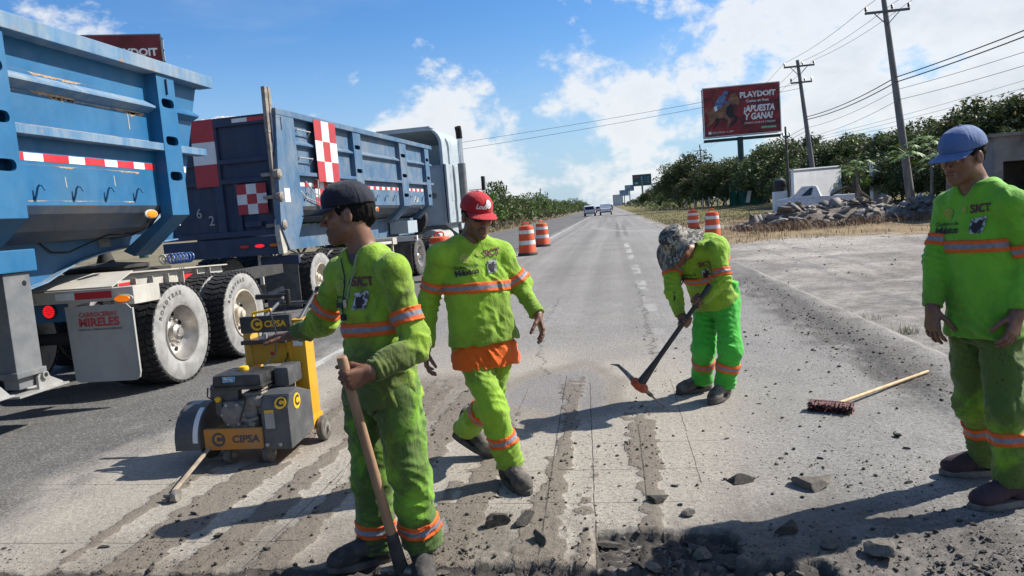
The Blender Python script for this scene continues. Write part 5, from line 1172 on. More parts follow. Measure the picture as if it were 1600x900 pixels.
def build_person(key, label, S):
    J = {k: np.array(v, float) for k, v in JOINTS[key].items()}
    root = thing('person', label, 'person', loc=(*(((J['anL'] + J['anR']) / 2)[:2]), 0.0))
    inv = np.array(root.location)
    def emit(name, V, Q, mat, attrs=None, parent=None, sharp=None):
        return npmesh(name, V - inv, Q, mat, parent or root, attrs=attrs, sharp=sharp)
    f = nrm(S['facing']); up = np.array([0, 0, 1.]); ax = nrm(J['neck'] - J['pel'])
    left = nrm(J['shL'] - J['shR']); left = nrm(left - ax * np.dot(left, ax)); fw = np.cross(left, ax)   # front of the chest
    # ------------------------------------------------ hands
    hands = []; wr = {}
    for sd, s in (('L', 1), ('R', -1)):
        h = S['hand' + sd]
        if h[0] == 'grip': (hf, pts), w = grip(h[1], h[2], J['el' + sd] if h[4] is None else h[4], h[3], h[5], s, S.get('hs', 1.0))
        else:
            w = J['wr' + sd]; hf, pts = hand_sdf(w, h[1], h[2], s, h[3], h[4], sc=S.get('hs', 1.0), **(h[5] if len(h) > 5 else {}))
        wr[sd] = w; e = J['el' + sd]; arm = cone(e + (w - e) * .4, w, .038, .0265)
        hands.append((sun_(.02, hf, arm), list(pts) + [w, w + (e - w) * .35]))
    # ------------------------------------------------ shirt
    g = S['girth']; L = float(np.linalg.norm(J['neck'] - J['pel']))
    bulge = S.get('belly', 0.0); hem = S.get('hem', -.03); bd = S.get('bend', 0.0)
    fl = S.get('flare', 1.03); secs = [(hem, .178 * g * fl, .128 * g * fl, 0, -bulge * .7), (.15, .172 * g * (1 + (fl - 1) * .5), .124 * g * (1 + (fl - 1) * .5), 0, -bulge), (.38, .166 * g, .117 * g, 0, -bulge * .6 + bd), (.62, .178 * g, .121 * g, 0, bd), (.80, .172 * g, .108 * g, 0, .006 + bd * S.get('hump', .5)), (.93, .115 * g, .085, 0, .006 + bd * S.get('hump', 0.0) * .8), (1.0, .072, .070, 0, 0)]
    torso = loft(J['pel'], J['neck'], left, secs)
    armf = {}; sl = S.get('sleeve', 1.0)
    for sd, s in (('L', 1), ('R', -1)):
        sh, el, w = J['sh' + sd], J['el' + sd], wr[sd]; cut = half(w - nrm(w - el) * S.get('cuff', .01), w - el)
        fore = inter(cone(el, w, .058 * sl, .043 * sl), cut)
        armf[sd] = sun_(.025, cone(sh, el, .064 * sl, .060 * sl), fore)
    yoke = sun_(.03, cone(J['neck'] + left * .03 - ax * .02, J['shL'], .060, .060 * sl), cone(J['neck'] - left * .03 - ax * .02, J['shR'], .060, .060 * sl), *S.get('extra', []))
    body_t = sun_(.06, torso, yoke)
    shirt0 = sun_(S.get('blend', .030), body_t, armf['L'], armf['R'])
    nb = J['neck']; vp = nb - ax * S.get('vneck', .09) + fw * .125
    neckcut = sun_(.02, cone(nb + ax * .12 + fw * .03, nb - ax * .01 + fw * .012, .072 * S.get('neckr', 1), .060 * S.get('neckr', 1)), cone(nb + fw * .075 + ax * .01, vp, .040 * S.get('neckr', 1), .006))
    shirt = ssub(.008, shirt0, neckcut)
    if S.get('hemcut'): shirt = inter(shirt, half(*S['hemcut']))
    srcs = [(J['elL'] , .14, wr['L'] - J['shL'] + left * .15, .042, S.get('elf', .010)), (J['elR'], .14, wr['R'] - J['shR'] - left * .15, .042, S.get('elf', .010)),
            (J['shL'] * .8 + J['chest'] * .2 - ax * .06, .13, left + ax * .8, .040, .009), (J['shR'] * .8 + J['chest'] * .2 - ax * .06, .13, -left + ax * .8, .040, .009),
            (J['pel'] + fw * .1, .22, ax + left * .4, .055, .009), (J['pel'] - fw * .1 + left * .1, .22, left + ax * .5, .05, .010),
            (wr['L'], .09, wr['L'] - J['elL'], .020, .007), (wr['R'], .09, wr['R'] - J['elR'], .020, .007)] + S.get('folds', [])
    sf = lambda P: folds(P, srcs, S['seed'], S.get('fold', .006))
    pts = [J[k] for k in ('pel', 'neck', 'shL', 'shR', 'elL', 'elR')] + [wr['L'], wr['R'], J['pel'] + ax * L * hem]
    lo, hi = bounds(pts, .22)
    V, Q = nets(shirt, lo, hi, .0062); V = relax(V, Q, 1); N = vnormals(V, Q)
    edge = sstep(.0, .03, neckcut(A3(V)))
    V = V + N * (sf(V) * edge)[:, None]; V = relax(V, Q, 1, .3)
    tt = ((V - J['pel']) @ ax) / L; fr = (V - J['pel']) @ fw
    grime = np.clip(S.get('grime', 0.0) + sstep(.55, .0, tt) * .6 * S.get('front', 1.0) * sstep(-.05, .1, fr) + .6 * np.exp(-(np.minimum(np.linalg.norm(V - wr['L'], axis=1), np.linalg.norm(V - wr['R'], axis=1)) / .13) ** 2), 0, 1.6)
    sh_o = emit('shirt', V, Q, S['shirt'], {'grime': grime})
    # ------------------------------------------------ reflective bands
    def band(fn, o, n, region, parent, fold, pad=.006, w=.029):
        n = nrm(n); ff = inter(inter(off(fn, pad), slab(o, n, w)), region)
        V, Q = nets(ff, np.asarray(o) - .30, np.asarray(o) + .30, .0048)
        if not len(V): return
        N = vnormals(V, Q); tv = ((V - o) @ n) / w
        side = np.abs(tv) < .93
        V = V + N * (fold(V) * side)[:, None]
        emit('reflective_band', V, Q, 'reflective_band', {'band': tv}, parent)
    dA = lambda P: np.minimum(armf['L'](P), armf['R'](P))
    if 'tband' in S:
        bo = J['pel'] + ax * L * S['tband']; band(shirt, bo, ax + left * S.get('tilt', 0.0), lambda P: torso(P) - dA(P) - .004, sh_o, sf)
    for sd in 'LR':
        a, fr_ = S['aband' + sd]
        if a is None: continue
        p0, p1 = (J['sh' + sd], J['el' + sd]) if a == 'u' else (J['el' + sd], wr[sd])
        o = p0 + (p1 - p0) * fr_; band(shirt, o, p1 - p0, (lambda sd: lambda P: np.maximum(armf[sd](P) - torso(P) - .004, np.linalg.norm(P - A3(o), axis=1) - .115))(sd), sh_o, sf)
    # ------------------------------------------------ trousers
    tg = S.get('tg', 1.0); legs = {}; cuffz = {}
    for sd in 'LR':
        hp, kn, an = J['hip' + sd], J['kn' + sd], J['an' + sd]
        dn = nrm(an - kn); cuffp = an + dn * S.get('drop' + sd, .0)
        legs[sd] = inter(sun_(.04, cone(hp, kn, .095 * tg, .077 * tg), cone(kn, cuffp + dn * .06, .075 * tg, .073 * tg)), half(cuffp, S.get('cuffn' + sd, dn)))
    seat = loft(J['pel'] - up * .09, J['pel'] + up * .16, left * (1, 1, 0), [(0, .12 * g, .105 * g, 0, .01), (.4, .165 * g, .122 * g, 0, .01), (1, .160 * g, .112 * g, 0, 0)])
    trous = sun_(.028, seat, legs['L'], legs['R'])
    tsrc = []
    for sd in 'LR':
        kn, an, hp = J['kn' + sd], J['an' + sd], J['hip' + sd]
        tsrc += [(an + (kn - an) * .18, .13, (an - kn) + left * .02, .032, .012), (kn, .14, nrm(kn - hp) + fw * .6, .045, .009), (kn + (an - kn) * .35 - fw * .05, .12, nrm(kn - an) + left * .5, .04, .009),
                 (hp * .6 + kn * .4, .18, left + nrm(kn - hp) * .5, .05, .007)]
    tsrc.append((J['pel'] - up * .08 + fw * .1, .16, up + left * .3, .035, .010))
    tf = lambda P: folds(P, tsrc, S['seed'] + 3.3, S.get('tfold', .008))
    lo, hi = bounds([J[k] for k in ('pel', 'hipL', 'hipR', 'knL', 'knR', 'anL', 'anR')], .17)
    V, Q = nets(trous, lo, hi, .0066); V = relax(V, Q, 1); N = vnormals(V, Q); V = V + N * tf(V)[:, None]; V = relax(V, Q, 1, .3)
    gr = np.clip(S.get('tgrime', .3) + .5 * fbm(V * 3, 2) + .7 * sstep(.30, .1, V[:, 2]) + .5 * ((V - J['pel']) @ fw > 0) * sstep(.35, .7, V[:, 2]), 0, 1.6)
    tr_o = emit('trousers', V, Q, S['trousers'], {'grime': gr})
    for sd in 'LR':
        o = J['kn' + sd] + (J['an' + sd] - J['kn' + sd]) * S.get('lband' + sd, .5); ot = 'R' if sd == 'L' else 'L'
        band(trous, o, J['an' + sd] - J['kn' + sd], (lambda sd, ot, o: lambda P: np.maximum(legs[sd](P) - legs[ot](P), np.linalg.norm(P - A3(o), axis=1) - .14))(sd, ot, o), tr_o, tf, w=.031)
    # ------------------------------------------------ body: head, neck, arms and core in one mesh
    hf = nrm(S['face']); hu = nrm(np.asarray(S.get('headup', (0, 0, 1)), float)); hu = nrm(hu - hf * np.dot(hu, hf)); hl = np.cross(hu, hf) * 1.0
    hl = nrm(np.cross(hf, hu)) * -1.0
    Rm = np.stack([hl, hf, hu], 1); O = J['head']
    hd = head_sdf(O, Rm); neck = cone(O + Rm @ np.array([0, -.022, -.055]), J['neck'] - ax * .03, .057, .062)
    chest = off(body_t, -.016)
    lim = half(J['neck'] - ax * .16, -ax)
    upper = inter(sun_(.022, hd, neck, sun_(.02, chest)), lim)
    lo, hi = bounds([O, J['neck']], .15); lo = np.minimum(lo, J['neck'] - .19); hi = np.maximum(hi, J['neck'] + .19)
    hi[2] = O[2] + .16
    V1, Q1 = largest(*nets(upper, lo, hi, .0042)); V1 = relax(V1, Q1, 1, .25)
    C1 = head_colors(V1, O, Rm, S.get('tone', 1.0), S.get('stubble', .3))
    if 'under' in S:
        m = (neckcut(A3(V1)) > -2) & ((V1 - J['neck']) @ ax + .35 * ((V1 - J['neck']) @ fw) < S.get('underz', .005)); C1[m] = S['under']
    parts = [(V1, Q1)]; cols = [C1]
    for hfun, pts in hands:
        lo, hi = bounds(pts, .035); v, q = largest(*nets(hfun, lo, hi, .0028)); v = relax(v, q, 1, .3); parts.append((v, q)); cols.append(np.tile(SKIN * S.get('tone', 1.0) * .82, (len(v), 1)) * (1 + .25 * fbm(v * 40, 2))[:, None])
    core = sun_(.03, off(torso, -.035), cone(J['shL'], J['neck'] - ax * .03, .045, .05), cone(J['shR'], J['neck'] - ax * .03, .045, .05), cone(J['hipL'], J['pel'], .06, .07), cone(J['hipR'], J['pel'], .06, .07), *[sun_(.02, cone(J['sh' + s], J['el' + s], .04, .036), cone(J['el' + s], wr[s], .036, .024)) for s in 'LR'], *[sun_(.02, cone(J['hip' + s], J['kn' + s], .065, .045), cone(J['kn' + s], J['an' + s], .045, .036)) for s in 'LR'])
    allp = [J[k] for k in J if not k.startswith(('pick', 'tool', 'grip', 'hand'))]
    lo, hi = bounds(allp, .13); v, q = largest(*nets(core, lo, hi, .016)); parts.append((v, q)); cols.append(np.tile(SKIN, (len(v), 1)))
    V, Q = merge(parts); body = emit('body', V, Q, 'skin', {'col': np.concatenate(cols)})
    # ------------------------------------------------ hair
    T = lambda p: O + Rm @ np.asarray(p, float)
    if S.get('hair', True):
        hr = ell(T((0, -.016, .028)), (.0785, .101, .094), A3(Rm)); hr = sun_(.015, hr, cone(T((0, -.085, -.02)), T((0, -.062, -.065)), .034, .018))
        hr = ssub(.006, hr, ell(T((0, .085, -.045)), (.11, .085, .085), A3(Rm))); hr = inter(hr, half(T((0, 0, -.045)), -hu + hf * .35))
        for s in (1, -1): hr = ssub(.004, hr, ell(T((s * .084, .0, -.022)), (.025, .026, .038), A3(Rm)))
        V, Q = nets(hr, O - .16, O + .16, .005); N = vnormals(V, Q); V = V + N * (.004 * vnoise((V * 90) @ np.diag([1, 1, .4])))[:, None]
        emit('hair', V, Q, 'hair_black')
    info = dict(J=J, T=T, Rm=Rm, O=O, left=left, ax=ax, fw=fw, shirt=shirt, sf=sf, sh_o=sh_o, root=root, inv=inv, wr=wr, L=L, emit=emit, body=body, trous=trous, tf=tf, tr_o=tr_o)
    # ------------------------------------------------ footwear
    for sd in 'LR':
        bt = S['boot' + sd]; boot(info, J['an' + sd], bt, S)
    PERSON_INFO[key] = info
    return info
def boot(I, an, bt, S):
    """bt = (toe direction xy, pitch: heel lift in radians, ankle height, heel point or None)"""
    d = nrm((bt[0][0], bt[0][1], 0)); lift = bt[1]; s = np.cross(d, (0, 0, 1)); k = S.get('bs', 1.0)
    fwd = nrm(d * math.cos(lift) - np.array([0, 0, 1]) * math.sin(lift)); upv = np.cross(s, fwd); Rm = np.stack([s, fwd, upv], 1)
    O = np.array(bt[2], float)   # point on the ground below the ankle (or the lifted heel)
    T = lambda p: O + Rm @ (np.asarray(p, float) * k)
    f = sun_(.03, ell(T((0, .165, .050)), np.array((.053, .078, .050)) * k, A3(Rm)), cone(T((0, .03, .100)), T((0, .14, .068)), .050 * k, .041 * k), ell(T((0, -.015, .05)), np.array((.046, .055, .058)) * k, A3(Rm)))
    if S.get('shoe') != 'low': f = sun_(.02, f, cone(T((0, .0, .08)), T((0, -.012, .185)), .050 * k, .054 * k))
    else: f = sun_(.02, f, cone(T((0, .0, .07)), T((0, -.005, .11)), .044 * k, .044 * k))
    f = inter(f, half(T((0, 0, .022)), -upv))
    c = T((0, .08, .08)); V, Q = nets(f, c - .24, c + .24, .0052); V = relax(V, Q, 1, .3); N = vnormals(V, Q)
    V = V + N * (.0025 * fbm(V * 45, 3) + .003 * (1 - 2 * np.abs(vnoise(V * 32))) * np.exp(-((((V - T((0, .11, .07))) ** 2).sum(1)) / .004)))[:, None]
    o = I['emit']('boot' if S.get('shoe') != 'low' else 'shoe', V, Q, S['bootmat'], {})
    out = []
    for i in range(20):
        a = 2 * math.pi * i / 20; x = .052 * math.sin(a); y = .088 + .158 * -math.cos(a); x *= 1.08 if y > .12 else (.84 if y < .08 else .95); out.append((x, y))
    b = MB()
    vs = [T((x * q, y0 + (y - y0) * q, z)) - I['inv'] for q, z in ((.97, .0), (1.03, .006), (1.03, .028), (.98, .034)) for (x, y) in out for y0 in (.088,)]
    fs = [tuple(range(19, -1, -1)), tuple(range(60, 80))] + [(r * 20 + i, r * 20 + (i + 1) % 20, r * 20 + 20 + (i + 1) % 20, r * 20 + 20 + i) for r in range(3) for i in range(20)]
    b.add(vs, fs); b.build('sole', 'shoe_sole' if S.get('shoe') == 'low' else 'sole_dark', o, smooth=True)
    b = MB()
    for i in range(4):
        y = .06 + .026 * i; z = .125 - .019 * i if S.get('shoe') != 'low' else .118 - .018 * i
        p = [T((-.028, y, z - .012)), T((-.012, y + .006, z + .006)), T((.012, y - .004, z + .006)), T((.028, y, z - .012))]
        b.tube([q - I['inv'] for q in p], .0032, 6)
    b.build('laces', 'lanyard', o, smooth=True)
# ---------------------------------------------------------------- print on the shirts
def on_shirt(I, P0, cloth='shirt', lift=.0045, dirn=None):
    """points in front of the chest pressed back onto the cloth"""
    sdf = I['shirt'] if cloth == 'shirt' else I['trous']; sf = I['sf'] if cloth == 'shirt' else I['tf']
    d = -I['fw'] if dirn is None else nrm(dirn); P = np.asarray(P0, float) - d * .16
    for _ in range(60): P = P + d * np.clip(sdf(A3(P)), -.02, .05)[:, None] * .7
    return P - d * (lift + sf(P))[:, None]
def print_mesh(I, name, V2, Fs, u, v, mat, lift=.0045, rot=0.0, label=None, cloth='shirt'):
    """2-D shape laid on the chest: u metres to the wearer's left of the breastbone, v metres below the neck"""
    bm = bmesh.new(); vs = [bm.verts.new((a, b, 0)) for a, b in V2]
    for f in Fs:
        try: bm.faces.new([vs[i] for i in f])
        except ValueError: pass
    for _ in range(4):
        es = [e for e in bm.edges if e.calc_length() > .012]
        if not es: break
        bmesh.ops.subdivide_edges(bm, edges=es, cuts=1, use_grid_fill=False)
    bmesh.ops.triangulate(bm, faces=bm.faces); bm.verts.index_update()
    A = np.array([x.co[:2] for x in bm.verts]); T = np.array([[x.index for x in f.verts] for f in bm.faces]); bm.free()
    c, s = math.cos(rot), math.sin(rot); A = np.c_[A[:, 0] * c - A[:, 1] * s + u, A[:, 0] * s + A[:, 1] * c - v]
    P = I['J']['neck'] + A[:, :1] * I['left'] + A[:, 1:] * I['ax']
    P = on_shirt(I, P, lift=lift, cloth=cloth)
    o = I['emit'](name, P, T, mat, None, I['sh_o'])
    return o
def text2d(s, size, bold=0.0, shear=0.0, sx=1.0):
    V, Fs = text_mesh(s, size, bold=bold, shear=shear, sx=sx); return [(v.x, v.y) for v in V], Fs
def disc2d(r, n=20): return [(r * math.cos(6.2832 * i / n), r * math.sin(6.2832 * i / n)) for i in range(n)], [tuple(range(n))]
def ring2d(r1, r2, n=24):
    V = [(r * math.cos(6.2832 * i / n), r * math.sin(6.2832 * i / n)) for r in (r1, r2) for i in range(n)]
    return V, [(i, (i + 1) % n, n + (i + 1) % n, n + i) for i in range(n)]
def shirt_prints(I, ul, ur, v0, rot=0.0, sc=1.0, seal=True):
    """ministry letters and emblem on the left breast, government seal and name on the right"""
    print_mesh(I, 'print', *text2d('SICT', .052 * sc, .0016, sx=.95), ul, v0, 'print_maroon', rot=rot)
    print_mesh(I, 'print', *disc2d(.013 * sc, 14), ul - .080 * sc, v0, 'print_gold', rot=rot)
    print_mesh(I, 'emblem', [(-.033, -.036), (.020, -.036), (.036, .040), (-.028, .030)], [(0, 1, 2, 3)], ul - .012, v0 + .075, 'print_emblem', rot=rot)
    print_mesh(I, 'emblem', [(-.015, -.03), (.004, -.034), (.012, -.006), (.024, .018), (.008, .026), (-.004, .012), (-.02, .016), (-.022, -.004)], [tuple(range(8))], ul - .012, v0 + .075, 'print_dark', lift=.006, rot=rot)
    if seal:
        print_mesh(I, 'print', *ring2d(.015, .026), ur, v0 + .015, 'print_gold', rot=rot); print_mesh(I, 'print', *disc2d(.012), ur, v0 + .015, 'print_gold', rot=rot)
    print_mesh(I, 'print', *text2d('Gobierno de', .026 * sc, .0004), ur, v0 + .062, 'print_dark', rot=rot)
    print_mesh(I, 'print', *text2d('México', .044 * sc, .0016), ur, v0 + .093, 'print_dark', rot=rot)
# ---------------------------------------------------------------- headgear
def cap(I, mat, tilt=.10, peak=.082, front=None, label=None):
    """baseball cap: crown, peak, button, seams"""
    T0 = I['T']; Rm = I['Rm']; c, s = math.cos(tilt), math.sin(tilt)
    Rt = Rm @ np.array([[1, 0, 0], [0, c, s], [0, -s, c]])      # nose-down tilt
    O = T0((0, -.008, .040)); T = lambda p: O + Rt @ np.asarray(p, float)
    f = ell(T((0, -.004, .004)), (.0885, .111, .098), A3(Rt)); f = sun_(.02, f, ell(T((0, .035, .03)), (.070, .070, .062), A3(Rt)))
    f = inter(f, half(T((0, 0, -.004)), -Rt[:, 2])); f = ssub(.004, f, ell(T((0, -.004, -.02)), (.083, .105, .095), A3(Rt)))
    V, Q = nets(f, O - .17, O + .17, .0045); V = relax(V, Q, 1, .3); q = (V - O) @ Rt; N = vnormals(V, Q)
    ang = np.arctan2(q[:, 0], q[:, 1] + .004); seam = np.abs(((ang / (math.pi / 3)) + .5) % 1 - .5) * (math.pi / 3) * np.hypot(q[:, 0], q[:, 1])
    V = V + N * ((.0022 * fbm(V * 22, 3)) - .0016 * np.exp(-(seam / .003) ** 2))[:, None]
    cr = I['emit']('cap', V, Q, mat, {'grime': np.zeros(len(V))})
    b = MB(); n, m = 15, 8; vs = []
    for layer in (0, 1):
        for i in range(n):
            a = (i / (n - 1) - .5) * 2 * 1.18
            for j in range(m):
                r = j / (m - 1); x = .0875 * math.sin(a) * (1 + .02 * r); y0 = .104 * math.cos(a); y = y0 + r * peak * (math.cos(a * .72)) ** .8
                z = -.001 - .26 * abs(x) ** 1.6 - r * .018 - (0.0035 if layer else 0)
                vs.append(T((x, y, z)) - I['inv'])
    k = n * m; fs = []
    for i in range(n - 1):
        for j in range(m - 1):
            a = i * m + j; fs.append((a, a + 1, a + m + 1, a + m)); fs.append((k + a, k + a + m, k + a + m + 1, k + a + 1))
    for i in range(n - 1): fs.append((i * m + m - 1, k + i * m + m - 1, k + (i + 1) * m + m - 1, (i + 1) * m + m - 1)); fs.append((i * m, (i + 1) * m, k + (i + 1) * m, k + i * m))
    for i in (0, n - 1):
        for j in range(m - 1): fs.append((i * m + j, k + i * m + j, k + i * m + j + 1, i * m + j + 1))
    b.add(vs, fs); b.build('peak', mat, cr, smooth=True)
    b = MB(); b.lathe([(.0085, 0), (.0075, .004), (.003, .006)], 10, Matrix([list(Rt[i]) + [float((T((0, -.004, .1005)) - I['inv'])[i])] for i in range(3)] + [[0, 0, 0, 1]])); b.build('button', mat, cr, smooth=True)
    I['capT'] = T; I['capR'] = Rt; I['cap_o'] = cr
    def on_cap(name, V2, Fs, m_, u, v, lift=.003):
        """shape on the front panel; u to wearer's left (angle·radius), v height"""
        P = []
        for a, b_ in V2:
            th = (a + u) / .105; z = b_ + v; rr = math.sqrt(max(.05, 1 - ((z - .004) / .098) ** 2))
            P.append(T((math.sin(th) * .0885 * rr, -.004 + math.cos(th) * .111 * rr, z)))
        P = np.array(P); d = P - T((0, -.004, .01)); d /= np.linalg.norm(d, axis=1)[:, None]
        for _ in range(25):
            P = P + d * (.002 - np.clip(f(A3(P)), -.02, .02))[:, None] * .6
        P = P + d * lift
        bb = MB(); bb.add([p - I['inv'] for p in P], Fs); return bb.build(name, m_, cr, fix=False)
    I['on_cap'] = on_cap
    return cr

def crew():
    J1, J2, J3, J4 = (JOINTS[k] for k in ('p1', 'p2', 'p3', 'p4'))
    A = np.array
    # worker leaning on the road saw, tool handle in his left hand
    tt, tb = A(J1['tooltop']), A(J1['toolbot']); ta = nrm(tb - tt)
    I = build_person('p1', 'worker in a navy cap and stained hi-vis shirt stretching an arm towards the road saw', dict(
        facing=(-.75, -.65, 0), face=(-.965, -.24, -.05), girth=.93, shirt='hivis_worn', trousers='hivis_worn_trousers', seed=1.0, hem=-.09, flare=1.20, grime=.12, front=1.7, tgrime=.35, fold=.010, tfold=.009,
        handL=('grip', tuple(tt + ta * .055), tuple(ta), 1, J1['elL'], .019), handR=('open', (-.93, .30, -.05), (.05, -.1, -1.0), (.22, .30, .25), .35, dict(thumb=(.55, .8, .15), tcurl=.15)),
        tband=.455, tilt=-.03, abandL=('u', .60), abandR=('u', .72), lbandL=.70, lbandR=.74, vneck=.12, under=(.06, .06, .062), underz=.02, tone=.92, stubble=.35,
        bootL=((.30, -.95), 0, (-.905, 2.985, 0)), bootR=((-.90, -.42), 0, (-1.12, 3.06, 0)), bootmat='leather_black', tg=1.05, dropL=-.005, dropR=.02, sleeve=.98, bs=.96))
    shirt_prints(I, .085, -.075, .120, rot=-.03)
    cap(I, 'navy_cap', .02, .090)
    I['on_cap']('emblem', *text2d('NY', .034, .0012), 'print_white', .0, .040)
    # ball chain with a tag, and a whistle cord
    def cord(name, pts, r, mat, beads=False):
        P = I['J']['neck'] + A([[p[0]] for p in pts]) * I['left'] + A([[p[1]] for p in pts]) * I['ax']
        k = on_shirt(I, P, lift=.007); b = MB()
        if beads:
            for i in range(len(k) - 1):
                for j in range(4):
                    q = k[i] + (k[i + 1] - k[i]) * j / 4; b.lathe([(.0005, -r), (r * .8, -r * .6), (r, 0), (r * .8, r * .6), (.0005, r)], 6, Matrix.Translation(Vector(q - I['inv'])))
        else: b.tube([q - I['inv'] for q in k], r, 6)
        b.build(name, mat, I['root'], smooth=True); return k
    cord('necklace', [(.068, -.015), (.066, -.04), (.055, -.075), (.042, -.105), (.028, -.135), (.016, -.165), (.008, -.19)], .0036, 'chain_metal', True)
    cord('lanyard', [(-.05, -.02), (-.045, -.06), (-.036, -.10), (-.028, -.14), (-.022, -.18), (-.02, -.215), (-.018, -.25)], .0028, 'lanyard')
    for nm, (u, v), dm, mt in (('tag', (.006, -.205), (.016, .010, .034), 'chain_metal'), ('whistle', (-.018, -.262), (.022, .016, .026), 'lanyard')):
        q = on_shirt(I, I['J']['neck'] + A([[u]]) * I['left'] + A([[v]]) * I['ax'], lift=.010)[0] - I['inv']
        b = MB(); b.cbox((0, 0, 0), dm, frame(q, I['left'], I['fw'])); b.build(nm, mt, I['root'], bevel=.003)
    P = I['J']['neck'] + A([[u] for u in (-.03, -.028, -.01, .03, .075, .10, .112)]) * I['left'] - I['ax'] * A([[v] for v in (.62, .655, .675, .682, .672, .65, .615)])
    k = on_shirt(I, P, 'trous', .003); b = MB(); b.tube([q - I['inv'] for q in k], .0028, 6); b.build('pocket_edge', 'lanyard', I['tr_o'], smooth=True)
    # shovel-like pick he leans on: wooden shaft into an iron socket
    t = thing('digging_bar', 'long wooden tool handle with dark iron socket held by the navy capped worker', 'hand tool', loc=(float(tb[0]), float(tb[1]), 0))
    o = A(t.location); sa = tt - ta * .035; so = tt + (tb - tt) * .80
    b = MB(); b.tube([sa - o, sa + ta * .01 - o, tt + ta * .3 - o, so - o], [.017, .0205, .0195, .0215], 14); b.build('shaft', 'shaft_wood', t, smooth=True)
    b = MB(); b.tube([so - ta * .005 - o, so + ta * .03 - o, so + (tb - so) * .6 - o, tb - ta * .01 - o], [.0225, .0265, .0285, .031], 14); so_o = b.build('socket', 'black_iron', t, smooth=True)
    e = tb - ta * .005 - o; sd = nrm(A((.96, -.25, 0)))
    b = MB(); b.tube([e - sd * .10 + A((0, 0, -.012)), e - sd * .04, e + A((0, 0, .004)), e + sd * .06, e + sd * .14 + A((0, 0, -.014)), e + sd * .20 + A((0, 0, -.030))], [.012, .017, .026, .017, .012, .005], 10); b.build('pick_head', 'worn_steel', t, smooth=True)
    # walking worker in the red cap
    I = build_person('p2', 'worker in a red cap walking with an orange shirt tail showing below his hi-vis top', dict(
        facing=(.49, -.87, 0), face=(.55, -.80, -.20), headup=(.10, -.05, 1), girth=1.10, belly=.030, shirt='hivis_clean', trousers='hivis_clean', seed=5.0, hem=.03, grime=.05, tgrime=.05, fold=.0075, front=1.3,
        handL=('open', (.25, -.30, -.95), (-.75, -.25, -.1), (.30, .40, .30), .15, dict(thumb=(.7, .3, .65), tcurl=.3)), handR=('open', (-.05, -.1, -1), (.85, .2, 0), (.4, .5, .4), .1),
        tband=.545, tilt=.05, abandL=('u', .72), abandR=('u', .62), lbandL=.30, lbandR=.50, vneck=.045, tone=.95, stubble=.45,
        bootL=((.94, -.30), .42, (-1.03, 4.475, .095)), bootR=((.55, -.80), 0, (-.665, 3.985, 0)), bootmat='leather_dusty', tg=1.0, dropL=-.02, dropR=-.0, cuffnL=(-.3, .35, -.9), sleeve=1.02))
    shirt_prints(I, .085, -.075, .095, rot=.06)
    cap(I, 'red_cap', .05, .078)
    I['on_cap']('emblem', *text2d('Louis', .032, .001, .3), 'print_white', -.024, .032); I['on_cap']('emblem', *ring2d(.010, .020), 'print_white', .026, .044); I['on_cap']('emblem', *disc2d(.0085), 'print_white', .026, .044, )
    # sunglasses
    b = MB(); T = I['T']
    for s in (1, -1):
        pts = [(s * x, y, z) for x, y, z in ((.010, .101, .006), (.022, .102, .012), (.044, .093, .012), (.056, .080, .006), (.050, .086, -.014), (.030, .099, -.017), (.014, .103, -.010))]
        b.add([T(p) - I['inv'] for p in pts] + [T((p[0], p[1] - .004, p[2])) - I['inv'] for p in pts], [tuple(range(7)), tuple(range(13, 6, -1))] + [(i, (i + 1) % 7, 7 + (i + 1) % 7, 7 + i) for i in range(7)])
        b.tube([T((s * .055, .082, .006)) - I['inv'], T((s * .080, .03, .004)) - I['inv'], T((s * .083, -.01, .002)) - I['inv']], .0028, 6)
    b.tube([T((-.012, .102, .004)) - I['inv'], T((0, .106, .008)) - I['inv'], T((.012, .102, .004)) - I['inv']], .0025, 6)
    b.build('sunglasses', 'lens_dark', I['root'], smooth=True)
    # orange garment showing below the shirt
    J = I['J']; f = loft(J['pel'] - A((0, 0, .11)), J['pel'] + A((0, 0, .16)), I['left'], [(0, .196, .158, 0, -.02), (.32, .186, .150, 0, -.02), (.5, .172, .132, 0, -.018), (1, .15, .11, 0, 0)])
    V, Q = nets(f, J['pel'] - .26, J['pel'] + .26, .006); V = relax(V, Q, 1); N = vnormals(V, Q)
    V = V + N * folds(V, [(J['pel'] + I['fw'] * .15 - A((0, 0, .05)), .2, I['left'] + A((0, 0, .5)), .05, .012), (J['pel'] + I['left'] * .15, .15, I['left'] + A((0, 0, 1.)), .04, .01)], 8, .007)[:, None]
    I['emit']('shirt_tail', V, Q, 'orange_cloth', {'grime': np.zeros(len(V))})
    # worker bent over the pickaxe
    pt, ph = A(J3['picktop']), A(J3['pickhead']); pa = nrm(ph - pt); Lp = np.linalg.norm(ph - pt)
    gl = pt + pa * .13; gr = pt + pa * .30
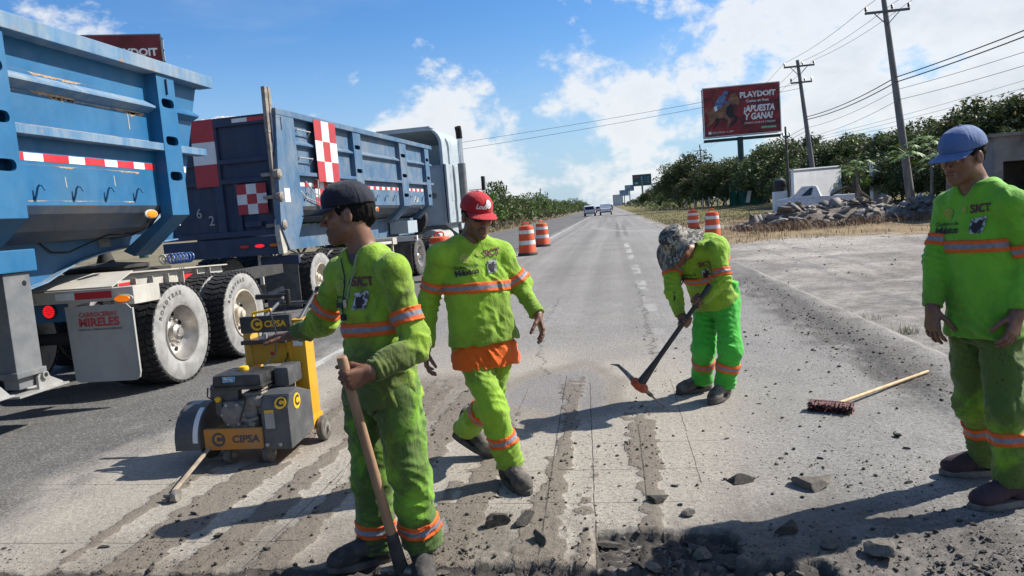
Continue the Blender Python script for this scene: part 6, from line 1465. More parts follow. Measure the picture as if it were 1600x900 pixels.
    I = build_person('p3', 'worker in a camouflage bucket hat bending over to swing a pickaxe', dict(
        facing=(-.66, -.75, 0), face=(-.60, -.55, -.70), headup=(-.55, -.45, .70), girth=1.0, shirt='hivis_clean', trousers='hivis_green_trousers', seed=9.0, hem=.06, grime=.25, tgrime=.0, bend=.03, hump=1.2, extra=[ell(J3['back'], (.145, .14, .115))], fold=.007, front=.8,
        handL=('grip', tuple(gl), tuple(pa), -1, J3['elL'], .019), handR=('grip', tuple(gr), tuple(pa), 1, J3['elR'], .019),
        tband=.56, abandL=('u', .75), abandR=('u', .35), lbandL=.42, lbandR=.40, vneck=.02, neckr=.82, tone=.85, hair=True, sleeve=.95,
        bootL=((-.55, -.83), 0, (.752, 5.62, 0)), bootR=((-.93, -.36), 0, (.628, 5.85, 0)), bootmat='leather_dusty', tg=1.03, bs=.97, dropL=-.015, dropR=-.015))
    shirt_prints(I, .075, -.075, .105, seal=False)
    T = I['T']; Rm = I['Rm']; b = MB(); vs = []; n = 40
    prof = [(.001, .137), (.045, .136), (.076, .128), (.088, .112), (.093, .08), (.098, .045), (.101, .030), (.116, .022), (.145, .006), (.180, -.016), (.183, -.019), (.170, -.012), (.116, .012), (.098, .024)]
    for i, (r, z) in enumerate(prof):
        for k in range(n):
            a = 2 * math.pi * k / n; w = .030 * math.sin(2 * a + .7) + .010 * math.sin(5 * a); fl = max(0, (r - .1)) / .06 * (1 if i > 5 else 0)
            p = A((r * math.cos(a) * .98, r * math.sin(a) * 1.14 - .012, z + .012 + fl * w + .006 * vnoise(A([[math.cos(a) * 2.2, math.sin(a) * 2.2, z * 22]]))[0]))
            vs.append(T(p) - I['inv'])
    fs = [(i * n + k, i * n + (k + 1) % n, (i + 1) * n + (k + 1) % n, (i + 1) * n + k) for i in range(len(prof) - 1) for k in range(n)]
    b.add(vs, fs); b.build('bucket_hat', 'camo_cloth', I['root'], smooth=True)
    b = MB(); b.tube([T(p) - I['inv'] for p in ((.085, .02, .01), (.07, .05, -.06), (.03, .075, -.125), (0, .08, -.15), (-.03, .075, -.125), (-.07, .05, -.06), (-.085, .02, .01))], .0022, 6); b.build('chin_cord', 'lanyard', I['root'], smooth=True)
    # pickaxe
    t = thing('pickaxe', 'pickaxe with black fibreglass handle and worn orange head in bent worker hands', 'pickaxe', loc=(J3['pickB'][0], J3['pickB'][1], 0)); o = A(t.location)
    b = MB(); b.tube([pt - pa * .01 - o, pt - o, pt + pa * .1 - o, pt + pa * Lp * .72 - o, pt + pa * Lp * .88 - o, ph - pa * .02 - o], [.017, .021, .0165, .0185, .028, .034], 14); b.build('handle', 'black_plastic', t, smooth=True)
    a_, b_ = A(J3['pickA']), A(J3['pickB']); a_ = a_ + (ph - a_) * .0; hd = nrm(b_ - a_)
    b = MB(); b.tube([ph - hd * .065 - o, ph - hd * .05 - o, ph - o, ph + hd * .05 - o, ph + hd * .065 - o], [.020, .033, .041, .033, .020], 12); b.build('eye', 'orange_paint_worn', t, smooth=True)
    bow = nrm(pa) * .045
    b = MB(); b.tube([ph - hd * .05 - o, (ph + a_) / 2 - bow * .4 - o, ph + (a_ - ph) * .8 - bow * .6 - o + 0, a_ - bow * .0 - o], [.020, .0155, .011, .003], 10); b.build('point', 'worn_steel', t, smooth=True)
    b = MB(); e = b_ - o; mid = (ph + b_) / 2 - o; b.bar(ph + hd * .04 - o, mid, .03, .022, (0, 0, 1)); b.bar(mid - hd * .01, e, .040, .012, (0, 0, 1)); b.build('blade', 'worn_steel', t, bevel=.003)
    # worker standing by in the blue cap
    build = build_person('p4', 'worker in a faded blue cap standing with arms hanging beside the broom', dict(
        facing=(-.62, -.78, 0), face=(-.86, -.46, -.16), headup=(.05, 0, 1), girth=.93, shirt='hivis_shirt_standing', trousers='hivis_dark_trousers', seed=13.0, hem=-.08, flare=1.12, grime=-.05, tgrime=.5, fold=.006, front=1.1,
        handL=('open', (-.35, -.25, -.95), (-.5, .8, 0), (.30, .45, .35), .1, dict(thumb=(.7, .5, .4))), handR=('open', (-.10, -.20, -.97), (.75, .35, -.2), (.28, .35, .3), .25, dict(thumb=(.7, .5, .5), tcurl=.2)),
        tband=.575, abandL=('u', .72), abandR=('u', .62), lbandL=.35, lbandR=.40, vneck=.075, tone=1.0, stubble=.12, shoe='low', bs=1.0,
        bootL=((-.96, -.24), 0, (1.76, 3.545, 0)), bootR=((-.97, .05), 0, (1.82, 3.915, 0)), bootmat='shoe_maroon', tg=1.0, dropL=.0, dropR=.0, sleeve=.98, elf=.007))
    I = build; shirt_prints(I, .095, -.078, .105, rot=.03)
    cap(I, 'blue_cap', .06, .085)
pmat('shaft_wood', (.33, .20, .115), (.22, .125, .07), 14, rough=.75, bump=.003, bscale=40, sc=(1, 1, .12), dirt=(.10, .075, .055), dscale=9, dlo=.52, dhi=.7, damt=.7)
pmat('pale_wood', (.52, .36, .18), (.44, .29, .14), 14, rough=.65, sc=(1, 1, .2))
pmat('black_iron', (.030, .030, .032), (.08, .078, .075), 14, rough=.7, metal=.3, bump=.003)
pmat('worn_steel', (.24, .22, .20), (.10, .075, .06), 20, rough=.5, metal=.6, bump=.002)
pmat('black_plastic', (.012, .012, .013), (.03, .03, .03), 14, rough=.5)
pmat('orange_paint_worn', (.45, .075, .022), (.14, .06, .04), 18, .45, .7, rough=.6, metal=.2, bump=.003)
crew()

# ---------------------------------------------------------------- road saw
paint_mat('saw_yellow', (.60, .31, .008), (.50, .33, .09), (.24, .18, .11), .5, .85, .62, .74, .5, dust=(.42, .33, .19), damt=.45)
paint_mat('saw_orange_dirty', (.50, .20, .03), (.34, .22, .12), (.20, .15, .11), .40, .72, .60, .72, .7)
pmat('saw_black', (.018, .018, .020), (.05, .05, .052), 7, rough=.45, dirt=(.16, .15, .13), dscale=6, dlo=.5, dhi=.8, damt=.5)
pmat('saw_grey', (.055, .058, .062), (.09, .092, .095), 6, rough=.5, dirt=(.20, .18, .16), dscale=6, dlo=.5, dhi=.78, damt=.6)
pmat('engine_dusty', (.20, .185, .165), (.10, .095, .09), 16, rough=.75, bump=.004, dirt=(.28, .25, .21), dscale=8, dlo=.4, dhi=.7, damt=.8)
pmat('sticker_blue', (.10, .28, .45), (.5, .55, .6), 60, .5, .55, rough=.5); pmat('logo_yellow', (.75, .42, .01), rough=.5)
def rbox(name, a, c, mat, par, bev=.01): b = MB(); b.box(a, c); return b.build(name, mat, par, bevel=bev, smooth=True)
def saw():
    ox, oy = -2.47, 4.65; t = thing('road_saw', 'yellow and black walk-behind road saw with petrol engine and guide rod', 'road saw', loc=(ox, oy, 0))
    D = lambda x, y, z: (x - ox, y - oy, z)
    rbox('deck', D(-2.70, 4.44, .20), D(-2.20, 5.02, .235), 'saw_orange_dirty', t, .004)
    fp = rbox('front_plate', D(-2.725, 4.405, .115), D(-2.325, 4.435, .255), 'saw_orange_dirty', t, .008)
    rbox('side_rail', D(-2.32, 4.44, .10), D(-2.16, 5.02, .195), 'saw_yellow', t, .006)
    F = lambda x, z, y=4.4035: frame(D(x, y, z), (1, 0, 0), (0, 0, 1))
    text_on('lettering', 'CIPSA', F(-2.438, .183), 'print_grey', fp, .066, bold=.0025, sx=1.1, shear=.1)
    b = MB(); b.lathe([(.047, -.001), (.047, 0)], 24, F(-2.625, .185) , caps=True); b.build('emblem', 'print_grey', fp); text_on('lettering', 'C', F(-2.625, .185, 4.4015), 'saw_orange_dirty', fp, .075, bold=.004)
    # blade and its hood
    arc = [(4.845, .12), (4.845, .18)] + [(4.62 + .225 * math.cos(R(a)), .17 + .225 * math.sin(R(a))) for a in range(5, 176, 10)] + [(4.395, .17), (4.395, .12)]
    b = MB(); b.prism([D(0, y, z)[1:] for y, z in arc], 0, -2.93 - ox, -2.755 - ox); hood = b.build('blade_hood', 'saw_grey', t, bevel=.006)
    st = arc[-9:-1]; b = MB(); vs = [D(x, 4.62 + (y - 4.62) * 1.006, .17 + (z - .17) * 1.006) for y, z in st for x in (-2.80, -2.765)]; b.add(vs, [(2 * i, 2 * i + 1, 2 * i + 3, 2 * i + 2) for i in range(len(st) - 1)]); b.build('sticker', 'tape_white', hood)
    b = MB(); vs = [D(x, 4.62 + (y - 4.62) * 1.007, .17 + (z - .17) * 1.007) for y, z in arc[-12:-9] for x in (-2.90, -2.82)]; b.add(vs, [(2 * i, 2 * i + 1, 2 * i + 3, 2 * i + 2) for i in range(2)]); b.build('sticker', 'flap_grey', hood)
    b = MB(); b.lathe([(0, -.002), (.165, -.002), (.17, 0), (.165, .002), (0, .002)], 40, Matrix.Translation(D(-2.78, 4.60, .178)) @ Matrix.Rotation(R(90), 4, 'Y')); b.build('blade', 'black_iron', t, smooth=True)
    # belt guard with its round badge
    pol = [(4.425, .10), (4.425, .37), (4.47, .455), (4.60, .47), (4.80, .40), (4.80, .12)]
    b = MB(); b.prism([D(0, y, z)[1:] for y, z in pol], 0, -2.325 - ox, -2.135 - ox); bg = b.build('belt_guard', 'saw_grey', t, bevel=.012)
    b = MB(); b.lathe([(.052, 0), (.052, .0025)], 28, Matrix.Translation(D(-2.1345, 4.56, .385)) @ Matrix.Rotation(R(90), 4, 'Y')); b.build('emblem', 'logo_yellow', bg); text_on('lettering', 'C', frame(D(-2.1305, 4.56, .385), (0, 1, 0), (0, 0, 1)), 'saw_black', bg, .09, bold=.004)
    b = MB(); b.lathe([(.040, 0), (.040, .0025)], 28, Matrix.Translation(D(-2.185, 4.4275, .405)) @ Matrix.Rotation(R(62), 4, 'X')); b.build('emblem', 'logo_yellow', bg); text_on('lettering', 'C', Matrix.Translation(D(-2.185, 4.4235, .407)) @ Matrix.Rotation(R(62), 4, 'X'), 'saw_black', bg, .068, bold=.004)
    rbox('sticker', D(-2.30, 4.4225, .24), D(-2.235, 4.4245, .345), 'flap_grey', bg, 0); rbox('sticker', D(-2.30, 4.4222, .345), D(-2.235, 4.4244, .362), 'logo_yellow', bg, 0)
    for x in (-2.30, -2.21): b = MB(); b.lathe([(.014, 0), (.014, .008), (.008, .012), (0, .012)], 8, Matrix.Translation(D(x, 4.4245, .135)) @ Matrix.Rotation(R(90), 4, 'X')); b.build('bolt', 'zinc', bg)
    # engine: crankcase, finned cylinder, recoil starter, tank, air cleaner, silencer
    eng = rbox('crankcase', D(-2.61, 4.47, .235), D(-2.37, 4.72, .42), 'engine_dusty', t, .03)
    b = MB(); b.lathe([(.135, .0), (.13, .03), (.115, .055), (.07, .07), (.03, .075), (0, .075)], 28, Matrix.Translation(D(-2.61, 4.60, .37)) @ Matrix.Rotation(R(-90), 4, 'Y')); rs = b.build('recoil_starter', 'saw_grey', eng, smooth=True)
    b = MB()
    for k in range(9): a = R(40 + k * 13); b.cbox((0, 0, 0), (.006, .010, .045), Matrix.Translation(D(-2.682 + .012 * abs(k - 4) * .4, 4.60 + .095 * math.cos(a) * -1, .37 + .095 * math.sin(a) * .4)) @ Matrix.Rotation(a, 4, 'X'))
    b.build('starter_slots', 'dark_void', rs)
    b = MB(); b.lathe([(.018, 0), (.020, .02), (.012, .03), (0, .03)], 12, Matrix.Translation(D(-2.625, 4.468, .44)) @ Matrix.Rotation(R(90), 4, 'X')); b.build('oil_cap', 'logo_yellow', eng)
    for k in range(6): b = MB(); b.cbox((0, 0, 0), (.15, .15, .008), Matrix.Translation(D(-2.40, 4.56, .34 + .022 * k)) @ Matrix.Rotation(R(-25), 4, 'Y')); b.build('cooling_fin', 'engine_dusty', eng)
    rbox('cylinder', D(-2.47, 4.49, .32), D(-2.34, 4.63, .47), 'engine_dusty', eng, .02)
    b = MB(); b.tube([D(-2.50, 4.462, .34), D(-2.46, 4.45, .30), D(-2.42, 4.452, .29), D(-2.36, 4.455, .31)], .012, 8); b.tube([D(-2.42, 4.455, .27), D(-2.38, 4.45, .26)], .022, 10); b.build('carburettor_link', 'engine_dusty', eng, smooth=True)
    b = MB(); b.lathe([(.085, 0), (.085, .012), (.07, .022), (.03, .026), (0, .026)], 22, Matrix.Translation(D(-2.535, 4.472, .335)) @ Matrix.Rotation(R(90), 4, 'X')); b.build('crankcase_cover', 'engine_dusty', eng, smooth=True)
    for k in range(6): a = R(60 * k); b = MB(); b.lathe([(.009, 0), (.009, .008), (0, .01)], 8, Matrix.Translation(D(-2.535 + .074 * math.cos(a), 4.456, .335 + .074 * math.sin(a))) @ Matrix.Rotation(R(90), 4, 'X')); b.build('bolt', 'zinc', eng)
    b = MB(); b.tube([D(-2.45, 4.47, .455), D(-2.43, 4.44, .43), D(-2.44, 4.43, .38), D(-2.48, 4.44, .30)], .006, 6); b.build('plug_lead', 'black_plastic', eng, smooth=True)
    b = MB(); b.lathe([(.036, 0), (.042, .02), (.042, .09), (.036, .11)], 16, Matrix.Translation(D(-2.44, 4.50, .41)) @ Matrix.Rotation(R(90), 4, 'Y')); b.build('carburettor', 'engine_dusty', eng, smooth=True)
    b = MB(); b.cbox((0, 0, 0), (.20, .06, .10), Matrix.Translation(D(-2.60, 4.52, .47)) @ Matrix.Rotation(R(8), 4, 'Y')); b.build('shroud', 'saw_grey', eng, bevel=.02)
    rbox('engine_foot', D(-2.56, 4.455, .236), D(-2.40, 4.50, .262), 'engine_dusty', eng, .006)
    tk = rbox('fuel_tank', D(-2.665, 4.46, .487), D(-2.315, 4.74, .60), 'saw_black', t, .05); rbox('tank_flange', D(-2.672, 4.45, .508), D(-2.308, 4.75, .520), 'saw_black', tk, .004)
    b = MB(); b.lathe([(.032, 0), (.034, .012), (.03, .026), (.012, .03), (0, .03)], 18, Matrix.Translation(D(-2.50, 4.60, .598))); b.build('fuel_cap', 'logo_yellow', tk, smooth=True)
    rbox('sticker', D(-2.58, 4.457, .55), D(-2.495, 4.4595, .585), 'sticker_blue', tk, 0)
    rbox('air_cleaner', D(-2.305, 4.62, .47), D(-2.20, 4.84, .60), 'saw_grey', t, .025)
    rbox('silencer', D(-2.37, 4.64, .40), D(-2.24, 4.80, .49), 'saw_black', t, .02)
    # yellow tower and console
    tw = rbox('tower', D(-2.27, 4.86, .12), D(-2.165, 5.00, .885), 'saw_yellow', t, .008); rbox('tower', D(-2.62, 4.86, .22), D(-2.565, 5.00, .86), 'saw_yellow', t, .008)
    cp = rbox('console', D(-2.565, 4.87, .58), D(-2.272, 4.98, .735), 'saw_yellow', t, .004); rbox('console_tray', D(-2.60, 4.78, .737), D(-2.275, 4.99, .765), 'saw_black', t, .006)
    b = MB(); b.add([D(-2.272, 4.85, .735), D(-2.30, 4.85, .735), D(-2.272, 4.85, .50), D(-2.262, 4.85, .50)] + [D(-2.272, 4.90, .735), D(-2.34, 4.90, .735), D(-2.272, 4.90, .45), D(-2.262, 4.90, .45)], [(0, 1, 2, 3), (4, 7, 6, 5), (1, 5, 6, 2), (0, 3, 7, 4), (0, 4, 5, 1), (2, 6, 7, 3)]); b.build('gusset', 'saw_yellow', t)
    nb = rbox('name_board', D(-2.60, 4.80, .815), D(-2.235, 4.84, .93), 'saw_black', t, .006)
    b = MB(); b.lathe([(.043, 0), (.043, .003)], 28, frame(D(-2.475, 4.799, .874), (1, 0, 0), (0, 0, 1))); b.build('emblem', 'logo_yellow', nb); text_on('lettering', 'C', F(-2.475, .874, 4.7945), 'saw_black', nb, .072, bold=.004); text_on('lettering', 'CIPSA', F(-2.345, .872, 4.7985), 'logo_yellow', nb, .060, bold=.002, sx=1.0, shear=.1)
    rbox('sticker', D(-2.255, 4.858, .70), D(-2.185, 4.8595, .77), 'tape_white', tw, 0); rbox('key_slot', D(-2.225, 4.858, .515), D(-2.212, 4.8595, .575), 'saw_black', tw, 0)
    b = MB(); b.lathe([(.014, 0), (.014, .003)], 16, Matrix.Translation(D(-2.42, 4.869, .655)) @ Matrix.Rotation(R(90), 4, 'X')); b.build('emblem', 'tape_red', cp)
    b = MB(); b.tube([D(-2.50, 4.81, .93), D(-2.50, 4.805, .955), D(-2.41, 4.80, .965), D(-2.36, 4.80, .975)], .009, 8); b.build('throttle_lever', 'logo_yellow', t, smooth=True)
    b = MB(); b.tube([D(-2.44, 4.84, .735), D(-2.44, 4.84, .80)], .012, 8); b.build('depth_shaft', 'zinc', t)
    # handlebars
    b = MB(); b.tube([D(-2.47, 4.9, .90), D(-2.42, 5.05, .99), D(-2.40, 5.12, 1.03)], .014, 10); b.tube([D(-2.21, 4.9, .87), D(-2.19, 5.02, .96), D(-2.15, 5.12, 1.06)], .014, 10); b.tube([D(-2.44, 5.10, .98), D(-2.13, 5.10, .975)], .013, 10); hb = b.build('handlebar', 'saw_grey', t, smooth=True)
    b = MB(); b.tube([D(-2.62, 5.12, 1.035), D(-2.38, 5.12, 1.03)], .020, 12); b.build('grip', 'black_plastic', hb, smooth=True); b = MB(); b.tube([D(-2.155, 5.12, 1.065), D(-1.96, 5.12, 1.075)], .020, 12); b.build('grip', 'black_plastic', hb, smooth=True); b = MB(); b.tube([D(-2.36, 5.08, .97), D(-2.355, 5.08, 1.08)], .017, 10); b.build('grip', 'black_plastic', hb, smooth=True)
    for pts, r in (([(-2.37, 4.80, .97), (-2.33, 4.74, .92), (-2.30, 4.72, .80), (-2.31, 4.70, .68), (-2.36, 4.62, .62)], .006), ([(-2.40, 5.08, .97), (-2.33, 5.0, .78), (-2.30, 4.84, .62), (-2.33, 4.70, .55)], .005), ([(-2.66, 4.52, .40), (-2.70, 4.46, .46), (-2.69, 4.46, .52)], .005)): b = MB(); b.tube([D(*p) for p in pts], r, 6); b.build('control_cable', 'black_plastic', t, smooth=True)
    # wheels
    for x, y, r, w in ((-2.15, 4.93, .088, .05), (-2.72, 4.93, .088, .05), (-2.35, 4.48, .062, .05), (-2.62, 4.48, .062, .05)):
        b = MB(); b.lathe([(r * .5, 0), (r * .9, 0), (r, .008), (r, w - .008), (r * .9, w), (r * .5, w)], 24, Matrix.Translation(D(x, y, r)) @ Matrix.Rotation(R(90), 4, 'Y')); wo = b.build('wheel', 'rubber_dusty', t, smooth=True)
        b = MB(); b.lathe([(r * .5, -.004), (r * .5, w + .002), (r * .3, w + .004), (r * .28, w + .02), (0, w + .02)], 16, Matrix.Translation(D(x, y, r)) @ Matrix.Rotation(R(90), 4, 'Y')); b.build('hub', 'engine_dusty', wo, smooth=True)
    # guide rod with a little roller at its end
    b = MB(); b.bar(D(-2.705, 4.43, .13), D(-2.615, 3.86, .052), .022, .014); rod = b.build('guide_rod', 'pale_wood_dirty', t, bevel=.003)
    b = MB(); b.lathe([(.012, 0), (.034, 0), (.036, .008), (.036, .022), (.034, .03), (.012, .03)], 18, Matrix.Translation(D(-2.60, 3.83, .037)) @ Matrix.Rotation(R(90), 4, 'Y')); b.build('roller', 'engine_dusty', rod, smooth=True); b = MB(); b.tube([D(-2.66, 3.83, .038), D(-2.60, 3.83, .038)], .012, 8); b.box(D(-2.655, 3.80, .01), D(-2.63, 3.86, .03)); b.build('pointer', 'engine_dusty', rod)
pmat('rubber_dusty', (.075, .068, .060), (.17, .155, .135), 14, rough=.9, bump=.003); pmat('pale_wood_dirty', (.38, .31, .22), (.25, .20, .15), 16, rough=.8)
saw()
# ---------------------------------------------------------------- broom
def broom():
    a, c = Vector((1.25, 5.20, 0)), Vector((1.50, 5.07, 0)); d = (c - a).normalized(); n = Vector((-d.y, d.x, 0))    # n points away from the camera
    o = (a + c) / 2; t = thing('push_broom', 'push broom with dark maroon bristles and pale wooden handle lying on the road', 'broom', loc=o); L = (c - a).length
    M = frame((0, 0, .034), d, n)
    b = MB(); b.cbox((0, .045, 0), (L, .022, .062), M); b.build('head', 'maroon_wood', t, bevel=.004)
    rg = np.random.default_rng(4); b = MB()
    for i in range(34):
        for j in range(7):
            p = Vector(((i + .5) / 34 * L - L / 2 + rg.normal() * .003, .036, (j + .5) / 7 * .06 - .03)); q = p + Vector((rg.normal() * .006, -.070 + rg.normal() * .006, rg.normal() * .007 - .004))
            b.tube([M @ p, M @ ((p + q) / 2), M @ q], [.0042, .0046, .0028], 4)
    o2 = b.build('bristles', 'bristle_maroon', t, fix=False); tag(o2, kind='stuff')
    e = Vector((2.37, 6.09, .016)) - o; s = M @ Vector((.02, .05, .006)); b = MB(); b.tube([s, s + (e - s) * .5 + Vector((0, 0, .0)), e], [.0125, .0128, .012], 12); b.build('handle', 'pale_wood', t, smooth=True)
pmat('maroon_wood', (.10, .03, .03), rough=.7); pmat('bristle_maroon', (.07, .020, .022), (.15, .055, .055), 30, rough=.8)
broom()
# ---------------------------------------------------------------- traffic drums
pmat('drum_orange', (.66, .085, .014), (.56, .07, .018), 5, rough=.55, dirt=(.22, .08, .04), dscale=5, dlo=.55, dhi=.75, damt=.5)
pmat('drum_white', (.66, .65, .63), (.52, .51, .49), 6, rough=.55, dirt=(.35, .30, .26), dscale=6, dlo=.55, dhi=.75, damt=.5)
pmat('drum_base', (.035, .032, .03), (.07, .06, .055), 6, rough=.9)
def drum():
    t = thing('traffic_drum', '', 'traffic drum')
    b = MB(); b.lathe([(.30, .10), (.292, .12), (.285, .34), (.275, .36)], 32, caps=False); b.lathe([(.275, .36), (.270, .45), (.266, .47)], 32, caps=False); b.lathe([(.266, .47), (.262, .55), (.255, .70), (.250, .72)], 32, caps=False); b.lathe([(.25, .72), (.246, .80), (.242, .83)], 32, caps=False); b.lathe([(.242, .83), (.238, .94), (.226, .97), (.10, .99), (0, .99)], 32, caps=False); bd = b.build('body', 'drum_orange', t, smooth=True)
    for z0, z1, r0, r1 in ((.36, .50, .283, .276), (.72, .84, .258, .250)): b = MB(); b.lathe([(r0, z0), (r1, z1)], 32, caps=False); b.build('white_band', 'drum_white', bd, smooth=True)
    b = MB(); b.lathe([(.33, 0), (.335, .05), (.31, .10), (.28, .11)], 32); b.build('base', 'drum_base', t, smooth=True)
    b = MB(); b.tube([(-.10, 0, .985), (-.10, 0, 1.06), (-.07, 0, 1.09), (.07, 0, 1.09), (.10, 0, 1.06), (.10, 0, .985)], .018, 8); b.build('handle', 'drum_orange', t, smooth=True)
    return t
def drums():
    p = drum(); spots = ((-2.98, 25.7, .3, 1.05, 'orange and white traffic drum on the white edge line, the nearer of a pair'), (-2.97, 31.4, .9, 1.0, 'orange and white traffic drum just beyond another drum on the edge line'),
        (3.78, 29.3, .2, 1.02, 'orange and white traffic drum at the gravel edge behind the bending worker'), (4.1, 39.0, 1.2, 1.0, 'orange and white traffic drum further along the gravel edge, half hidden by the bucket hat'),
        (-4.25, 18.0, .1, 1.08, 'orange traffic drum beside the truck wheels, mostly hidden by the red capped worker'))
    for i, (x, y, a, s, lb) in enumerate(spots):
        o = p if i == 0 else copy_tree(p); o.location = (x, y, 0.0 if x < 2.7 else -.05); o.rotation_euler = (0, 0, a); o.scale = (s, s, s); tag(o, lb, 'traffic drum', 'traffic drums closing the lane')
drums()

# ---------------------------------------------------------------- billboards
pmat('steel_green', (.012, .045, .045), rough=.5); pmat('steel_grey', (.16, .165, .17), rough=.5, metal=.3); pmat('panel_edge', (.62, .62, .62), rough=.6)
def ad_red():
    m, t, b = newmat('ad_red'); v = t.obj(); sx = t.n('ShaderNodeSeparateXYZ'); t.L.new(v, sx.inputs[0])
    n = t.noise(v, .30, 5, .6, .8, sc=(1, 1, 2.2)); c = t.mix(t.ramp(n, .3, .7), (.055, .008, .012), (.34, .018, .022)); n2 = t.noise(v, .45, 4, .6, .5, off=(3, 1, 2))
    c = t.mix(t.math('MULTIPLY', t.ramp(n2, .5, .7), t.ramp(sx.outputs[0], -1.5, -5.5)), c, (.30, .13, .06)); t.put(b.inputs['Base Color'], c); b.inputs['Roughness'].default_value = .6
ad_red(); pmat('ad_white', (.75, .75, .75), rough=.6); pmat('ad_horse', (.15, .058, .032), (.32, .15, .08), 1.2, rough=.6); pmat('ad_dark', (.010, .009, .012), rough=.6); pmat('ad_blue', (.05, .12, .28), (.16, .24, .38), 2, rough=.6); pmat('ad_green', (.02, .30, .13), rough=.6)
pmat('ad_plain_red', (.165, .010, .014), (.10, .008, .012), .4, rough=.6); pmat('ad_teal', (.010, .045, .055), (.03, .10, .10), .25, rough=.6); pmat('ad_skyblue', (.08, .16, .26), (.30, .36, .42), .3, .4, .6, rough=.6)
def billboard(label, x, y, zb, w, h, rz, face, pole_x=0.0, pole_mat='steel_green', vee=True, pole_r=.45):
    t = thing('billboard', label, 'billboard', loc=(x, y, -.1), rz=rz); zb += .1
    b = MB(); b.box((-w / 2, -.06, zb), (w / 2, .06, zb + h)); pn = b.build('panel', face, t)
    for a, c in (((-w / 2 - .12, -.09, zb - .12), (-w / 2, .09, zb + h + .12)), ((w / 2, -.09, zb - .12), (w / 2 + .12, .09, zb + h + .12)), ((-w / 2, -.09, zb - .12), (w / 2, .09, zb)), ((-w / 2, -.09, zb + h), (w / 2, .09, zb + h + .12))):
        b = MB(); b.box(a, c); b.build('frame', 'panel_edge' if w > 9 else 'steel_grey', t)
    if vee:
        b = MB(); b.box((-w / 2, 1.6, zb - .1), (w / 2, 1.72, zb + h + .1)); b.build('back_panel', 'panel_edge', t)
        b = MB()
        for k in range(6): z = zb + h * k / 5; b.bar((-w / 2, .09, z), (-w / 2, 1.6, z), .07, .07); b.bar((w / 2, .09, z), (w / 2, 1.6, z), .07, .07)
        for k in range(5): z = zb + h * k / 5; b.bar((-w / 2, .1, z), (-w / 2, 1.6, z + h / 5), .05, .05); b.bar((w / 2, .1, z), (w / 2, 1.6, z + h / 5), .05, .05)
        b.build('truss', 'steel_green', t)
        b = MB(); b.box((-w / 2 - .2, -.75, zb - .55), (w / 2 + .2, -.65, zb - .45)); b.box((-w / 2 - .1, .5, zb - .75), (w / 2 + .1, .9, zb - .35))
        for k in range(5): xx = -w / 2 + w * k / 4; b.bar((xx, -.7, zb - .5), (xx, .7, zb - .5), .08, .08)
        b.build('catwalk', 'steel_green', t)
    b = MB(); b.tube([(pole_x, .7 if vee else .2, 0), (pole_x, .7 if vee else .2, zb + (-.3 if vee else h * .5))], [pole_r, pole_r * .92], 16); b.build('pole', pole_mat, t, smooth=True)
    return t, pn, zb
def flat(name, poly, M, mat, par): b = MB(); b.add([M @ Vector((p[0], p[1], 0)) for p in poly], [tuple(range(len(poly)))]); return b.build(name, mat, par, fix=False)
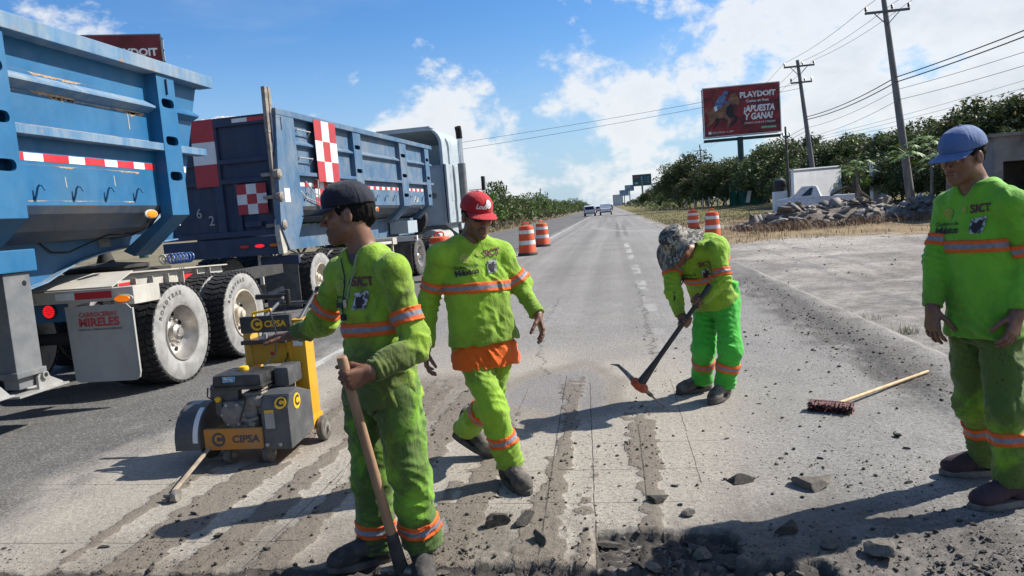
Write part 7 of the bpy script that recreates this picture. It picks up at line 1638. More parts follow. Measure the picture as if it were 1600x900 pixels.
def playdoit(t, pn, zb, w, h):
    k = w / 10.4; F = lambda u, v, d=.063: frame((u * k, -d, zb + v * h), (1, 0, 0), (0, 0, 1))
    text_on('lettering', 'PLAYDOIT', F(2.25, .80), 'ad_white', pn, 1.02 * k, bold=.045 * k, sx=1.02); text_on('lettering', 'Casino en línea', F(2.2, .67), 'ad_white', pn, .50 * k, bold=.008 * k)
    text_on('lettering', '¡APUESTA', F(2.35, .505), 'ad_white', pn, 1.20 * k, bold=.045 * k, sx=.80, shear=.18); text_on('lettering', 'Y GANA!', F(2.25, .345), 'ad_white', pn, 1.20 * k, bold=.045 * k, sx=.80, shear=.18)
    text_on('lettering', 'SPORTS 24/7', F(1.3, .215), 'ad_white', pn, .38 * k, shear=.2); text_on('lettering', 'LIVE STREAM', F(3.4, .215), 'ad_white', pn, .38 * k, shear=.2)
    flat('banner', [(-1.0 * k, -.17 * k), (1.0 * k, -.17 * k), (1.0 * k, .17 * k), (-1.0 * k, .17 * k)], F(3.6, .105), 'ad_green', pn); text_on('lettering', 'ENTRA A GANAR', F(3.6, .105, .066), 'ad_white', pn, .26 * k)
    text_on('lettering', 'DESCARGA LA APP', F(-2.7, .075), 'ad_white', pn, .34 * k); flat('banner', [(-.2 * k, -.2 * k), (.2 * k, -.2 * k), (.2 * k, .2 * k), (-.2 * k, .2 * k)], F(-4.5, .075), 'ad_white', pn)
    # galloping horse with a rider, as flat shapes
    H = F(-2.4, .5, .0635); S = lambda pts, m, d=0.0: flat('picture', [(a * k * 1.0, c * k * 1.0) for a, c in pts], H @ Matrix.Translation((0, 0, d)), m, pn)
    S([(-2.2, .2), (-1.5, .75), (-.6, .7), (.1, .9), (.7, 1.7), (1.1, 2.3), (1.5, 2.45), (1.75, 2.2), (2.2, 1.2), (2.05, .75), (1.7, .8), (1.35, 1.1), (1.2, .5), (1.1, -.2), (.5, -.7), (-.6, -.9), (-1.6, -.9), (-2.3, -.5)], 'ad_horse')
    S([(.4, .6), (1.1, 1.1), (1.3, .4), (1.2, -.4), (.6, -.8), (.2, -.3)], 'ad_dark', .002)
    S([(1.0, -.3), (1.9, -.9), (1.7, -1.5), (1.0, -2.1), (.8, -2.0), (1.3, -1.4), (1.4, -1.1), (.6, -.8)], 'ad_dark', .001); S([(.4, -.6), (.9, -1.2), (.5, -2.2), (.2, -2.2), (.5, -1.3), (-.1, -.8)], 'ad_horse', .003)
    S([(-1.8, -.6), (-1.2, -.9), (-1.7, -1.5), (-2.4, -2.0), (-2.6, -1.8), (-2.0, -1.3), (-2.2, -.8)], 'ad_horse', .001); S([(-1.2, -.8), (-.7, -.9), (-.9, -1.7), (-1.5, -2.3), (-1.7, -2.2), (-1.2, -1.6)], 'ad_dark', .002)
    S([(-1.4, .7), (-1.0, 1.6), (-.5, 2.2), (.1, 2.3), (.4, 1.9), (.1, 1.5), (.8, 1.2), (.7, .95), (-.1, 1.1), (-.4, .6), (-.9, .3)], 'ad_blue', .004); S([(-.1, 2.3), (.0, 2.75), (.4, 2.85), (.65, 2.6), (.5, 2.25)], 'ad_blue', .005)
    S([(-1.4, .7), (-1.0, .9), (-.9, .2), (-1.3, .1)], 'ad_white', .006)
def billboards():
    t, pn, zb = billboard('red casino billboard with a galloping racehorse on a dark green pole', 19.0, 110, 10.05, 10.4, 6.7, R(1.5), 'ad_red', -.25); playdoit(t, pn, zb, 10.4, 6.7)
    s = .7; w = 11.9 * s
    t, pn, zb = billboard('red billboard rising behind the bright blue trailer, only its corner showing', -47.6, 70, 1.5 + 29.3 * s - 8.0 * s, w, 8.0 * s, R(22), 'ad_plain_red', 0, 'steel_green'); k = w / 10.4
    text_on('lettering', 'PLAYDOIT', frame((1.75 * k, -.065, zb + 8.0 * s * .70), (1, 0, 0), (0, 0, 1)), 'ad_white', pn, 1.25 * k, bold=.045 * k, sx=1.02)
    t, pn, zb = billboard('dark teal billboard on a single post far along the right verge', 20.2, 480, 12.4, 11.6, 7.0, 0, 'ad_teal', 0, 'steel_grey', vee=False, pole_r=.6)
    for u, v, ww, hh, m in ((-3.2, .78, 3.4, .5, 'tape_red'), (-.2, .5, .8, 4.6, 'ad_skyblue'), (3.0, .72, 3.0, .4, 'ad_skyblue'), (3.0, .52, 3.0, .4, 'ad_skyblue'), (3.0, .32, 3.0, .4, 'ad_skyblue'), (-3.5, .25, 2.2, 1.2, 'ad_skyblue')): flat('picture', [(-ww / 2, -hh / 2), (ww / 2, -hh / 2), (ww / 2, hh / 2), (-ww / 2, hh / 2)], frame((u, -.065, zb + 7 * v), (1, 0, 0), (0, 0, 1)), m, pn)
    billboard('pale blue billboard behind the dark teal one', 15.6, 620, 12.2, 7.2, 4.6, 0, 'ad_skyblue', 0, 'steel_grey', vee=False)
    billboard('small grey blue billboard, lowest of the distant ones', 13.0, 720, 9.8, 8.6, 5.2, 0, 'ad_skyblue', 0, 'steel_grey', vee=False)
    for i, (x, y, w_, h_) in enumerate(((14, 1500, 20, 22),)):
        t = thing('hotel_block', ('pale hotel block at the end of the road',)[i], 'building', loc=(x, y, 0)); b = MB(); b.box((-w_ / 2, 0, -1), (w_ / 2, 14, h_)); b.build('wall', 'far_wall', t)
        for r in range(int(h_ / 3.4)):
            for c in range(4): b = MB(); b.box((-w_ / 2 + w_ * (c + .22) / 4, -.15, 1.5 + r * 3.4), (-w_ / 2 + w_ * (c + .78) / 4, .05, 3.4 + r * 3.4)); b.build('window', 'far_window', t)
pmat('far_wall', (.52, .55, .58), rough=.8); pmat('far_window', (.36, .41, .45), rough=.5)
billboards()
# ---------------------------------------------------------------- utility poles and lines
pmat('pole_concrete', (.17, .165, .165), (.12, .117, .115), 3, rough=.9, sc=(1, 1, .3)); pmat('pole_wood', (.10, .09, .08), (.06, .055, .05), 4, rough=.9, sc=(1, 1, .3)); pmat('insulator', (.06, .045, .04), rough=.3); pmat('wire_black', (.02, .02, .022), rough=.6); pmat('arm_steel', (.09, .09, .095), rough=.6)
WP = {}
def upole(key, label, base, top, armz, armw, r=.16, mat='pole_concrete', n_ins=3, lower=None):
    bx, by = base[0], base[1]; g = float(ground_h(np.array([bx]), np.array([by]))[0]) - .05; base = Vector((bx, by, g)); top = Vector(top); t = thing('utility_pole', label, 'utility pole', loc=base, group='poles along the right verge')
    d = (top - base); b = MB(); b.tube([(0, 0, 0), d * .5, d], [r * 1.15, r * .9, r * .62], 10); b.build('shaft', mat, t, smooth=True); pts = []
    for z, w in ((armz, armw),) + (((lower, armw * .7),) if lower else ()):
        c = d * ((z - base.z) / d.z); b = MB(); b.box((c.x - w / 2, c.y - r - .12, c.z - .06), (c.x + w / 2, c.y - r, c.z + .06)); arm = b.build('cross_arm', 'arm_steel', t)
        for k in range(n_ins):
            x = c.x + w * (k / (n_ins - 1) - .5) * .96 + (.25 if k == 1 and n_ins == 3 else 0); b = MB(); b.lathe([(.025, 0), (.03, .05), (.075, .07), (.05, .10), (.08, .13), (.05, .17), (.075, .2), (.04, .25), (.02, .28)], 10, Matrix.Translation((x, c.y - r - .06, c.z + .06))); b.build('insulator', 'insulator', arm)
            if z == armz: pts.append(base + Vector((x, c.y - r - .06, c.z + .34)))
        if z == armz and w > 1: b = MB(); b.bar(c + Vector((-w * .3, -r, 0)), c + Vector((0, -r, -.7)), .04, .04); b.bar(c + Vector((w * .3, -r, 0)), c + Vector((0, -r, -.7)), .04, .04); b.build('brace', 'arm_steel', t)
    WP[key] = (base, d, pts); return t
def wire(a, c, sag, label, r=.012, grp='overhead lines'):
    a = Vector(a); c = Vector(c); b = MB(); n = 18; b.tube([a + (c - a) * (i / n) - Vector((0, 0, sag * 4 * (i / n) * (1 - i / n))) - a for i in range(n + 1)], r, 5); o = b.build('overhead_line', 'wire_black', None, fix=False); o.location = a; return tag(o, label, 'power line', grp)
def poles():
    upole('a', 'tall concrete power pole rising out of the leafy bush by the rubble', (16.3, 43.5), (15.1, 43.5, 11.6), 10.62, 2.25, .20)
    upole('b', 'concrete power pole with two cross arms beside the red casino billboard', (15.7, 60), (14.6, 60, 11.3), 10.8, 2.2, .19, lower=9.6)
    upole('c', 'slim concrete power pole left of the red casino billboard', (17.2, 140), (16.55, 140, 11.2), 10.1, 2.4, .17)
    upole('d', 'distant power pole with a double arm left of the forest edge', (15.6, 215), (15.4, 215, 9.9), 9.2, 2.6, .18, lower=8.0)
    upole('e', 'dark wooden service pole next to the white wall', (13.4, 59), (13.3, 59, 6.35), 5.6, .5, .11, 'pole_wood', 2)
    upole('f', 'short bare pole standing before the dark trees', (17.5, 150), (17.4, 150, 7.2), 6.9, .4, .13, 'pole_concrete', 2)
    for i, (x, y, h) in enumerate(((-31, 215, 8.8), (-29.5, 300, 9.5), (-18.5, 200, 7.6))):
        upole('l%d' % i, ('power pole behind the left hedge, nearest the red cap', 'further power pole behind the left hedge', 'dark stub pole above the left hedge')[i], (x, y), (x, y, h), h - .7, 2.2 if i < 2 else .5, .16)
    A, B, C, D = (WP[k][2] for k in 'abcd')
    n = [Vector((A[i].x - 1.0 + i * 0, 5, A[i].z + .3)) for i in range(3)]
    for i in range(3): wire(A[i], B[i], .25, 'bare line between the tall pole in the bush and the two armed pole'); wire(B[i], C[i], .7, 'bare line running from the two armed pole past the billboard'); wire(C[i], D[i], .7, 'bare line between the slim pole and the distant pole', .02)
    for i in range(3): wire(A[i], A[i] + Vector((-.9, -42, .6)), .5, 'bare line passing overhead from the tall pole in the bush')
    pz = lambda k, z: WP[k][0] + WP[k][1] * ((z - WP[k][0].z) / WP[k][1].z)
    for za, zb_, r in ((7.15, 7.0, .028), (6.9, 6.8, .03), (6.5, 6.2, .012), (5.95, 5.5, .012)): wire(pz('a', za) + Vector((0, -.2, 0)), pz('b', zb_) + Vector((0, -.2, 0)), .25, 'sagging cable between the tall pole in the bush and the two armed pole', r); wire(pz('a', za) + Vector((.05, -.22, 0)), pz('a', za) + Vector((6.5 if r > .02 else 6.0, -26, 2.2 if r > .02 else 1.4)), .45, 'sagging cable leaving the tall pole over the standing worker', r)
    for k, z in enumerate((4.55, 4.2, 3.9, 3.6)): wire((13.3, 59, 5.0 - .12 * k), (27.5, 22, 8.0 - .62 * k), .5, 'thin service line slanting above the trees to the wooden pole', .009)
    for k, z in enumerate((6.3, 6.0, 5.5)): wire(pz('b', z), pz('c', z + .4), .7, 'low cable between the two armed pole and the slim pole', .016); wire(pz('c', z + .4), pz('d', z), .8, 'low cable between the slim pole and the distant pole', .02)
    wire((-31, 62, 7.0), pz('b', 9.55), .45, 'long line crossing high above the road', .014); wire((-31, 62, 6.3), pz('b', 9.2), .45, 'long line crossing high above the road', .014)
poles()
# ---------------------------------------------------------------- trees and shrubs
def leaf_mat(name, dark, mid, yellow, yamt=.25):
    m, t, b = newmat(name); a = t.attr('tone'); oi = t.n('ShaderNodeObjectInfo'); c = t.mix(a, dark, mid)
    c = t.mix(t.math('MULTIPLY', t.math('GREATER_THAN', a, .82), yamt * 2), c, yellow); hs = t.n('ShaderNodeHueSaturation'); t.L.new(c, hs.inputs['Color'])
    t.put(hs.inputs['Hue'], t.math('ADD', .485, t.math('MULTIPLY', oi.outputs['Random'], .03))); t.put(hs.inputs['Value'], t.math('ADD', .85, t.math('MULTIPLY', oi.outputs['Random'], .65)))
    t.put(b.inputs['Base Color'], hs.outputs[0]); b.inputs['Roughness'].default_value = .55; b.inputs['Specular IOR Level'].default_value = .3
    tr = t.n('ShaderNodeBsdfTranslucent'); t.L.new(hs.outputs[0], tr.inputs[0]); mx = t.n('ShaderNodeMixShader'); mx.inputs[0].default_value = .28; t.L.new(b.outputs[0], mx.inputs[1]); t.L.new(tr.outputs[0], mx.inputs[2])
    out = [n for n in t.N if n.type == 'OUTPUT_MATERIAL'][0]; t.L.new(mx.outputs[0], out.inputs[0])
leaf_mat('leaf_forest', (.032, .047, .014), (.092, .118, .034), (.20, .18, .065), .45); leaf_mat('leaf_olive', (.048, .056, .020), (.115, .125, .046), (.24, .20, .10), .45); leaf_mat('leaf_light', (.045, .085, .018), (.11, .18, .035), (.20, .25, .05)); leaf_mat('leaf_hedge', (.030, .048, .014), (.075, .105, .030), (.17, .16, .06), .4); leaf_mat('leaf_dry', (.10, .075, .04), (.19, .15, .085), (.25, .2, .1))
pmat('bark', (.10, .085, .07), (.06, .05, .042), 5, rough=.95, sc=(1, 1, .3)); pmat('bark_pale', (.22, .20, .17), (.14, .125, .11), 5, rough=.95, sc=(1, 1, .3))
def leaves(cent, rad, n_per, size, rg, squash=.8, shell=.5):
    """leaf quads spread through blobs: verts, quads, tone"""
    V, T = [], []
    for c, r in zip(cent, rad):
        n = int(n_per * r * r) + 12; d = rg.normal(size=(n, 3)); d /= np.linalg.norm(d, axis=1)[:, None]; rr = r * (shell + (1 - shell) * rg.uniform(0, 1, n) ** .5) * rg.uniform(.85, 1.12, n)
        p = c + d * rr[:, None] * np.array([1, 1, squash]); nn = d * .6 + rg.normal(size=(n, 3)) * .7 + np.array([0, 0, .5]); nn /= np.linalg.norm(nn, axis=1)[:, None]
        u = np.cross(nn, rg.normal(size=(n, 3))); u /= np.linalg.norm(u, axis=1)[:, None]; w = np.cross(nn, u); s = size * rg.uniform(.6, 1.35, n)[:, None]
        V.append(np.stack([p - u * s, p + w * s * .42, p + u * s, p - w * s * .42], 1).reshape(-1, 3)); T.append(np.repeat(np.clip(rg.normal(.45, .28, n), 0, 1), 4))
    V = np.concatenate(V); return V, np.arange(len(V)).reshape(-1, 4), np.concatenate(T)
def make_tree(name, label, cat, seed, h, cr, trunk_h, n_blob, n_per, leaf, mat, bark='bark', flat_=.62, loose=1.0):
    rg = np.random.default_rng(seed); t = thing(name, label, cat); b = MB(); tips = []
    top = Vector((rg.normal() * .2, rg.normal() * .2, trunk_h)); b.tube([(0, 0, -.2), (rg.normal() * .08, rg.normal() * .08, trunk_h * .5), top], [h * .028, h * .022, h * .016], 8)
    for k in range(7):
        a = 2 * math.pi * k / 7 + rg.normal() * .3; e = Vector((math.cos(a) * cr * .65, math.sin(a) * cr * .65, trunk_h + (h - trunk_h) * rg.uniform(.25, .8))); m = top + (e - top) * .5 + Vector((0, 0, -.1 * h)) * .5; b.tube([top - Vector((0, 0, trunk_h * .2)), m, e], [h * .013, h * .009, h * .004], 6); tips.append(e)
    b.build('trunk', bark, t, smooth=True); cent, rad = [], []
    for k in range(n_blob):
        a = rg.uniform(0, 6.283); q = math.sqrt(rg.uniform(0, 1)); zz = rg.uniform(0, 1); p = np.array([math.cos(a) * q * cr, math.sin(a) * q * cr, 0]); dome = math.sqrt(max(0, 1 - q * q)); z = trunk_h * .75 + (h - trunk_h * .75) * (.12 + .80 * dome * zz ** .45)
        p[2] = z; cent.append(p); rad.append(cr * rg.uniform(.18, .36) * loose)
    V, Q, T = leaves(cent, rad, n_per, leaf, rg, flat_, .35); npmesh('crown', V, Q, mat, t, smooth=False, attrs={'tone': T})
    return t
def scatter(proto, spots, labels, group):
    for i, s in enumerate(spots):
        x, y, sc = s[:3]; o = proto if i == 0 else copy_tree(proto); g = float(ground_h(np.array([x]), np.array([y]))[0]); o.location = (x, y, g); k = s[3] if len(s) > 3 else 1.0; o.scale = (sc, sc, sc * k); o.rotation_euler = (0, 0, (i * 2.39996 + x) % 6.283); tag(o, labels, None, group)
def vegetation():
    G = 'forest trees on the right'
    P = [make_tree('forest_tree', '', 'tree', 21 + k, 6.0, cr, th, nb, 105, .165, ('leaf_forest', 'leaf_hedge', 'leaf_olive', 'leaf_forest')[k], flat_=fl) for k, (cr, th, nb, fl) in enumerate(((3.2, .7, 74, .75), (2.8, .8, 66, .85), (3.0, 1.0, 54, .65), (3.7, .6, 84, .66)))]
    sky = [(1060, 262, 150), (1082, 252, 145), (1104, 258, 130), (1128, 262, 122), (1150, 258, 118), (1178, 250, 112), (1200, 243, 105), (1216, 232, 98), (1240, 237, 88), (1262, 232, 80), (1286, 229, 76), (1306, 236, 72), (1330, 230, 70), (1354, 231, 67), (1380, 226, 64), (1408, 220, 62), (1436, 212, 60), (1462, 206, 57), (1488, 199, 55), (1514, 193, 53), (1546, 186, 51), (1578, 176, 49), (1606, 172, 48), (1640, 168, 47)]
    S = [[], [], [], []]
    w = np.array([-.1391, .9852, -.0999])   # camera forward, used only to turn the skyline read off the photo into heights
    def place(px, py, Y, z_scale=1.0):
        ax = np.array([.9880, .1319, -.0782]); ay = np.array([.0669, .1102, .9917]); d = w + ax * (px - 800) / 1160 - ay * (py - 450) / 1160; k = Y / d[1]; return d[0] * k, Y, 1.5 + d[2] * k
    for i, (px, py, Y) in enumerate(sky): x, y, z = place(px, py, Y); S[i % 4].append((x, y, max(.5, (z - .1) / 4.9 * (1 + .06 * math.sin(i * 2.3)))))
    for i, (px, py, Y) in enumerate([(1075, 282, 132), (1110, 285, 120), (1145, 284, 112), (1188, 276, 104), (1222, 262, 86), (1250, 258, 74), (1282, 250, 70), (1320, 252, 66), (1358, 250, 62), (1396, 250, 57), (1426, 244, 54), (1452, 236, 51), (1484, 232, 48), (1512, 226, 46), (1545, 226, 44), (1590, 214, 42), (1640, 205, 41), (1500, 262, 44), (1535, 264, 41), (1420, 268, 52), (1456, 270, 48)]): x, y, z = place(px, py, Y); S[(i + 2) % 4].append((x, y, max(.45, (z - .1) / 5.0)))
    for i, (px, py, Y) in enumerate([(1044, 272, 180), (1032, 284, 205), (1020, 292, 235), (1008, 299, 270), (1000, 305, 320), (992, 309, 400), (985, 312, 520), (1050, 290, 165), (1030, 300, 190), (978, 315, 700), (972, 317, 900)]): x, y, z = place(px, py, Y); S[i % 4].append((x + 2, y, max(.5, (z - .1) / 4.9)))
    lab = ['dense dark green forest tree with a rounded crown', 'mid green forest tree with a narrower upright crown', 'olive forest tree with a thin gappy crown', 'broad dark green forest tree with a spreading crown']
    for k in range(4): scatter(P[k], S[k], lab[k], G)
    # low roadside bushes on both sides
    H = [make_tree('roadside_bush', '', 'bush', 61 + k, 2.6, 1.5, .3, 26, 70, .13, m, flat_=.85) for k, m in enumerate(('leaf_hedge', 'leaf_light', 'leaf_hedge'))]
    rg = np.random.default_rng(3); L = [[], [], []]
    y = 34.0; i = 0
    while y < 420: L[(0, 2, 0, 1)[i % 4]].append((-11.8 - rg.uniform(0, 1.6) - (y > 150) * .6, y, rg.uniform(1.05, 1.55), rg.uniform(1.05, 1.55))); L[(2, 0, 2)[i % 3]].append((-14.8 - rg.uniform(0, 2.2), y + 1, rg.uniform(1.25, 1.75), 1.1)); y += 2.0 + y * .030; i += 1
    n_left = [len(q) for q in L]; Rr = [[], [], []]
    for i, (px, py, Y) in enumerate([(1058, 312, 120), (1046, 308, 135), (1034, 312, 150), (1022, 311, 165), (1010, 313, 185), (1000, 314, 210), (992, 316, 250), (1068, 305, 128), (1040, 318, 110), (1085, 300, 140), (1020, 319, 125), (985, 317, 320), (978, 318, 420)]): x, yy, z = place(px, py, Y); Rr[i % 3].append((x, yy, max(.6, z / 2.6)))
    for k in range(3):
        scatter(H[k], L[k], ('bush of mixed dull green leaves in the left roadside hedge', 'fresh light green bush in the left roadside hedge', 'rounded olive green bush in the left roadside hedge')[k], 'hedge bushes left of the road')
        scatter(copy_tree(H[k]), Rr[k], ('dull green bush on the right verge below the forest', 'fresh light green bush on the right verge below the forest', 'rounded olive bush on the right verge below the forest')[k], 'bushes on the right verge')
    # dry leafless-looking brush between hedge and road, papaya plants by the pole
    Dp = make_tree('dry_shrub', '', 'shrub', 81, 1.3, .9, .2, 14, 60, .07, 'leaf_dry', flat_=.8)
    scatter(Dp, [(-10.9, 33 + 5.1 * i + (i * i % 3), .55 + .12 * (i % 4)) for i in range(14)] , 'low dry brown shrub at the foot of the left hedge', 'dry shrubs by the hedge')
    def papaya(label, x, y, h, seed):
        rg = np.random.default_rng(seed); t = thing('papaya_tree', label, 'tree', loc=(x, y, float(ground_h(np.array([x]), np.array([y]))[0])), group='papaya trees by the rubble'); b = MB(); b.tube([(0, 0, -.1), (.06, 0, h * .5), (0, .05, h)], [.09, .07, .05], 8); b.build('trunk', 'bark_pale', t, smooth=True)
        for k in range(22):
            a = k * 2.4; up = rg.uniform(-.45, .9); L_ = rg.uniform(.6, 1.1); s = Vector((0, .05, h - .1 - .03 * (k % 6))); e = s + Vector((math.cos(a) * L_, math.sin(a) * L_, up * L_ * .8)); b = MB(); b.tube([s, s + (e - s) * .5 + Vector((0, 0, .08)), e], [.014, .011, .008], 5)
            n = 7; R0 = rg.uniform(.24, .38); nx = Vector((math.cos(a), math.sin(a), -.35)).normalized(); ny = Vector((-math.sin(a), math.cos(a), 0)); vs = [e]
            for q in range(2 * n + 1): ph = -2.5 + 5.0 * q / (2 * n); rr = R0 * (1.0 if q % 2 else .45) * (1.15 if abs(ph) < .8 else .9); vs.append(e + nx * rr * math.cos(ph) + ny * rr * math.sin(ph) + Vector((0, 0, -.10 * (rr / R0))))
            b.add(vs, [(0, q + 1, q + 2) for q in range(2 * n)]); me = b.build('leaf', 'leaf_papaya', t, fix=False)
    papaya('papaya tree with big lobed leaves against the tall power pole', 15.0, 40.5, 3.0, 1); papaya('taller papaya tree beside the tall power pole', 16.7, 42.0, 3.6, 2); papaya('lower papaya tree in front of the white wall', 14.4, 46.5, 2.6, 3); papaya('papaya tree standing nearest the concrete building', 15.8, 38.0, 2.6, 4)
    sh = make_tree('leafy_bush', 'yellowish green leafy bush between the two white wall pieces', 'bush', 91, 2.9, 1.1, .5, 20, 70, .14, 'leaf_light', flat_=1.0); sh.location = (16.6, 54, .2)
    # dead stump with bare limbs
    t = thing('dead_tree', 'dark dead tree trunk with a broken bare limb behind the rubble', 'tree', loc=(14.7, 47.5, .2)); b = MB(); b.tube([(0, 0, 0), (.1, 0, .8), (-.1, 0, 1.5), (0, 0, 1.9)], [.28, .2, .2, .12], 8); b.tube([(0, 0, 1.2), (-.7, 0, 1.25), (-1.5, .1, .85)], [.14, .12, .05], 7); b.tube([(.05, 0, 1.0), (.6, 0, .6), (1.1, 0, .1)], [.14, .1, .06], 7); b.build('trunk', 'bark', t, smooth=True)
def lp():
    m, t, b = newmat('leaf_papaya'); v = t.pos(); n = t.noise(v, 3, 3); t.put(b.inputs['Base Color'], t.mix(t.ramp(n, .3, .7), (.075, .14, .03), (.17, .25, .05))); b.inputs['Roughness'].default_value = .5
lp(); vegetation()
# ---------------------------------------------------------------- rubble, brush and grass
rubble_mat('rubble_grey', (.135, .120, .105), (.40, .375, .34), .02, 12)
pmat('rubble_soil', (.17, .135, .105), (.115, .095, .08), 3, rough=.95, bump=.05, bscale=9)
def slab_arrays(seed, flat):
    """angular broken block: a box with knocked-about corners and split faces"""
    rg = np.random.default_rng(seed); bm = bmesh.new(); bmesh.ops.create_cube(bm, size=1.6); bmesh.ops.subdivide_edges(bm, edges=bm.edges[:], cuts=1, use_grid_fill=True)
    for v in bm.verts: v.co = Vector([c * (1 + rg.uniform(-.15, .15)) + rg.normal() * .05 for c in v.co])
    for v in bm.verts: v.co.z *= flat
    bmesh.ops.triangulate(bm, faces=bm.faces); V = np.array([v.co[:] for v in bm.verts]); T = np.array([[v.index for v in f.verts] for f in bm.faces]); bm.free()
    for k in range(2): d = rg.normal(size=3); d /= np.linalg.norm(d); s_ = V @ d; V = V - np.outer(np.clip(s_ - .5, 0, None), d)
    return V, T
def rubble(label, cx, cy, rx, ry, h, n, seed):
    t = thing('rubble_pile', label, 'rubble pile', loc=(cx, cy, -.05)); rg = np.random.default_rng(seed); xs = np.linspace(-rx * 1.25, rx * 1.25, 50); ys = np.linspace(-ry * 1.4, ry * 1.4, 34); X, Y, Q = gridmesh(xs, ys); o = 0 * X
    hh = lambda X, Y: np.clip(1 - (np.abs(X) / rx) ** 2.0 - (np.abs(Y) / ry) ** 2, -.25, 1)
    top = lambda X, Y: h * (.72 * hh(X, Y) + .28 * hh(X, Y) * (np.sin(X * 2.1 + seed) * .5 + .5)) + .10 * fbm(np.c_[X * 2, Y * 2, 0 * X + seed], 3)
    Z = np.maximum(top(X, Y), -.1); npmesh('mound', np.c_[X, Y, Z], Q, 'rubble_soil', t); var = []
    for k in range(8):
        V, T = slab_arrays(500 + k, (.35, .7, .55, .28, .8, .4, .6, .3)[k]); me = npmesh('rubble_stone', V, T, 'rubble_grey', t, smooth=False, attrs={'tone': np.full(len(V), (.05, .5, .2, .9, .35, 1.0, .0, .65)[k])}); var.append(me)
    k = 0
    for i in range(n):
        a, q = rg.uniform(0, 6.283), math.sqrt(rg.uniform(0, 1)); x, y = rx * q * math.cos(a), ry * q * math.sin(a) - ry * .1; z = float(top(np.array([x]), np.array([y]))[0]); s = rg.uniform(.08, .19) * (1.6 if rg.uniform() < .14 else 1)
        o = var[i] if i < 8 else var[i % 8].copy()
        if i >= 8: COL.objects.link(o); o.parent = t
        o.location = (x, y, max(z, 0) + s * .18); o.rotation_euler = (rg.normal() * .5, rg.normal() * .5, rg.uniform(0, 6.283)); o.scale = (s * rg.uniform(1.0, 2.3), s * rg.uniform(.7, 1.2), s * rg.uniform(.45, 1.0))
    return t
rubble('long heap of grey broken concrete and stones behind the dry brush', 9.3, 33.8, 4.1, 1.8, .95, 290, 5)
rubble('smaller heap of grey broken stones beside the tall power pole', 13.2, 33.0, 2.2, 1.3, .80, 130, 9)
rubble('low spill of rubble at the foot of the concrete building', 15.8, 31.0, 1.4, 1.0, .7, 30, 12)
def blades(name, pts, hgt, wid, mat, zf, label, cat, lean=.5, per=1):
    n = len(pts); rg = RNG; z = zf(pts[:, 0], pts[:, 1]); a = rg.uniform(0, 6.283, n); h = hgt * rg.uniform(.4, 1.2, n); l = lean * h * rg.uniform(.1, 1, n); dx, dy = np.cos(a), np.sin(a)
    B = np.c_[pts, z - .02]; s = np.c_[-dy, dx, 0 * a] * wid; m = B + np.c_[dx * l * .35, dy * l * .35, h * .62]; tp = B + np.c_[dx * l, dy * l, h]
    V = np.stack([B - s, B + s, m + s * .7, m - s * .7, tp], 1).reshape(-1, 3); k = np.arange(n) * 5; T = np.concatenate([np.c_[k, k + 1, k + 2], np.c_[k, k + 2, k + 3], np.c_[k + 3, k + 2, k + 4]])
    o = npmesh(name, V, T, mat, None, smooth=False, attrs={'tone': np.repeat(rg.uniform(0, 1, n), 5)}); return tag(o, label, cat, kind='stuff')
def bm_(name, a, c):
    m, t, b = newmat(name); t.put(b.inputs['Base Color'], t.mix(t.attr('tone'), a, c)); b.inputs['Roughness'].default_value = .8
bm_('brush_brown', (.12, .062, .035), (.24, .155, .085)); bm_('straw', (.26, .19, .095), (.40, .31, .16)); bm_('grass_green', (.085, .10, .025), (.24, .21, .085))
def scat(n, f): 
    p = f(n); return p[RNG.uniform(0, 1, len(p)) < np.clip(.5 + 1.2 * fbm(np.c_[p[:, 0] * .9, p[:, 1] * .9, 0 * p[:, 0]], 3), .05, 1)]
U = lambda n, a, c: RNG.uniform(a, c, n)
blades('dry_brush', scat(9000, lambda n: np.c_[U(n, 5.2, 17), U(n, 29.8, 35.5)]), .42, .010, 'brush_brown', ground_h, 'tangled reddish brown dry brush growing through the rubble', 'dry brush', 1.8)
blades('dry_grass', scat(15000, lambda n: (lambda y: np.c_[3.6 + U(n, 0, 1) ** 1.3 * 16, y])(U(n, 24, 60))), .16, .010, 'straw', ground_h, 'straw coloured dry grass beyond the gravel lot', 'dry grass')
blades('verge_grass', scat(16000, lambda n: (lambda y: np.c_[3.4 + U(n, 0, 1) * (3 + y * .10), y])(45 + U(n, 0, 1) ** 1.5 * 160)), .16, .016, 'grass_green', ground_h, 'green grass along the right verge', 'grass')
blades('hedge_grass', scat(8000, lambda n: np.c_[-10.2 - U(n, 0, 1) * 2.2, 28 + U(n, 0, 1) ** 1.6 * 160]), .35, .025, 'straw', ground_h, 'dry grass strip at the foot of the left hedge', 'grass')
def tufts():
    for i, (x, y, k) in enumerate(((2.95, 8.1, 60), (3.15, 7.6, 30), (2.9, 9.0, 18))):
        n = k; p = np.c_[x + RNG.normal(0, .06, n), y + RNG.normal(0, .05, n)]; a = RNG.uniform(0, 6.283, n); V = []; h = RNG.uniform(.05, .13, n)
        z = ground_h(p[:, 0], p[:, 1]); dx, dy = np.cos(a) * h * .7, np.sin(a) * h * .7; B = np.c_[p, z - .01]; s = np.c_[-np.sin(a), np.cos(a), 0 * a] * .0035
        V = np.stack([B - s, B + s, B + np.c_[dx, dy, h]], 1).reshape(-1, 3); o = npmesh('grass_tuft', V, np.arange(3 * n).reshape(-1, 3), 'grass_green', None, smooth=False, attrs={'tone': np.repeat(RNG.uniform(.3, 1, n), 3)}); tag(o, ('small yellow green grass tuft at the edge of the asphalt', 'smaller grass tuft just nearer along the asphalt edge', 'tiny grass tuft beyond the others at the asphalt edge')[i], 'grass tuft', 'grass tufts at the asphalt edge')
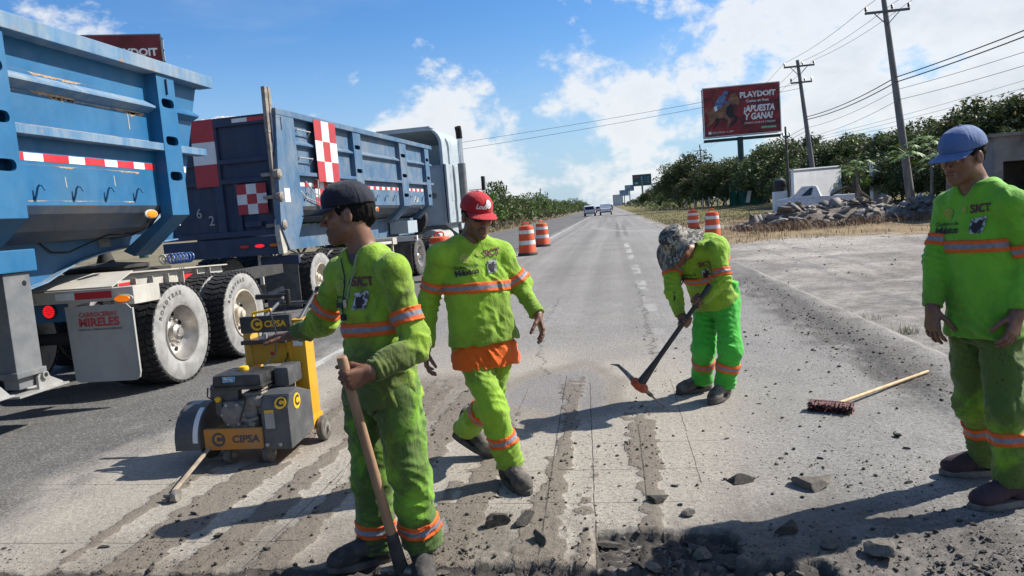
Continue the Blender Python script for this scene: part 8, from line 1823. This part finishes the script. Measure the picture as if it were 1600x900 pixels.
tufts()
pts = np.c_[U(2600, 2.85, 12), U(2600, 6.0, 26)]; o = put_stones('lot_gravel', pts, np.clip(.006 + .008 * RNG.pareto(2.5, 2600), .006, .045), RNG.uniform(.2, 1, 2600), 'rubble_grey', ground_h); tag(o, 'loose pale gravel scattered over the lot beside the road', 'gravel', kind='stuff')
# ---------------------------------------------------------------- small buildings, fence, far vehicles
pmat('white_wall', (.80, .80, .80), (.70, .70, .70), 1.2, rough=.8, dirt=(.30, .28, .25), dscale=1.2, dlo=.55, dhi=.8, damt=.6); pmat('concrete_old', (.20, .195, .19), (.12, .115, .11), 1.0, rough=.9, dirt=(.045, .04, .038), dscale=.9, dlo=.5, dhi=.72, damt=.8); pmat('tank_black', (.018, .019, .022), rough=.5); pmat('mesh_green', (.012, .13, .085), rough=.7); pmat('post_pale', (.38, .37, .34), rough=.9); pmat('car_white', (.62, .63, .65), rough=.3); pmat('car_glass', (.015, .018, .022), rough=.1); pmat('car_tyre', (.02, .02, .02), rough=.8); pmat('car_dark', (.02, .022, .028), rough=.3)
def extras():
    t = thing('white_wall', 'long low white wall with sloping coping behind the rubble', 'wall', loc=(13.3, 57, 0), rz=R(42)); b = MB(); b.prism([(0, 0), (6.0, 0), (6.0, 3.1), (0, 2.98)], 1, 0, .25); b.build('wall', 'white_wall', t); b = MB(); b.prism([(-.06, 2.985), (6.06, 3.105), (6.06, 3.2), (-.06, 3.08)], 1, -.06, .31); b.build('coping', 'white_wall', t)
    t = thing('white_wall', 'short white wall piece right of the leafy bush', 'wall', loc=(18.6, 56.5, 0), rz=R(42)); b = MB(); b.box((0, 0, 0), (2.6, .25, 2.98)); b.build('wall', 'white_wall', t); b = MB(); b.box((-.06, -.06, 2.982), (2.66, .31, 3.08)); b.build('coping', 'white_wall', t)
    t = thing('water_tank', 'black plastic water tank on a pale block stand by the wooden pole', 'water tank', loc=(12.95, 60, 0)); b = MB(); b.box((-.5, -.5, 0), (.5, .5, 1.55)); b.build('stand', 'white_wall', t, bevel=.02); b = MB(); b.lathe([(.48, 1.56), (.5, 1.7), (.47, 1.95), (.5, 2.0), (.47, 2.3), (.44, 2.4), (.25, 2.5), (.15, 2.58), (0, 2.58)], 24); b.build('tank', 'tank_black', t, smooth=True)
    t = thing('concrete_building', 'grey weathered concrete building with a dark open doorway behind the standing worker', 'building', loc=(14.15, 30, 0))
    b = MB(); b.box((0, 0, -.1), (.30, 4, 2.9)); b.build('wall', 'concrete_old', t); b = MB(); b.box((.302, .003, 1.98), (6.0, 4, 2.9)); b.build('wall', 'concrete_old', t); b = MB(); b.box((3.0, .003, -.1), (6.0, 4, 1.978)); b.build('wall', 'concrete_old', t); b = MB(); b.box((.302, 3.8, -.1), (2.998, 3.95, 1.978)); b.build('wall', 'concrete_old', t); b = MB(); b.box((-.15, -.12, 2.902), (6.1, 4.1, 3.02)); b.build('roof_slab', 'concrete_old', t); b = MB(); b.box((2.1, .02, -.1), (2.16, 1.0, 1.97)); b.build('door_leaf', 'rust_arm', t)
    t = thing('mesh_fence', 'green shade mesh fence on stakes below the red casino billboard', 'fence', loc=(18.4, 106, -.1)); p = [(-2.2, 0), (-.9, .6), (.5, .2), (1.9, .7), (3.0, 0)]
    for i, (x, y) in enumerate(p): b = MB(); b.tube([(x, y, 0), (x + .08, y, 3.3 + .3 * (i % 2))], [.09, .07], 7); b.build('stake', 'pole_wood', t)
    for i in range(4): (x0, y0), (x1, y1) = p[i], p[i + 1]; b = MB(); n = 6; vs = [(x0 + (x1 - x0) * k / n, y0 + (y1 - y0) * k / n - .12 + .08 * math.sin(k * 1.3 + i), z) for k in range(n + 1) for z in (.15, 2.3 + .1 * math.sin(k + i))]; vs += [(x, y + .02, z) for x, y, z in vs]; m = 2 * (n + 1); b.add(vs, [(2 * k, 2 * k + 2, 2 * k + 3, 2 * k + 1) for k in range(n)] + [(m + 2 * k, m + 2 * k + 1, m + 2 * k + 3, m + 2 * k + 2) for k in range(n)]); b.build('mesh_panel', 'mesh_green', t)
    proto = None
    for i in range(11):
        if proto is None: proto = thing('fence_post', 'short pale concrete fence post in a row on the verge below the forest', 'post', group='pale fence posts on the verge'); b = MB(); b.prism([(-.09, 0), (.09, 0), (.07, 1.5), (0, 1.58), (-.07, 1.5)], 1, -.08, .08); b.build('post', 'post_pale', proto); o = proto
        else: o = copy_tree(proto)
        o.location = (11.6 + i * .95 + .1 * (i % 3), 118 - i * 1.2, -.1); o.rotation_euler = (0, .03 * (i % 3 - 1), .4 * i); o.scale = (1, 1, .85 + .08 * (i % 4))
    t = thing('sign_board', 'small blank white board leaning by the fence posts', 'sign', loc=(17.6, 100, 0)); b = MB(); b.prism([(-.35, .5), (.15, .5), (.45, 2.0), (-.02, 2.0)], 1, 0, .06); b.build('board', 'white_wall', t); b = MB(); b.tube([(0, .1, 0), (.05, .1, 1.0)], .05, 6); b.build('leg', 'pole_wood', t)
    def car(name, label, x, y, w, h, l, kind, paint='car_white', back=True):
        t = thing(name, label, 'car' if kind != 'pickup' else 'pickup', loc=(x, y, 0.01), group='vehicles driving away down the road'); k = l / 2
        if kind == 'suv': sec = [(-k, .45), (-k, 1.0 * h / 1.75), (-k + .25, h - .1), (-k + .7, h), (k * .1, h - .02), (k * .45, h * .62), (k * .95, h * .52), (k, h * .3), (k, .4)]
        else: sec = [(-k, .5), (-k, h * .58), (-k * .1, h * .60), (0, h - .05), (.2, h), (k * .35, h), (k * .6, h * .63), (k * .97, h * .55), (k, .45)]
        b = MB(); vs = [(s * w / 2 * (1 if z < h * .62 else .86), yy, z) for s in (-1, 1) for yy, z in sec]; n = len(sec); b.add(vs, [tuple(range(n - 1, -1, -1)), tuple(range(n, 2 * n))] + [(i, (i + 1) % n, n + (i + 1) % n, n + i) for i in range(n)]); bd = b.build('body', paint, t, bevel=.06)
        yr = -k - .005 if kind == 'suv' else -.13; b = MB(); b.add([(-w * .40, yr + (.02 if kind == 'suv' else 0), h * .62), (w * .40, yr + (.02 if kind == 'suv' else 0), h * .62), (w * .35, yr + (.20 if kind == 'suv' else .10), h * .90), (-w * .35, yr + (.20 if kind == 'suv' else .10), h * .90)], [(0, 1, 2, 3)]); b.build('rear_window', 'car_glass', t)
        for s in (-1, 1):
            b = MB(); b.add([(s * w * .4705, -k * .7 if kind == 'suv' else .1, h * .64), (s * w * .4705, k * .38, h * .64), (s * w * .436, k * .15, h * .93), (s * w * .436, -k * .6 if kind == 'suv' else .22, h * .93)], [(0, 1, 2, 3)]); b.build('side_window', 'car_glass', t)
            b = MB(); b.box((s * w * .45 - .09, -k - .03, h * .42), (s * w * .45 + .09, -k + .02, h * .60)); b.build('tail_light', 'lamp_red_off', t)
            for yy in (-k * .62, k * .62): b = MB(); b.lathe([(.16, 0), (.33, .0), (.35, .03), (.35, .19), (.33, .22), (.16, .22)], 18, Matrix.Translation((s * w / 2 - (.21 if s > 0 else .01), yy, .34)) @ Matrix.Rotation(R(90), 4, 'Y')); wl = b.build('wheel', 'car_tyre', t, smooth=True)
        b = MB(); b.box((-w * .47, -k - .06, .42), (w * .47, -k - .005, .58)); b.build('bumper', 'car_dark', t, bevel=.02); b = MB(); b.box((-.26, -k - .065, .62), (.26, -k - .012, .76)); b.build('number_plate', 'drum_white', t)
    car('white_suv', 'white estate car in the left lane driving away', -3.55, 124, 1.85, 1.75, 4.6, 'suv'); car('white_pickup', 'white pickup in the middle lane driving away', -.95, 124, 1.95, 1.85, 5.2, 'pickup'); car('white_car', 'white car just ahead of the white pickup', -2.75, 175, 1.8, 1.6, 4.4, 'suv'); car('grey_car', 'dark distant car ahead of the white ones', -.6, 235, 1.85, 1.8, 4.6, 'suv', 'car_dark'); car('grey_car', 'farthest small pale car near the end of the road', -.2, 330, 1.9, 1.9, 4.8, 'suv')
    car('parked_pickup', 'white pickup parked before the white wall behind the rubble', 13.6, 52, 1.85, 1.75, 5.0, 'pickup'); bpy.data.objects['parked_pickup']['group'] = 'parked vehicles'; bpy.data.objects['parked_pickup'].rotation_euler = (0, 0, R(72))
extras()
